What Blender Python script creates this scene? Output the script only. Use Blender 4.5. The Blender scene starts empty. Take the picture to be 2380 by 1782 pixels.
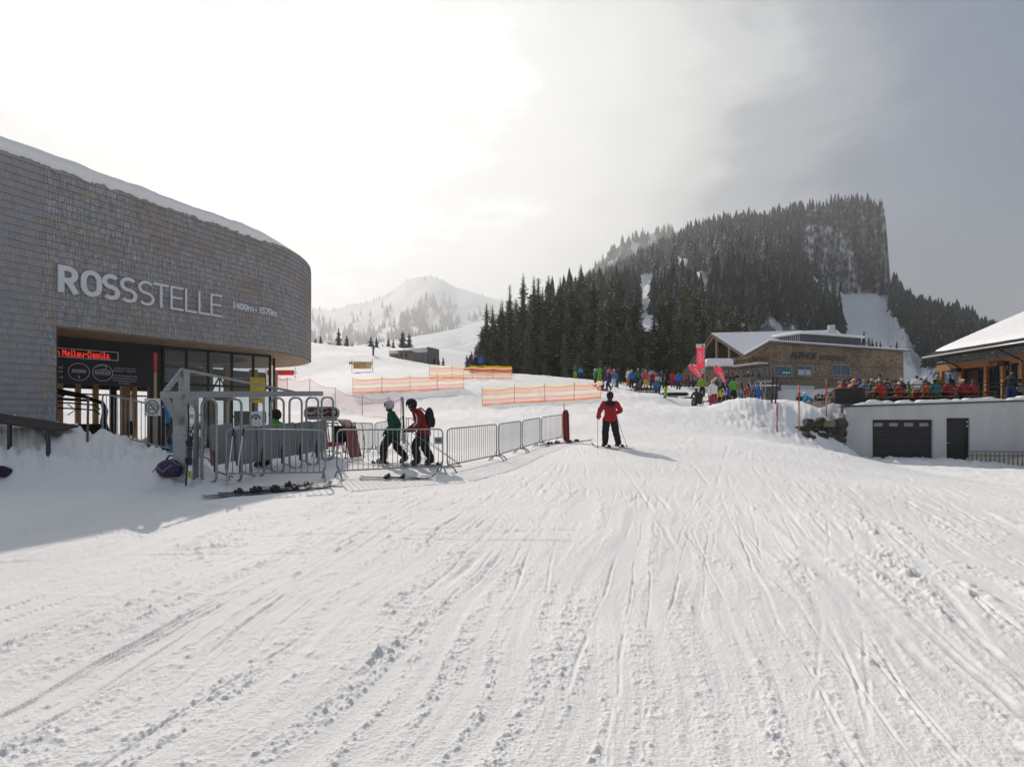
import bpy, bmesh, math, random
import numpy as np
from mathutils import Vector, Matrix
random.seed(7); RNG = np.random.default_rng(7)
SC = bpy.context.scene
COL = SC.collection
F = 1300.0; CX = 1190.0; HY = 980.0; EYE = 1.6
# ---------------------------------------------------------------- camera, sky, sun, exposure
cam_d = bpy.data.cameras.new('camera'); cam = bpy.data.objects.new('camera', cam_d); COL.objects.link(cam)
cam.location = (0, 0, EYE); cam.rotation_euler = (math.radians(90), 0, 0)
cam_d.sensor_width = 36; cam_d.lens = 36*F/2380; cam_d.shift_y = (HY-891)/2380
cam_d.clip_start = .1; cam_d.clip_end = 30000
SC.camera = cam
SUN_EL, SUN_AZ = math.radians(33), math.radians(24)          # azimuth to the left of straight ahead
SUN_DIR = Vector((-math.sin(SUN_AZ)*math.cos(SUN_EL), math.cos(SUN_AZ)*math.cos(SUN_EL), math.sin(SUN_EL)))
sun_d = bpy.data.lights.new('sun', 'SUN'); sun = bpy.data.objects.new('sun', sun_d); COL.objects.link(sun)
sun_d.energy = 3.8; sun_d.angle = math.radians(0.6); sun_d.color = (1, .905, .80)
sun.rotation_euler = (-SUN_DIR).to_track_quat('-Z', 'Y').to_euler()
SC.view_settings.view_transform = 'Standard'; SC.view_settings.look = 'None'
SC.view_settings.exposure = 0.34; SC.view_settings.gamma = 1; SC.view_settings.use_curve_mapping = False
SC.cycles.use_denoising = True
try: SC.cycles.denoiser = 'OPENIMAGEDENOISE'
except Exception: pass
SC.cycles.max_bounces = 6; SC.cycles.diffuse_bounces = 3; SC.cycles.glossy_bounces = 3
SC.cycles.transmission_bounces = 6; SC.cycles.transparent_max_bounces = 12; SC.cycles.volume_bounces = 0
SC.cycles.caustics_reflective = False; SC.cycles.caustics_refractive = False

def build_world():
    w = bpy.data.worlds.new('World'); SC.world = w; w.use_nodes = True
    nt = w.node_tree; N = nt.nodes; L = nt.links; N.clear()
    def nd(t, **k):
        n = N.new(t)
        for a, b in k.items(): setattr(n, a, b)
        return n
    def m(op, a, b=None, c=None, clamp=False):
        n = nd('ShaderNodeMath', operation=op, use_clamp=clamp)
        for i, v in enumerate((a, b, c)):
            if v is None: continue
            if isinstance(v, (int, float)): n.inputs[i].default_value = v
            else: L.new(v, n.inputs[i])
        return n.outputs[0]
    def mixc(f, a, b):
        n = nd('ShaderNodeMix', data_type='RGBA')
        for s, v in ((n.inputs[0], f), (n.inputs[6], a), (n.inputs[7], b)):
            if isinstance(v, (int, float)): s.default_value = v
            elif isinstance(v, tuple): s.default_value = (*v, 1)
            else: L.new(v, s)
        return n.outputs[2]
    tc = nd('ShaderNodeTexCoord'); D = tc.outputs['Generated']
    sk = nd('ShaderNodeTexSky', sky_type='NISHITA'); sk.sun_disc = False
    sk.sun_elevation = SUN_EL; sk.sun_rotation = -SUN_AZ; sk.altitude = 1500; sk.air_density = 1.0; sk.dust_density = 1.5
    dot = nd('ShaderNodeVectorMath', operation='DOT_PRODUCT'); L.new(D, dot.inputs[0]); dot.inputs[1].default_value = SUN_DIR
    dt = dot.outputs['Value']
    sep = nd('ShaderNodeSeparateXYZ'); L.new(D, sep.inputs[0])
    mp = nd('ShaderNodeMapping'); mp.inputs['Scale'].default_value = (1, 1, 2.6); L.new(D, mp.inputs[0])
    def noise(sc, det, rough, off=0):
        mm = nd('ShaderNodeMapping'); mm.inputs['Location'].default_value = (off, off*.7, off*.3); L.new(mp.outputs[0], mm.inputs[0])
        n = nd('ShaderNodeTexNoise'); n.inputs['Scale'].default_value = sc; n.inputs['Detail'].default_value = det
        n.inputs['Roughness'].default_value = rough; n.inputs['Distortion'].default_value = .3
        L.new(mm.outputs[0], n.inputs['Vector']); return n.outputs[0]
    n1 = noise(1.9, 8, .58, 3.1); n2 = noise(5.5, 7, .6, 7.7)
    nn = m('SUBTRACT', m('ADD', m('MULTIPLY', n1, .7), m('MULTIPLY', n2, .3)), .5)      # about -.25 .. .25
    # brightness of thin cloud: bright where the hidden sun backlights it
    dd = m('ADD', dt, m('MULTIPLY', nn, .42))
    ramp = nd('ShaderNodeValToRGB'); cr = ramp.color_ramp; cr.interpolation = 'EASE'
    L.new(m('MULTIPLY_ADD', dd, .5, .5), ramp.inputs[0])
    e = cr.elements; e[0].position = 0; e[0].color = (.34, .375, .43, 1); e[1].position = 1; e[1].color = (1.7, 1.7, 1.68, 1)
    for p, v in ((.66, (.23, .27, .33)), (.755, (.05, .10, .175)), (.815, (.075, .12, .19)), (.865, (.26, .285, .315)), (.895, (.49, .50, .495)), (.925, (.62, .625, .61)), (.965, (.70, .705, .69)), (.99, (.95, .955, .94))):
        q = e.new(p); q.color = (*v, 1)
    tint = mixc(m('MULTIPLY_ADD', dt, 1.1, -.1, True), (1, 1, 1), (1.0, 1.0, 1.0))
    cl = nd('ShaderNodeMix', data_type='RGBA', blend_type='MULTIPLY'); cl.inputs[0].default_value = 1
    L.new(ramp.outputs[0], cl.inputs[6]); L.new(tint, cl.inputs[7])
    cs = nd('ShaderNodeMix', data_type='RGBA', blend_type='MULTIPLY'); cs.inputs[0].default_value = 1; cs.clamp_result = False
    L.new(cl.outputs[2], cs.inputs[6]); cs.inputs[7].default_value = (10, 10, 10, 1)
    # cloud cover: the veil thins out high and away from the sun
    th = m('ADD', m('ADD', m('MULTIPLY', sep.outputs[2], 1.5), m('MULTIPLY', dt, -1.3)), m('MULTIPLY', nn, .95))
    cover = m('SUBTRACT', 1.0, m('MULTIPLY', m('MULTIPLY_ADD', th, 2.6, .78, True), .22))
    out = mixc(cover, sk.outputs[0], cs.outputs[2])
    bg = nd('ShaderNodeBackground'); bg.inputs[1].default_value = 0.1; L.new(out, bg.inputs[0])
    wo = nd('ShaderNodeOutputWorld'); L.new(bg.outputs[0], wo.inputs[0])
build_world()

# ---------------------------------------------------------------- helpers
def Pt(px, py, d): return Vector(((px-CX)/F*d, d, (HY-py)/F*d+EYE))
def XY(px, d): return ((px-CX)/F*d, d)
def sstep(a, b, x):
    t = np.clip((x-a)/(b-a), 0, 1); return t*t*(3-2*t)

def _hash(ix, iy, seed):
    h = (ix.astype(np.int64)*374761393 + iy.astype(np.int64)*668265263 + seed*1274126177) & 0xffffffff
    h = ((h ^ (h >> 13))*1274126177) & 0xffffffff
    return ((h ^ (h >> 16)) & 0xffff)/65535.0
def pnoise(x, y, seed=0):
    x = np.asarray(x, float); y = np.asarray(y, float)
    ix = np.floor(x); iy = np.floor(y); fx = x-ix; fy = y-iy
    def g(dx, dy):
        a = _hash(ix+dx, iy+dy, seed)*6.2831853
        return np.cos(a)*(fx-dx)+np.sin(a)*(fy-dy)
    sx = fx*fx*fx*(fx*(fx*6-15)+10); sy = fy*fy*fy*(fy*(fy*6-15)+10)
    a = g(0, 0)*(1-sx)+g(1, 0)*sx; b = g(0, 1)*(1-sx)+g(1, 1)*sx
    return (a*(1-sy)+b*sy)*1.5
def fbm(x, y, oc=4, seed=0, gain=.5):
    s = 0; a = 1; f = 1
    for i in range(oc): s = s+a*pnoise(np.asarray(x)*f+i*17.3, np.asarray(y)*f-i*9.1, seed+i); a *= gain; f *= 2.03
    return s

class MB:
    def __init__(s): s.v = []; s.f = []; s.m = []; s.M = Matrix.Identity(4); s.mi = 0
    def add(s, vs, fs):
        b = len(s.v); M = s.M
        s.v.extend([tuple(M @ Vector(p)) for p in vs])
        for f in fs: s.f.append(tuple(b+i for i in f)); s.m.append(s.mi)
    def box(s, c, sz, rot=None, taper=1.0):
        x, y, z = sz[0]/2, sz[1]/2, sz[2]/2
        vs = [(-x, -y, -z), (x, -y, -z), (x, y, -z), (-x, y, -z), (-x*taper, -y*taper, z), (x*taper, -y*taper, z), (x*taper, y*taper, z), (-x*taper, y*taper, z)]
        vs = [Vector(p) for p in vs]
        if rot is not None:
            R = rot if isinstance(rot, Matrix) else Matrix.Rotation(rot, 3, 'Z'); vs = [R @ p for p in vs]
        c = Vector(c)
        s.add([p+c for p in vs], [(0, 3, 2, 1), (4, 5, 6, 7), (0, 1, 5, 4), (1, 2, 6, 5), (2, 3, 7, 6), (3, 0, 4, 7)])
    def bbox(s, c, sz, bev=.02):
        """box with chamfered vertical and horizontal edges"""
        bm = bmesh.new(); bmesh.ops.create_cube(bm, size=1)
        for v in bm.verts: v.co = Vector((v.co.x*sz[0], v.co.y*sz[1], v.co.z*sz[2]))+Vector(c)
        bmesh.ops.bevel(bm, geom=bm.edges[:], offset=bev, segments=2, affect='EDGES', profile=.6)
        bm.verts.ensure_lookup_table(); bm.verts.index_update()
        s.add([v.co.copy() for v in bm.verts], [tuple(v.index for v in f.verts) for f in bm.faces]); bm.free()
    def beam(s, a, b, w, h, up=Vector((0, 0, 1))):
        a = Vector(a); b = Vector(b); d = (b-a); L = d.length; d.normalize()
        sd = d.cross(up)
        if sd.length < 1e-4: sd = d.cross(Vector((0, 1, 0)))
        sd.normalize(); u = sd.cross(d)
        R = Matrix((sd, d, u)).transposed()
        s.box((a+b)/2, (w, L, h), R)
    def tube(s, pts, r, n=8, closed=False, caps=True):
        pts = [Vector(p) for p in pts]; N = len(pts); rings = []; prev = None
        rs = r if isinstance(r, (list, tuple)) else [r]*N
        for i, p in enumerate(pts):
            if closed: t = pts[(i+1) % N]-pts[i-1]
            else: t = pts[min(i+1, N-1)]-pts[max(i-1, 0)]
            t.normalize()
            if prev is None:
                a = Vector((0, 0, 1)) if abs(t.z) < .9 else Vector((1, 0, 0)); x = t.cross(a).normalized()
            else:
                x = (prev-t*prev.dot(t)).normalized()
            prev = x; y = t.cross(x)
            rings.append([p+(x*math.cos(2*math.pi*k/n)+y*math.sin(2*math.pi*k/n))*rs[i] for k in range(n)])
        vs = [q for R in rings for q in R]; fs = []
        for i in range(N if closed else N-1):
            j = (i+1) % N
            for k in range(n): fs.append((i*n+k, i*n+(k+1) % n, j*n+(k+1) % n, j*n+k))
        if caps and not closed: fs.append(tuple(range(n))[::-1]); fs.append(tuple((N-1)*n+k for k in range(n)))
        s.add(vs, fs)
    def poly(s, pts, h, z0=0.0):
        """prism over a 2D outline (local x,y) extruded along local z"""
        n = len(pts)
        vs = [(p[0], p[1], z0) for p in pts]+[(p[0], p[1], z0+h) for p in pts]
        s.add(vs, [tuple(range(n))[::-1], tuple(range(n, 2*n))]+[(i, (i+1) % n, n+(i+1) % n, n+i) for i in range(n)])
    def ribbon(s, pts, w, h, closed=False, z0=0.0):
        P = [Vector((p[0], p[1])) for p in pts]; n = len(P); Lf = []; Rt = []
        for i in range(n):
            if closed: a, b, c = P[i-1], P[i], P[(i+1) % n]
            else: a, b, c = P[max(i-1, 0)], P[i], P[min(i+1, n-1)]
            d1 = (b-a) if (b-a).length > 1e-6 else (c-b); d2 = (c-b) if (c-b).length > 1e-6 else d1
            d1 = d1.normalized(); d2 = d2.normalized(); t = (d1+d2)
            t = t.normalized() if t.length > 1e-5 else d1
            nm = Vector((-t.y, t.x)); k = 1/max(.4, nm.dot(Vector((-d1.y, d1.x))))
            Lf.append(b+nm*w/2*k); Rt.append(b-nm*w/2*k)
        vs = []
        for l, r in zip(Lf, Rt): vs += [(l.x, l.y, z0), (r.x, r.y, z0), (l.x, l.y, z0+h), (r.x, r.y, z0+h)]
        fs = []
        for i in range(n if closed else n-1):
            a = i*4; b = ((i+1) % n)*4
            fs += [(a+2, a+3, b+3, b+2), (a, b, b+1, a+1), (a, a+2, b+2, b), (a+1, b+1, b+3, a+3)]
        if not closed: fs += [(0, 1, 3, 2), ((n-1)*4, (n-1)*4+2, (n-1)*4+3, (n-1)*4+1)]
        s.add(vs, fs)
    def ball(s, c, r, nu=10, nv=7, zmin=-1.0, tr=None):
        c = Vector(c); r = Vector(r) if not isinstance(r, (int, float)) else Vector((r, r, r)); vs = []; fs = []
        a0 = math.asin(max(-1, zmin))
        for j in range(nv+1):
            a = a0+(math.pi/2-a0)*j/nv
            for i in range(nu):
                t = 2*math.pi*i/nu; p = Vector((math.cos(a)*math.cos(t)*r.x, math.cos(a)*math.sin(t)*r.y, math.sin(a)*r.z))
                vs.append(c+(tr @ p if tr else p))
        for j in range(nv):
            for i in range(nu): fs.append((j*nu+i, j*nu+(i+1) % nu, (j+1)*nu+(i+1) % nu, (j+1)*nu+i))
        fs.append(tuple(range(nu))[::-1])
        s.add(vs, fs)
    def mesh(s, name, mats, smooth=False):
        if smooth: pass
        me = bpy.data.meshes.new(name); me.from_pydata(s.v, [], s.f)
        for m in (mats if isinstance(mats, (list, tuple)) else [mats]): me.materials.append(m)
        if any(s.m): me.polygons.foreach_set('material_index', s.m)
        if smooth: me.polygons.foreach_set('use_smooth', [True]*len(me.polygons))
        me.update(); return me
    def build(s, name, mats, parent=None, smooth=False, world=False):
        """world=True: vertices are world coordinates, the parent stands unrotated somewhere"""
        if world and parent is not None:
            o = parent.location.copy(); pp = parent.parent
            while pp: o += pp.location; pp = pp.parent
            s.v = [tuple(Vector(p)-o) for p in s.v]
        return link(name, s.mesh(name, mats, smooth), parent)
def link(name, me, parent=None):
    o = bpy.data.objects.new(name, me); COL.objects.link(o)
    if parent is not None: o.parent = parent
    return o
def tag(o, label=None, cat=None, group=None, kind=None):
    if label: o['label'] = label
    if cat: o['category'] = cat
    if group: o['group'] = group
    if kind: o['kind'] = kind
    return o
def thing(name, label, cat, loc=(0, 0, 0), rotz=0, group=None):
    o = bpy.data.objects.new(name, None); COL.objects.link(o); o.location = loc; o.rotation_euler = (0, 0, rotz)
    o.empty_display_size = .2
    return tag(o, label, cat, group)
def copy_tree(o, parent=None):
    c = o.copy(); COL.objects.link(c)
    if parent is not None: c.parent = parent
    for ch in list(o.children): copy_tree(ch, c)
    return c
def frame(o, ex, up=Vector((0, 0, 1))):
    """local x along ex, y up, z outwards (ex x up)"""
    ex = Vector(ex).normalized(); out = ex.cross(up).normalized(); u = out.cross(ex)
    M = Matrix.Identity(4)
    for i in range(3): M[i][0] = ex[i]; M[i][1] = u[i]; M[i][2] = out[i]; M[i][3] = o[i]
    return M
def arc(cx, cy, rx, ry, a0, a1, n=10):
    return [(cx+rx*math.cos(math.radians(a0+(a1-a0)*i/n)), cy+ry*math.sin(math.radians(a0+(a1-a0)*i/n))) for i in range(n+1)]
def rrect(x0, y0, x1, y1, r, n=5):
    return arc(x1-r, y1-r, r, r, 0, 90, n)+arc(x0+r, y1-r, r, r, 90, 180, n)+arc(x0+r, y0+r, r, r, 180, 270, n)+arc(x1-r, y0+r, r, r, 270, 360, n)
def text_into(mb, s, size, M, depth=.004, align='LEFT', bold=0.0, sx=1.0):
    cu = bpy.data.curves.new('lettering', 'FONT'); cu.body = s; cu.size = size; cu.extrude = 0; cu.align_x = align
    cu.resolution_u = 2; cu.offset = bold*size
    o = bpy.data.objects.new('lettering', cu); COL.objects.link(o)
    dg = bpy.context.evaluated_depsgraph_get(); ev = o.evaluated_get(dg); me = ev.to_mesh()
    vs = [M @ Vector((v.co.x*sx, v.co.y, depth)) for v in me.vertices]; fs = [tuple(p.vertices) for p in me.polygons]
    K = mb.M; mb.M = Matrix.Identity(4); mb.add(vs, fs); mb.M = K
    ev.to_mesh_clear(); bpy.data.objects.remove(o); bpy.data.curves.remove(cu)

# ---------------------------------------------------------------- materials
MATS = {}
def mk(name, col, rough=.6, metal=0.0, var=.18, scale=12.0, bump=0.0, bscale=None, spec=.4, emit=None, emit_s=1.0, alpha=None, stretch=None):
    if name in MATS: return MATS[name]
    m = bpy.data.materials.new(name); m.use_nodes = True; nt = m.node_tree; N = nt.nodes; L = nt.links
    b = N['Principled BSDF']; b.inputs['Roughness'].default_value = rough; b.inputs['Metallic'].default_value = metal
    b.inputs['Specular IOR Level'].default_value = spec
    tc = N.new('ShaderNodeTexCoord'); src = tc.outputs['Object']
    if stretch:
        mp = N.new('ShaderNodeMapping'); mp.inputs['Scale'].default_value = stretch; L.new(src, mp.inputs[0]); src = mp.outputs[0]
    no = N.new('ShaderNodeTexNoise'); no.inputs['Scale'].default_value = scale; no.inputs['Detail'].default_value = 4
    L.new(src, no.inputs['Vector'])
    mr = N.new('ShaderNodeMapRange'); mr.inputs['From Min'].default_value = .25; mr.inputs['From Max'].default_value = .75
    mr.inputs['To Min'].default_value = 1-var; mr.inputs['To Max'].default_value = 1+var; L.new(no.outputs[0], mr.inputs[0])
    mx = N.new('ShaderNodeMix'); mx.data_type = 'RGBA'; mx.blend_type = 'MULTIPLY'; mx.inputs[0].default_value = 1
    mx.inputs[6].default_value = (*col, 1); L.new(mr.outputs[0], mx.inputs[7]); L.new(mx.outputs[2], b.inputs['Base Color'])
    if bump:
        bn = N.new('ShaderNodeTexNoise'); bn.inputs['Scale'].default_value = bscale or scale*4; bn.inputs['Detail'].default_value = 3
        L.new(src, bn.inputs['Vector']); bp = N.new('ShaderNodeBump'); bp.inputs['Strength'].default_value = bump; bp.inputs['Distance'].default_value = .02
        L.new(bn.outputs[0], bp.inputs['Height']); L.new(bp.outputs[0], b.inputs['Normal'])
    if emit: b.inputs['Emission Color'].default_value = (*emit, 1); b.inputs['Emission Strength'].default_value = emit_s
    MATS[name] = m; return m
def cloth(rgb):
    k = 'cloth_%02x%02x%02x' % tuple(int(c*255) for c in rgb)
    return mk(k, rgb, .75, 0, .15, 25, .25, 60, .25)
def snow_mat():
    m = bpy.data.materials.new('snow'); m.use_nodes = True; nt = m.node_tree; N = nt.nodes; L = nt.links
    b = N['Principled BSDF']; b.inputs['Roughness'].default_value = .8; b.inputs['Specular IOR Level'].default_value = .12
    tc = N.new('ShaderNodeTexCoord')
    no = N.new('ShaderNodeTexNoise'); no.inputs['Scale'].default_value = .35; no.inputs['Detail'].default_value = 6; L.new(tc.outputs['Object'], no.inputs['Vector'])
    cr = N.new('ShaderNodeValToRGB'); cr.color_ramp.elements[0].position = .3; cr.color_ramp.elements[0].color = (.81, .80, .79, 1)
    cr.color_ramp.elements[1].position = .7; cr.color_ramp.elements[1].color = (.90, .89, .875, 1); L.new(no.outputs[0], cr.inputs[0]); L.new(cr.outputs[0], b.inputs['Base Color'])
    n1 = N.new('ShaderNodeTexNoise'); n1.inputs['Scale'].default_value = 75; n1.inputs['Detail'].default_value = 5; n1.inputs['Roughness'].default_value = .65; L.new(tc.outputs['Object'], n1.inputs['Vector'])
    n2 = N.new('ShaderNodeTexNoise'); n2.inputs['Scale'].default_value = 7; n2.inputs['Detail'].default_value = 4; L.new(tc.outputs['Object'], n2.inputs['Vector'])
    ad = N.new('ShaderNodeMath'); ad.operation = 'MULTIPLY_ADD'; L.new(n2.outputs[0], ad.inputs[0]); ad.inputs[1].default_value = .9; L.new(n1.outputs[0], ad.inputs[2])
    bp = N.new('ShaderNodeBump'); bp.inputs['Strength'].default_value = .65; bp.inputs['Distance'].default_value = .016; L.new(ad.outputs[0], bp.inputs['Height']); L.new(bp.outputs[0], b.inputs['Normal'])
    MATS['snow'] = m; return m
SNOW = snow_mat()
SNOWS = mk('snow_soft', (.87, .87, .88), .55, 0, .04, 3, .15, 9, .2)      # undisturbed snow on roofs and branches
GALV = mk('galvanised_steel', (.30, .325, .345), .42, .55, .22, 30, .08, 60, .5)
GALVP = mk('galvanised_plate', (.20, .215, .225), .5, .35, .12, 9, .05, 40, .4)
BLACKM = mk('black_metal', (.018, .018, .02), .45, .2, .2, 20, 0, None, .4)
DARKM = mk('dark_steel', (.05, .055, .06), .45, .5, .2, 15)
WOODP = mk('pale_spruce_wood', (.40, .26, .14), .6, 0, .25, 5, .15, 20, .3, stretch=(9, 9, .7))
WOODH = mk('spruce_planks', (.36, .25, .16), .65, 0, .3, 4, .15, 20, .3, stretch=(1, 1, 8))
WOODO = mk('orange_larch_wood', (.44, .20, .075), .5, 0, .25, 5, .15, 20, .35, stretch=(6, 6, 1))
WOODG = mk('grey_old_wood', (.13, .115, .10), .8, 0, .35, 6, .35, 25, .2, stretch=(1, 7, 7))
WHITE = mk('white_paint', (.78, .78, .77), .5, 0, .05, 6)
BLACKP = mk('black_paint', (.02, .02, .022), .5, 0, .2, 10)
REDP = mk('red_paint', (.50, .035, .04), .5, 0, .15, 8)
def glass_mat(name, tint=(.75, .8, .82), rough=.02, mixf=.5):
    m = bpy.data.materials.new(name); m.use_nodes = True; nt = m.node_tree; N = nt.nodes; L = nt.links; N.clear()
    g = N.new('ShaderNodeBsdfGlossy'); g.inputs['Roughness'].default_value = rough
    t = N.new('ShaderNodeBsdfTransparent'); t.inputs['Color'].default_value = (*tint, 1)
    fr = N.new('ShaderNodeFresnel'); fr.inputs['IOR'].default_value = 1.5
    ma = N.new('ShaderNodeMath'); ma.operation = 'MULTIPLY_ADD'; L.new(fr.outputs[0], ma.inputs[0]); ma.inputs[1].default_value = 1.2; ma.inputs[2].default_value = .02; ma.use_clamp = True
    mx = N.new('ShaderNodeMixShader'); L.new(ma.outputs[0], mx.inputs[0]); L.new(t.outputs[0], mx.inputs[1]); L.new(g.outputs[0], mx.inputs[2])
    o = N.new('ShaderNodeOutputMaterial'); L.new(mx.outputs[0], o.inputs[0]); MATS[name] = m; return m
GLASS = glass_mat('clear_glass')
GLASSD = mk('dark_window_glass', (.035, .05, .065), .06, 0, .3, 1.2, 0, None, .9)

def translu(name, col, f=.5):
    m = bpy.data.materials.new(name); m.use_nodes = True; nt = m.node_tree; N = nt.nodes; L = nt.links; N.clear()
    tc = N.new('ShaderNodeTexCoord'); no = N.new('ShaderNodeTexNoise'); no.inputs['Scale'].default_value = 3; L.new(tc.outputs['Object'], no.inputs['Vector'])
    mr = N.new('ShaderNodeMapRange'); mr.inputs['To Min'].default_value = .85; mr.inputs['To Max'].default_value = 1.1; L.new(no.outputs[0], mr.inputs[0])
    mx = N.new('ShaderNodeMix'); mx.data_type = 'RGBA'; mx.blend_type = 'MULTIPLY'; mx.inputs[0].default_value = 1; mx.inputs[6].default_value = (*col, 1); L.new(mr.outputs[0], mx.inputs[7])
    d = N.new('ShaderNodeBsdfDiffuse'); t = N.new('ShaderNodeBsdfTranslucent'); L.new(mx.outputs[2], d.inputs[0]); L.new(mx.outputs[2], t.inputs[0])
    s = N.new('ShaderNodeMixShader'); s.inputs[0].default_value = f; L.new(d.outputs[0], s.inputs[1]); L.new(t.outputs[0], s.inputs[2])
    o = N.new('ShaderNodeOutputMaterial'); L.new(s.outputs[0], o.inputs[0]); MATS[name] = m; return m
# ---------------------------------------------------------------- terrain
_cp = []
def cpx(*rows):
    for px, py, d in rows: _cp.append(((px-CX)/F*d, d, (HY-py)/F*d))
def cpw(*rows):
    for r in rows: _cp.append(r)
cpw((0, 0, -1.6), (-6, 1, -1.6), (6, 1, -1.62), (0, 4, -1.58), (-7, 6, -1.56), (7, 6, -1.62), (0, -25, -2.6), (-25, -20, -2.0), (28, -20, -3.4), (-16, 8, -1.5),
    (0, 8, -1.47), (5, 11, -1.42), (12, 12, -1.72), (18, 16, -1.9), (28, 18, -2.2), (40, 10, -3), (-30, 10, -1.6), (8, 18, -1.05), (13, 22, -1.25))
cpx((545, 1117, 11.85), (760, 1073, 15.2), (1034, 1098, 13.9), (775, 1112, 12.4), (1157, 1070, 16.6), (1212, 1052, 19), (1257, 1037, 21), (1308, 1024, 23), (1418, 1040, 18.4),
    (866, 1051, 20.7), (1400, 985, 27), (1550, 985, 28), (1250, 985, 29), (1060, 975, 31), (1120, 943, 39), (1395, 926, 41), (820, 914, 44.6), (1075, 904, 45), (1000, 880, 54), (1190, 879, 62),
    (1200, 868, 72), (1360, 882, 66), (1383, 899, 57), (1440, 896, 58), (1545, 925, 42), (1575, 906, 58), (1600, 944, 41), (1650, 948, 38), (1700, 930, 46), (1690, 905, 58), (1810, 912, 54), (1830, 924, 44),
    (1800, 905, 62), (2100, 905, 62), (1750, 938, 35), (1830, 938, 35), (1930, 940, 35.5), (1690, 966, 31), (1800, 1010, 28), (1900, 1042, 28.5), (1967, 1058, 30),
    (2050, 1066, 30.5), (2200, 1075, 30), (2380, 1080, 30), (2000, 1068, 27.5), (2200, 1084, 26.5), (2380, 1092, 26), (2000, 1082, 23), (2200, 1100, 22.5), (2380, 1110, 22), (2380, 1135, 17),
    (842, 965, 38), (779, 942, 42), (668, 912, 50), (683, 879, 72), (843, 864, 68), (868, 826, 92), (740, 798, 110), (700, 800, 118), (800, 812, 118), (870, 826, 118), (945, 839, 128), (940, 845, 112), (925, 841, 119), (1000, 846, 140), (1060, 851, 120),
    (860, 806, 175), (960, 806, 178), (790, 804, 175), (720, 795, 170), (1100, 868, 92), (1300, 886, 95), (1500, 906, 85), (1650, 900, 90), (1300, 890, 130), (1500, 905, 130), (1130, 866, 130),
    (300, 1004, 33), (300, 960, 45), (250, 905, 60), (150, 880, 80), (400, 860, 85), (0, 865, 90), (560, 838, 100), (560, 960, 36), (0, 1020, 35), (-300, 990, 35), (-300, 870, 90),
    (2300, 900, 75), (2700, 930, 60), (2000, 900, 95), (2800, 1000, 35))
cpw((24, 34.5, .95), (31, 34.5, .95), (24, 40, 1.0), (33, 42, 1.0), (40, 36, .9))
_A = np.array(_cp)
def _tps(r2): return np.where(r2 > 1e-9, .5*r2*np.log(np.maximum(r2, 1e-9)), 0)
_SCL = 30.0
_X = _A[:, :2]/_SCL; _n = len(_A)
_K = _tps(((_X[:, None]-_X[None])**2).sum(-1)) + np.eye(_n)*2e-4
_Pm = np.c_[np.ones(_n), _X]; _S = np.zeros((_n+3, _n+3)); _S[:_n, :_n] = _K; _S[:_n, _n:] = _Pm; _S[_n:, :_n] = _Pm.T
_W = np.linalg.solve(_S, np.r_[_A[:, 2], 0, 0, 0])
def _rbf(x, y):
    out = np.empty(x.shape); q = np.stack([x, y], -1)/_SCL
    for i in range(0, len(x), 20000):
        Q = q[i:i+20000]; r2 = (Q[:, :1]-_X[:, 0])**2+(Q[:, 1:]-_X[:, 1])**2
        out[i:i+20000] = _tps(r2) @ _W[:_n]+_W[_n]+Q @ _W[_n+1:]
    return out
# snow banks: ridge polylines (x, y, height above the ground, half width)
def bank_pts(rows): return [(*XY(px, d), h, w) for px, d, h, w in rows]
BANK_L = bank_pts([(-260, 12.2, 1.5, 2.7), (0, 12.2, 1.36, 2.5), (110, 12.3, 1.2, 2.3), (215, 12.4, .94, 2.0), (300, 12.4, .68, 1.8), (380, 12.0, .52, 1.4), (425, 11.6, .48, .9), (470, 11.2, .1, .7)])
BANK_R = bank_pts([(1660, 37.5, .05, 1.5), (1695, 36, .28, 1.8), (1735, 35, .36, 2.0), (1790, 34, .22, 2.2), (1840, 33.3, .08, 2.0), (1900, 33.4, .32, 2.0), (1945, 33.6, .3, 1.4)])
def bank(x, y, B):
    best = np.zeros_like(x)
    for (x0, y0, h0, w0), (x1, y1, h1, w1) in zip(B[:-1], B[1:]):
        dx, dy = x1-x0, y1-y0; t = np.clip(((x-x0)*dx+(y-y0)*dy)/(dx*dx+dy*dy), 0, 1)
        d = np.hypot(x-(x0+t*dx), y-(y0+t*dy)); w = w0+(w1-w0)*t; h = h0+(h1-h0)*t
        q = np.clip(1-(d/w)**2, 0, 1); best = np.maximum(best, h*q*q*(1.4-.4*q)/1.0)
    return best
def ground(x, y, banks=True):
    x = np.atleast_1d(np.asarray(x, float)); y = np.atleast_1d(np.asarray(y, float)); r = np.hypot(x, y)
    k = np.minimum(1, 185/np.maximum(r, 1e-6)); z = _rbf(x*k, y*k)
    az = np.arctan2(x, y); far = np.where(np.abs(az) < 1.2, 20.0, 6.0)
    t = sstep(185, 420, r); z = z*(1-t)+far*t
    zb = sstep(-2, -30, y); z = z*(1-zb)+(-2.5)*zb
    # the retaining wall right of the path: yard level in front of it, terrace level behind it
    def ww(x): return 33.15-(x-19.7)*.19
    iw = sstep(18.7, 19.6, x)*(y > 20)*(y < 60)
    if np.any(iw > 0):
        q = iw > 0; yw = ww(x[q]); yw = yw+.85; yy = np.where(y[q] < yw, np.minimum(y[q], 30.2-(yw < 31.5)*.4), np.maximum(y[q], 35.0))
        zz = _rbf(x[q], yy); zz = np.where(y[q] >= yw, np.minimum(zz, .85), zz); z[q] = z[q]*(1-iw[q])+zz*iw[q]
    if banks: z = z+bank(x, y, BANK_L)+bank(x, y, BANK_R)
    return z+EYE
def gz(x, y): return float(ground(x, y)[0])
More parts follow.
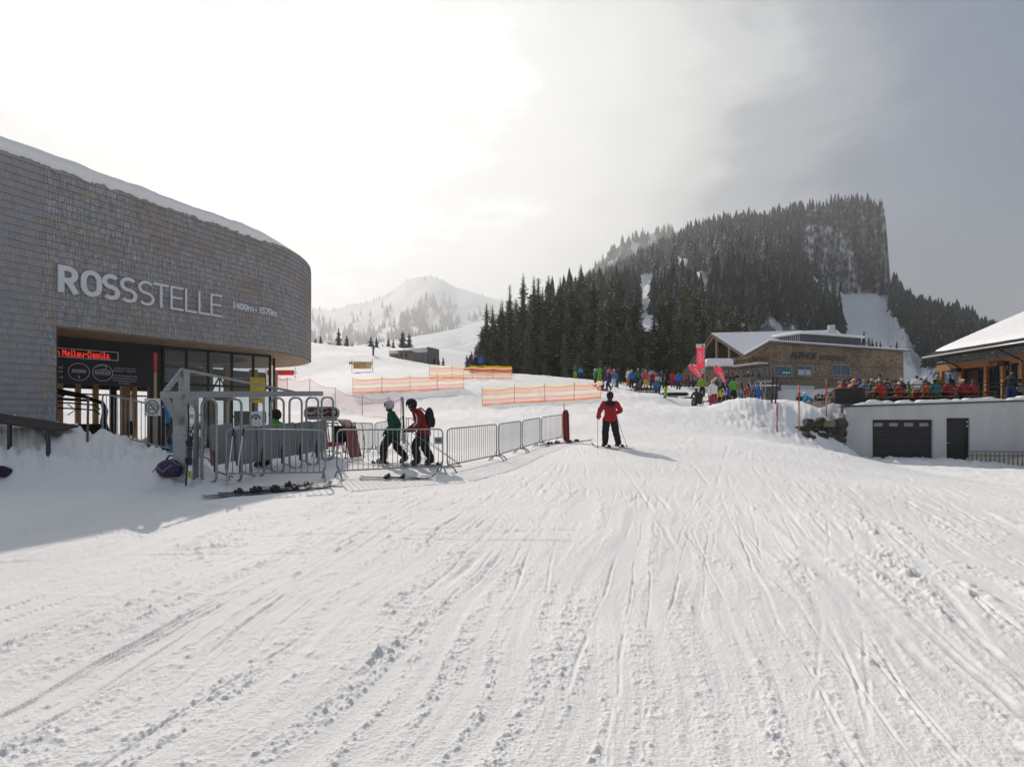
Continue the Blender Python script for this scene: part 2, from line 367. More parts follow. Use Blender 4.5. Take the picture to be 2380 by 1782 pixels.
def on(px, d, dz=0.0):
    x, y = XY(px, d); return Vector((x, y, gz(x, y)+dz))

def hit(px, py, d0=3.0, d1=200.0):
    """first place where the sight line through a photo point meets the ground"""
    d = np.concatenate([np.arange(d0, 60, .05), np.arange(60, d1, .5)]); x = (px-CX)/F*d; zr = (HY-py)/F*d+EYE
    g = ground(x, d); i = int(np.argmax(g >= zr)) if np.any(g >= zr) else len(d)-1
    return Vector((x[i], d[i], g[i]))
# ================================================================= ground
def clumps(x, y):
    """loose snow: crumbs, chunks and scraped patches (metres); drawn out along the run of the skis"""
    x0 = (x-.30*y)/(1+.05*np.clip(y, -5, 30)); w = .12*pnoise(x*.7, y*.5, 17)
    patch = sstep(-.25, .4, fbm(x0*1.3, y*.45, 4, 11)); broad = sstep(-.35, .3, fbm(x*.3, y*.3, 2, 13))
    streak = sstep(-.05, .38, fbm((x0+w)*6.5, y*.38, 3, 23)); fine = sstep(-.1, .35, fbm((x0+w)*15, y*.8, 2, 29))
    m = .08+.55*broad*patch+.75*streak*(.35+.65*broad)+.25*fine*patch
    h = .010*fbm(x*.8, y*.8, 3, 31)+.006*fbm((x0+w)*9, y*.5, 2, 33)
    c1 = np.maximum(0, pnoise(x*9, y*9, 41)-.16)*.034
    c2 = np.maximum(0, pnoise(x*21, y*21, 43)-.08)*.029
    c3 = np.maximum(0, pnoise(x*43, y*43, 47)-.02)*.018
    c4 = pnoise(x*85, y*85, 49)*.0035
    big = np.maximum(0, pnoise(x*4.1, y*4.1, 51)-.62)*.12
    return h+m*(c1+c2)+(.18+1.0*m)*c3+c4*(.5+m)+big*m
def tracks(x, y):
    """ski tracks: shallow grooves with a raised edge, most running up the piste"""
    h = np.zeros_like(x); sm = np.zeros_like(x); rg = random.Random(5)
    r2 = x*x+y*y
    def groove(s, w, dep, along_ok):
        q = np.abs(s)/w
        g = -dep*np.exp(-(q**4))+dep*.4*np.exp(-((q-1.7)/.45)**2)
        return g*along_ok
    T = []
    for i in range(150):      # piste tracks going away, fanning out
        x0 = rg.uniform(-6, 8); sl = .30+.05*x0+rg.gauss(0, .09); cu = rg.gauss(0, .010); ya = rg.uniform(.3, 11); yb = ya+rg.uniform(3, 17)
        T.append((x0, sl, cu, ya, yb, rg.uniform(.9, 2.2), rg.uniform(.012, .024), rg.uniform(.008, .015) if rg.random() < .75 else rg.uniform(.028, .04), rg.random() < .5))
    for i in range(26):      # fainter far tracks
        x0 = rg.uniform(-9, 6); sl = rg.gauss(.25, .28); cu = rg.gauss(0, .012); ya = rg.uniform(12, 40); yb = ya+rg.uniform(8, 40)
        T.append((x0, sl, cu, ya, yb, rg.uniform(4, 9), rg.uniform(.012, .03), rg.uniform(.045, .08), rg.random() < .6))
    for x0, sl, cu, ya, yb, wl, dep, w, dbl in T:
        sel = np.nonzero((y > ya) & (y < yb) & (np.abs(x-(x0+sl*y+cu*(y-6)**2)) < 1.2))[0]
        if not len(sel): continue
        xs, ys = x[sel], y[sel]; a = sstep(ya, ya+wl, ys)*sstep(yb, yb-wl, ys)
        xc = x0+sl*ys+cu*(ys-6)**2+.03*pnoise(ys*1.3, ys*0+x0, 77); k = 1/math.sqrt(1+sl*sl)
        s = (xs-xc)*k; rough = np.clip(.25+1.1*pnoise(xs*.6, ys*.6, 92)+.7*pnoise(xs*6, ys*6, 91), 0, 1.3)
        h[sel] += groove(s, w, dep, a*rough)
        if dbl: h[sel] += groove(s-.16-.3*((x0*7) % 1), w, dep*.8, a*rough)
        sm[sel] = np.maximum(sm[sel], a*np.exp(-(s/(w*1.6))**4))
    # sideways scrapes on the left, running along the front of the station
    for i in range(34):
        y0 = rg.uniform(6, 13.5); sl = rg.gauss(.10, .08); xa = rg.uniform(-11, -1); xb = xa+rg.uniform(1.2, 5); dep = rg.uniform(.006, .018); w = rg.uniform(.03, .06)
        sel = np.nonzero((x > xa) & (x < xb) & (np.abs(y-(y0+sl*(x+5))) < .5))[0]
        if not len(sel): continue
        xs, ys = x[sel], y[sel]; a = sstep(xa, xa+.5, xs)*sstep(xb, xb-.5, xs)
        h[sel] += groove(ys-(y0+sl*(xs+5))-.04*pnoise(xs*1.5, xs*0+y0, 78), w, dep, a)
    # wide scraped swathes where skis have side-slipped: smooth floor, crumbs pushed to the edge
    for i in range(7):
        x0 = rg.uniform(-3.5, 5); sl = .36+.03*x0+rg.gauss(0, .12); ya = rg.uniform(1.5, 9); yb = ya+rg.uniform(1.5, 5); w = rg.uniform(.12, .3)
        sel = np.nonzero((y > ya) & (y < yb) & (np.abs(x-(x0+sl*y)) < 1.0))[0]
        if not len(sel): continue
        xs, ys = x[sel], y[sel]; a = sstep(ya, ya+.6, ys)*sstep(yb, yb-.6, ys); s = (xs-(x0+sl*ys))/math.sqrt(1+sl*sl)
        h[sel] += a*(-.010*np.exp(-(s/w)**4)+.012*np.exp(-((s-w*1.45)/(w*.35))**2)*np.clip(.6+1.6*pnoise(xs*9, ys*9, 5), 0, 2))
        sm[sel] = np.maximum(sm[sel], a*np.exp(-(s/w)**4))
    # deep boot holes and chunks
    for px, py, dep, R in ((690, 1335, -.03, .04), (2020, 1525, -.025, .035), (2250, 1370, -.035, .045), (2310, 1385, -.03, .035)):
        d = 1300*1.55/(py-980); cx_, cy_ = XY(px, d); q = np.hypot(x-cx_, (y-cy_)*.55)/R*(1+.5*pnoise(x*13, y*13, 99)); s_ = q < 3
        qq = q[s_]; h[s_] += -dep*np.exp(-qq**4)+abs(dep)*.35*np.exp(-((qq-1.5)/.4)**2)*(dep > 0)
    return h, sm
def ground_z(x, y):
    z = ground(x, y); r = np.hypot(x, y)
    near = r < 62; xs, ys = x[near], y[near]; rr = r[near]
    c = clumps(xs, ys); t, sm = tracks(xs, ys); fade = sstep(62, 25, rr)
    slope = bank(xs, ys, BANK_L)/.9+bank(xs, ys, BANK_R)
    steep = sstep(1640, 1730, CX+F*xs/np.maximum(ys, .1))*sstep(27.5, 29, ys)*sstep(35, 33, ys)*(ys > 5)
    bk = np.clip((bank(xs, ys, BANK_L)/.9+.6*bank(xs, ys, BANK_R))*1.6, 0, 1)*sstep(1.2, .3, np.abs(slope-.2)*0)+steep*.55
    bump = np.clip(bk, 0, 1)*(.16*fbm(xs*1.3, ys*1.3, 4, 61)+.13*fbm(xs*2.6, ys*2.6, 3, 67)+.07*fbm(xs*7, ys*7, 3, 68)+.05*np.maximum(0, pnoise(xs*6, ys*6, 63)))
    calm = 1-.35*sstep(8, 16, rr)
    z[near] += fade*(c*(1-.8*sm)*calm+t)+bump
    mid = (r > 16) & (r < 260); xs, ys = x[mid], y[mid]; rr = r[mid]
    z[mid] += sstep(16, 40, rr)*(.06*fbm(xs*.35, ys*.35, 4, 81)+.05*fbm(xs*1.3, ys*1.3, 3, 83))*(1-.5*sstep(60, 200, rr))
    # piste lines carved across the upper slope
    wv = pnoise((xs*.75+ys*.35)*.55, (ys*.9-xs*.5)*.07, 95); z[mid] -= sstep(35, 60, rr)*sstep(220, 150, rr)*.16*np.maximum(0, wv-.1)
    return z
def build_ground():
    rad = [0.6, 1.0, 1.4, 1.8]; r = 2.0
    while r < 150: rad.append(r); r += min(r*r/1150, .62)
    while r < 6300: rad.append(r); r *= 1.07
    rad = np.array(rad)
    A = math.radians(45.5); na = 800
    ang = np.concatenate([np.linspace(-A, A, na), np.linspace(A, 2*math.pi-A, 50)[1:-1]]); n = len(ang)
    R, TH = np.meshgrid(rad, ang, indexing='ij'); x = (R*np.sin(TH)).ravel(); y = (R*np.cos(TH)).ravel()
    z = ground_z(x, y); nr = len(rad)
    co = np.stack([x, y, z], -1); co = np.vstack([co, [[0, 0, 0.0]]])
    i = np.arange(nr-1)[:, None]*n; k = np.arange(n)[None]; k2 = (k+1) % n
    q = np.stack([i+k, i+k2, i+n+k2, i+n+k], -1).reshape(-1, 4)[:, ::-1]
    tri = np.stack([np.full(n, nr*n), (np.arange(n)+1) % n, np.arange(n)], -1)[:, ::-1]
    me = bpy.data.meshes.new('snow_ground'); me.vertices.add(len(co)); me.vertices.foreach_set('co', co.ravel())
    nl = q.size+tri.size; me.loops.add(nl); me.loops.foreach_set('vertex_index', np.concatenate([q.ravel(), tri.ravel()]).astype(np.int32))
    npoly = len(q)+len(tri); me.polygons.add(npoly)
    st = np.concatenate([np.arange(len(q))*4, len(q)*4+np.arange(len(tri))*3]).astype(np.int32)
    me.polygons.foreach_set('loop_start', st)
    me.polygons.foreach_set('use_smooth', np.ones(npoly, bool)); me.materials.append(SNOW); me.update(calc_edges=True); me.validate()
    o = link('snow_ground', me); tag(o, 'trodden white snow with ski tracks sloping up to the lift', 'snow', None, 'structure'); return o
GROUND = build_ground()

# ================================================================= mountains
def interp(P, x):
    xs = [p[0] for p in P]; return np.interp(x, xs, [p[1] for p in P])
def hill_mat(name, wood, snow_amt, rock=False):
    m = bpy.data.materials.new(name); m.use_nodes = True; nt = m.node_tree; N = nt.nodes; L = nt.links; b = N['Principled BSDF']; b.inputs['Roughness'].default_value = .85; b.inputs['Specular IOR Level'].default_value = .15
    at = N.new('ShaderNodeAttribute'); at.attribute_name = 'cover'       # r: forest floor, g: bare rock
    sp = N.new('ShaderNodeSeparateColor'); L.new(at.outputs['Color'], sp.inputs[0])
    tc = N.new('ShaderNodeTexCoord')
    n1 = N.new('ShaderNodeTexNoise'); n1.inputs['Scale'].default_value = .09; n1.inputs['Detail'].default_value = 8; n1.inputs['Roughness'].default_value = .7; L.new(tc.outputs['Object'], n1.inputs['Vector'])
    rk = N.new('ShaderNodeValToRGB'); rk.color_ramp.elements[0].position = .3; rk.color_ramp.elements[0].color = (.035, .038, .043, 1); rk.color_ramp.elements[1].position = .75; rk.color_ramp.elements[1].color = (.20, .20, .20, 1); L.new(n1.outputs[0], rk.inputs[0])
    def mix(f, a, c):
        x = N.new('ShaderNodeMix'); x.data_type = 'RGBA'
        for s, v in ((x.inputs[0], f), (x.inputs[6], a), (x.inputs[7], c)):
            if isinstance(v, tuple): s.default_value = (*v, 1)
            else: L.new(v, s)
        return x.outputs[2]
    sn = mix(sp.outputs[0], (.82, .83, .85), wood)
    sn = mix(sp.outputs[1], sn, rk.outputs[0]); L.new(sn, b.inputs['Base Color'])
    bp = N.new('ShaderNodeBump'); bp.inputs['Strength'].default_value = .9; bp.inputs['Distance'].default_value = 3; L.new(n1.outputs[0], bp.inputs['Height']); L.new(bp.outputs[0], b.inputs['Normal'])
    return m
HILLM = hill_mat('hillside', (.05, .06, .055), .5)
def hill(name, label, pxs, nt, surf, cover, back=250.0):
    ts = np.linspace(0, 1, nt); PX, T = np.meshgrid(pxs, ts, indexing='ij')
    x, y, z = surf(PX.ravel(), T.ravel()); cv = cover(PX.ravel(), T.ravel()) if cover else None
    n, k = len(pxs), nt
    # far side
    last = np.arange(n)*k+k-1; s = 1+back/np.hypot(x[last], y[last])
    xb, yb, zb = x[last]*s, y[last]*s, np.minimum(z[last]-back*.55, z[last]*.7)
    co = np.vstack([np.stack([x, y, z], -1), np.stack([xb, yb, zb], -1)])
    fs = []
    i = np.arange(n-1)[:, None]; j = np.arange(k-1)[None]
    q = np.stack([i*k+j, (i+1)*k+j, (i+1)*k+j+1, i*k+j+1], -1).reshape(-1, 4)
    bq = np.array([(a*k+k-1, (a+1)*k+k-1, n*k+a+1, n*k+a) for a in range(n-1)]); q = np.vstack([q, bq])
    me = bpy.data.meshes.new(name); me.from_pydata(co.tolist(), [], q.tolist()); me.materials.append(HILLM)
    at = me.attributes.new('cover', 'FLOAT_COLOR', 'POINT'); c = np.zeros((len(co), 4)); c[:, 3] = 1
    if cv is not None: c[:n*k, 0] = cv[0]; c[:n*k, 1] = cv[1]; c[n*k:, 0] = 1
    at.data.foreach_set('color', c.ravel())
    me.polygons.foreach_set('use_smooth', [True]*len(me.polygons)); me.update()
    o = link(name, me); tag(o, label, 'hill', None, 'structure'); return o
def ray_xyz(px, py, d): return (px-CX)/F*d, d, (HY-py)/F*d+EYE

# --- far hazy hill on the left
FAR_RIDGE = [(300, 760), (560, 742), (728, 706), (773, 710), (818, 697), (863, 688), (909, 668), (945, 637), (972, 628), (1000, 628), (1022, 634), (1040, 644), (1055, 654), (1089, 664), (1135, 680), (1200, 692), (1330, 720), (1500, 760)]
def far_surf(px, t):
    dr = 2850+.5*(px-900); d = 1300+(dr-1200)*t; zr = (HY-interp(FAR_RIDGE, px))/F*dr+EYE; z0 = 95.0
    z = z0+(zr-z0)*(.55*t+.45*t*t)+20*fbm(px/60, t*5, 4, 3)*np.sin(np.pi*np.clip(t, 0, 1))
    return (px-CX)/F*d, d, z
def far_wood(px, t):
    n = fbm(px/38+3, t*9, 3, 13)+.42*fbm(px/130, t*3, 2, 15)
    run = np.exp(-((px-(1000-330*(1-t)*(t < .8)+40))/22)**2)
    low = sstep(.80, .40, t); return np.clip(sstep(-.10, .14, n+.80*low-.36)-run, 0, 1)*sstep(.90, .72, t)
hill('far_hill', 'pale hazy snow hill with scattered firs behind the piste', np.arange(300, 1500, 6.0), 60, far_surf, lambda a, b: (far_wood(a, b)*.75, a*0))
# --- open snow slope left of the forest
SL_RIDGE = [(700, 812), (860, 800), (958, 783), (1010, 774), (1067, 763), (1114, 750), (1200, 722), (1330, 690), (1500, 680), (1700, 690)]
def sl_surf(px, t):
    d = 185+205*t; zr = (HY-interp(SL_RIDGE, px))/F*390+EYE; z0 = ground((px-CX)/F*185, px*0+185.0)-1.0
    return (px-CX)/F*d, d, z0+(zr-z0)*(.8*t+.2*t*t)+1.2*fbm(px/70, t*4, 3, 71)*np.sin(np.pi*t)
hill('snow_slope', 'smooth open snow slope rising behind the lift hut', np.arange(700, 1700, 8.0), 40, sl_surf, lambda a, b: (a*0, a*0), 60)
# --- ridge behind the main mountain
BK_RIDGE = [(1180, 760), (1300, 700), (1360, 652), (1388, 618), (1443, 568), (1508, 542), (1567, 538), (1640, 545), (1720, 590)]
def bk_surf(px, t):
    d = 950+400*t; zr = (HY-interp(BK_RIDGE, px))/F*1350+EYE; z0 = 90.0
    return (px-CX)/F*d, d, z0+(zr-z0)*t+12*fbm(px/30, t*5, 3, 19)*np.sin(np.pi*t)
hill('back_ridge', 'hazy wooded ridge behind the left shoulder of the mountain', np.arange(1180, 1720, 5.0), 30, bk_surf, lambda a, b: (sstep(-.35, -.1, fbm(a/30, b*6, 3, 29)), a*0))
# --- the wooded mountain with the cliff
MT_RIDGE = [(1240, 760), (1330, 690), (1388, 660), (1429, 640), (1498, 606), (1558, 574), (1618, 540), (1683, 520), (1757, 516), (1821, 510), (1867, 492), (1936, 470), (1982, 464), (2029, 472), (2050, 480), (2058, 505), (2063, 560), (2067, 620), (2071, 662), (2098, 690), (2125, 712), (2153, 712), (2204, 728), (2245, 748), (2282, 768), (2330, 785), (2420, 800), (2600, 820)]
MT_DR = 660.0; MT_D0 = 175.0
MT_TOE = [(1240, 30), (1500, 30), (1800, 24), (2000, 14), (2150, 8), (2300, 6), (2600, 5)]
def cliff_w(px): return sstep(1830, 1905, px)*sstep(2085, 2060, px)
def mt_surf(px, t):
    zr = (HY-interp(MT_RIDGE, px))/F*MT_DR+EYE; z0 = interp(MT_TOE, px)
    dA = MT_D0+(MT_DR-MT_D0)*t; zA = z0+(zr-z0)*(.82*t+.18*t*t)
    tc = .60; dc = MT_DR-58; py_c = interp([(1830, 640), (1900, 640), (1960, 682), (2040, 680), (2085, 690)], px); zc = (HY-py_c)/F*dc+EYE; zc = np.minimum(zc, zr-3)
    q = np.clip(t/tc, 0, 1); p = np.clip((t-tc)/(1-tc), 0, 1)
    dB = np.where(t < tc, MT_D0+(dc-MT_D0)*q, dc+58*p**1.4); zB = np.where(t < tc, z0+(zc-z0)*(.62*q+.38*q*q), zc+(zr-zc)*p)
    w = cliff_w(px); d = dA*(1-w)+dB*w; z = zA*(1-w)+zB*w
    env = np.sin(np.pi*np.clip(t, 0, 1))
    d = d+w*(t > tc)*(26*fbm(px/18, t*5, 5, 37)+20*np.abs(fbm(px/8, t*4, 4, 39))-9*np.abs(fbm(px/30, t*9, 3, 38)))*np.clip(env+.25, 0, 1)
    z = z+(1-w)*env*9*fbm(px/45, t*6, 4, 33)
    return (px-CX)/F*d, d, z
def mt_masks(px, t):
    x, y, z = mt_surf(px, t); py = HY-(z-EYE)/y*F
    w = cliff_w(px)
    forest = np.ones_like(px)
    # cliff and its snow patches
    onc = (w > .4) & (t > .6)
    lower = interp([(1870, 690), (1905, 700), (1960, 700)], px)
    patch = sstep(1868, 1888, px+14*fbm(px/12, py/12, 2, 5))*sstep(2004, 1970, px+.35*(py-600)*-1+26*fbm(px/14, py/14, 3, 6))*sstep(505, 535, py-.15*(px-1880))*(py < 700)
    top = sstep(560, 530, py+18*fbm(px/15, py/15, 2, 8))*(px < 2066)*sstep(1890, 1920, px)
    forest = np.where(onc, np.maximum(sstep(.34, .55, fbm(px/9, py/9, 3, 9)-.05), top*sstep(-.1, .3, fbm(px/14, py/14, 2, 7)))*np.where(px > 1990, sstep(505, 480, py), 1), forest)
    gap = sstep(.10, .32, fbm(px/26, py/20, 3, 44)); forest = np.where(onc, forest, forest*(1-.75*gap))
    forest = np.where(patch > .5, forest*sstep(.12, .3, fbm(px/10, py/16, 3, 10)), forest)
    # talus field
    tal = (px > 1952-.12*(py-680)+8*fbm(px/9, py/9, 2, 12)) & (px < 2046+.62*(py-678)+8*fbm(py/9, px/9, 2, 14)) & (py > 676) & (px > 1940)
    forest = np.where(tal, 0, forest)
    # narrow clearings low on the left
    cl = np.exp(-((px-1504-.1*(700-py))/24)**2)*(py > 635)*(py < 775)+np.exp(-((px-(1578+.35*(650-py)))/19)**2)*(py > 600)*(py < 700)+np.exp(-((px-1632)/17)**2)*(py > 628)*(py < 725)
    forest = np.clip(forest-cl*1.3, 0, 1)
    rock = np.where(onc & (patch < .5), 1-.5*sstep(.25, .45, fbm(px/10, py/9, 4, 21)), 0)
    rock = np.where(onc & (patch >= .5), .95*sstep(.06, .18, fbm(px/11, py/14, 4, 22)), rock)
    return forest, rock, py
hill('mountain', 'steep wooded mountain with a rock cliff on its right edge', np.concatenate([np.arange(1240, 1840, 5.0), np.arange(1840, 2110, 2.0), np.arange(2110, 2620, 6.0)]), 110, mt_surf, lambda a, b: (lambda f: (f[0]*.9, f[1]))(mt_masks(a, b)), 160)

# ================================================================= conifers
def needle_mat(name, col, snow=.0, nscale=1.2):
    m = bpy.data.materials.new(name); m.use_nodes = True; nt = m.node_tree; N = nt.nodes; L = nt.links; b = N['Principled BSDF']; b.inputs['Roughness'].default_value = .8; b.inputs['Specular IOR Level'].default_value = .15
    oi = N.new('ShaderNodeObjectInfo'); tc = N.new('ShaderNodeTexCoord'); no = N.new('ShaderNodeTexNoise'); no.inputs['Scale'].default_value = nscale; no.inputs['Detail'].default_value = 3; L.new(tc.outputs['Object'], no.inputs['Vector'])
    ad = N.new('ShaderNodeMath'); ad.operation = 'MULTIPLY_ADD'; L.new(oi.outputs['Random'], ad.inputs[0]); ad.inputs[1].default_value = .35; L.new(no.outputs[0], ad.inputs[2])
    cr = N.new('ShaderNodeValToRGB'); e = cr.color_ramp.elements; e[0].position = .3; e[0].color = tuple(c*.55 for c in col)+(1,); e[1].position = 1.0; e[1].color = (col[0]*1.5, col[1]*1.35, col[2]*1.1, 1)
    L.new(ad.outputs[0], cr.inputs[0]); src = cr.outputs[0]
    if snow:
        n2 = N.new('ShaderNodeTexNoise'); n2.inputs['Scale'].default_value = nscale*1.1; n2.inputs['Detail'].default_value = 4; n2.inputs['Roughness'].default_value = .7; L.new(tc.outputs['Object'], n2.inputs['Vector'])
        mr = N.new('ShaderNodeMapRange'); mr.inputs['From Min'].default_value = .66-snow; mr.inputs['From Max'].default_value = .72-snow; L.new(n2.outputs[0], mr.inputs[0])
        ge = N.new('ShaderNodeNewGeometry'); sp = N.new('ShaderNodeSeparateXYZ'); L.new(ge.outputs['Normal'], sp.inputs[0])
        up = N.new('ShaderNodeMapRange'); up.inputs['From Min'].default_value = .1; up.inputs['From Max'].default_value = .5; L.new(sp.outputs[2], up.inputs[0])
        mu = N.new('ShaderNodeMath'); mu.operation = 'MULTIPLY'; L.new(mr.outputs[0], mu.inputs[0]); L.new(up.outputs[0], mu.inputs[1])
        mx = N.new('ShaderNodeMix'); mx.data_type = 'RGBA'; L.new(mu.outputs[0], mx.inputs[0]); L.new(src, mx.inputs[6]); mx.inputs[7].default_value = (.8, .82, .85, 1); src = mx.outputs[2]
    L.new(src, b.inputs['Base Color']); return m
NEEDLE = needle_mat('spruce_needles', (.098, .108, .078))
NEEDLEF = needle_mat('distant_spruce_needles', (.030, .041, .040), .055, .6)
BARK = mk('bark', (.07, .055, .045), .9, 0, .3, 3)
def tree_proto(seed, slim=1.0):
    """unit spruce, 1 m tall: crown, trunk, snow lying on the branches"""
    rg = random.Random(seed); cv, cf = [], []; sn = MB(); tr = MB()
    def tri(*p):
        b = len(cv); cv.extend(p); cf.append(tuple(range(b, b+len(p))))
    h = .035; n = 0
    while h < .985:
        t = (h-.03)/.97; R = (.165*slim)*(1-t)**.78*(.82+.3*rg.random())+.006
        if h > .2: R *= .9+.25*math.sin(h*23+seed)
        nb = 7 if h < .7 else 5
        for k in range(nb):
            a = 2*math.pi*(k+rg.random()*.7)/nb+n*.8; r = R*rg.uniform(.62, 1.12); dr = rg.uniform(.22, .5)*(1-.7*t)
            ca, sa = math.cos(a), math.sin(a); pts = []
            for i in range(5):
                q = i/4; rad = r*q; zz = h+.012-dr*r*(q**1.15)*1.0+(.10*r*max(0, q-.65)*3)
                pts.append(Vector((ca*rad, sa*rad, zz)))
            for i in range(1, 5):
                p = pts[i]; d = (pts[i]-pts[i-1]).normalized(); w = r*.33*(1.15-.62*i/4)*rg.uniform(.7, 1.25); sd = Vector((-sa, ca, 0))
                for sg in (-1, 1):
                    tip = p+sd*sg*w+d*w*.8-Vector((0, 0, w*rg.uniform(.25, .75)))
                    tri(pts[i-1]+Vector((0, 0, .002)), p+d*w*.25, tip)
                dn = p-d*w*.3-Vector((0, 0, w*rg.uniform(.8, 1.5)))+sd*rg.uniform(-.3, .3)*w
                tri(pts[i-1], p+d*w*.5, dn)
            tri(pts[3]+Vector((-sa, ca, 0))*r*.05, pts[3]-Vector((-sa, ca, 0))*r*.05, pts[4]+(pts[4]-pts[3])*.6)
            if rg.random() < .40 and h < .93:
                i0 = rg.choice((1, 2, 2, 3)); c = (pts[i0]+pts[min(4, i0+1)])/2+Vector((0, 0, .0022)); d = (pts[min(4, i0+1)]-pts[i0]).normalized(); l = r*rg.uniform(.12, .40); w = l*rg.uniform(.25, .5); sd = Vector((-sa, ca, 0))
                hh = Vector((0, 0, .0035*rg.uniform(.6, 1.5)))
                sn.add([c-d*l-hh*.3, c+sd*w-hh*.3, c+d*l-hh*.3, c-sd*w-hh*.3, c+hh], [(0, 1, 4), (1, 2, 4), (2, 3, 4), (3, 0, 4)])
        h += .026*(1.25-.75*t)*rg.uniform(.85, 1.15); n += 1
    # dense inner foliage
    b = len(cv); seg = 9; rows = ((.05, .06), (.2, .062), (.45, .043), (.7, .022), (.93, .004))
    for z, r in rows:
        for i in range(seg):
            a = 2*math.pi*i/seg; q = r*slim*rg.uniform(.8, 1.2); cv.append(Vector((math.cos(a)*q, math.sin(a)*q, z)))
    for j in range(len(rows)-1):
        for i in range(seg): cf.append((b+j*seg+i, b+j*seg+(i+1) % seg, b+(j+1)*seg+(i+1) % seg, b+(j+1)*seg+i))
    tri(Vector((-.003, 0, .96)), Vector((.003, 0, .96)), Vector((0, 0, 1.0)))
    me = bpy.data.meshes.new('crown'); me.from_pydata([tuple(p) for p in cv], [], cf); me.materials.append(NEEDLE); me.update()
    tr.tube([(0, 0, -.08), (0, 0, .1), (0, 0, .5), (0, 0, .96)], [.014, .012, .007, .002], 7)
    return me, tr.mesh('trunk', BARK, True), sn.mesh('snow_on_branches', SNOWS)
PROTO = [tree_proto(s, w) for s, w in ((1, 1.0), (2, .85), (3, 1.12), (4, .95), (5, .8))]
def spruce(x, y, z, h, wid, k, label, group, rot=None):
    cr, tk, sn = PROTO[k % len(PROTO)]
    o = thing('spruce_tree', label, 'tree', (x, y, z), random.uniform(0, 6.28) if rot is None else rot, group); o.scale = (h*wid, h*wid, h)
    link('crown', cr, o); link('trunk', tk, o); tag(link('snow_on_branches', sn, o), kind='stuff'); return o
# the tall spruces in front (photo column, top row, distance)
FRONT = [(1131, 701, 92), (1151, 735, 90), (1167, 698, 95), (1185, 661, 97), (1200, 700, 92), (1216, 633, 100), (1232, 690, 95), (1241, 641, 102), (1251, 645, 108), (1275, 639, 100), (1290, 690, 95), (1302, 643, 104), (1318, 700, 96), (1327, 639, 106), (1336, 648, 112), (1350, 614, 104), (1366, 690, 96), (1380, 624, 106), (1400, 690, 95), (1422, 629, 102), (1440, 628, 108), (1456, 690, 97), (1478, 663, 104), (1490, 740, 96), (1538, 642, 98), (1555, 668, 104), (1593, 634, 102), (1580, 700, 96), (1618, 650, 106), (1637, 678, 100), (1660, 697, 102), (1683, 692, 108), (1700, 716, 104), (1712, 700, 116), (1735, 706, 122), (1758, 712, 118), (1520, 730, 110), (1610, 720, 95), (1565, 745, 94), (1650, 740, 97),
         (1143, 780, 88), (1176, 770, 88), (1224, 760, 89), (1262, 755, 90), (1312, 765, 90), (1345, 750, 91), (1392, 760, 90), (1434, 755, 91), (1466, 770, 90), (1502, 800, 92)]
DESC = ['tall pointed spruce', 'broad dark spruce', 'snow-flecked spruce', 'narrow spruce', 'slim spruce']
def ordw(n):
    u = ['', 'first', 'second', 'third', 'fourth', 'fifth', 'sixth', 'seventh', 'eighth', 'ninth', 'tenth', 'eleventh', 'twelfth', 'thirteenth', 'fourteenth', 'fifteenth', 'sixteenth', 'seventeenth', 'eighteenth', 'nineteenth']
    if n < 20: return u[n]
    t = {2: 'twent', 3: 'thirt', 4: 'fort', 5: 'fift'}[n//10]; return t+'ieth' if n % 10 == 0 else t.replace('twent', 'twenty').replace('thirt', 'thirty').replace('fort', 'forty').replace('fift', 'fifty')+'-'+u[n % 10]
hi = [i for i in range(len(FRONT)) if FRONT[i][1] < 700]; lo = [i for i in range(len(FRONT)) if FRONT[i][1] >= 700]
rank = {}
for grp, nm in ((hi, 'tall'), (lo, 'shorter')):
    for k, i in enumerate(sorted(grp, key=lambda i: FRONT[i][0])): rank[i] = (k+1, nm)
for i, (px, py, d) in enumerate(FRONT):
    x, y = XY(px, d); z = gz(x, y)-.3; top = (HY-py)/F*d+EYE; k, nm = rank[i]
    lb = 'tallest of the near forest spruces, its top against the pale sky' if px == 1350 else '%s, %s from the left among the %s near forest trees' % (DESC[i % 5], ordw(k), nm)
    spruce(x, y, z, top-z, random.uniform(.85, 1.4) if py < 730 else random.uniform(1.15, 1.6), i, lb, 'spruces of the near forest')
for i in range(46):       # trees standing deeper in the same wood
    px = random.uniform(1145, 1780); d = random.uniform(112, 150); x, y = XY(px, d); z = gz(x, y)-.4
    spruce(x, y, z, random.uniform(14, 20.5), random.uniform(1.0, 1.3), i, 'dark spruce deeper inside the near forest behind its front row', 'spruces deeper in the near forest')
SMALL = [(1085, 822, 84, 'small spruce beside the upper orange net'), (1096, 815, 86, 'little bushy spruce at the foot of the forest edge'), (1106, 800, 88, 'young spruce in front of the forest edge'), (1113, 790, 90, 'half-grown spruce at the forest edge'), (1120, 760, 92, 'medium spruce at the left end of the forest'), (1124, 800, 87, 'low spruce leaning on the left end of the forest'),
         (1020, 832, 128, 'tiny spruce right of the lift hut'), (1030, 828, 128, 'tiny dark spruce right of the lift hut')]
for i, (px, py, d, lb) in enumerate(SMALL):
    x, y = XY(px, d); z = gz(x, y)-.2; spruce(x, y, z, (HY-py)/F*d+EYE-z, 1.5, i+1, lb, 'small spruces at the forest edge')
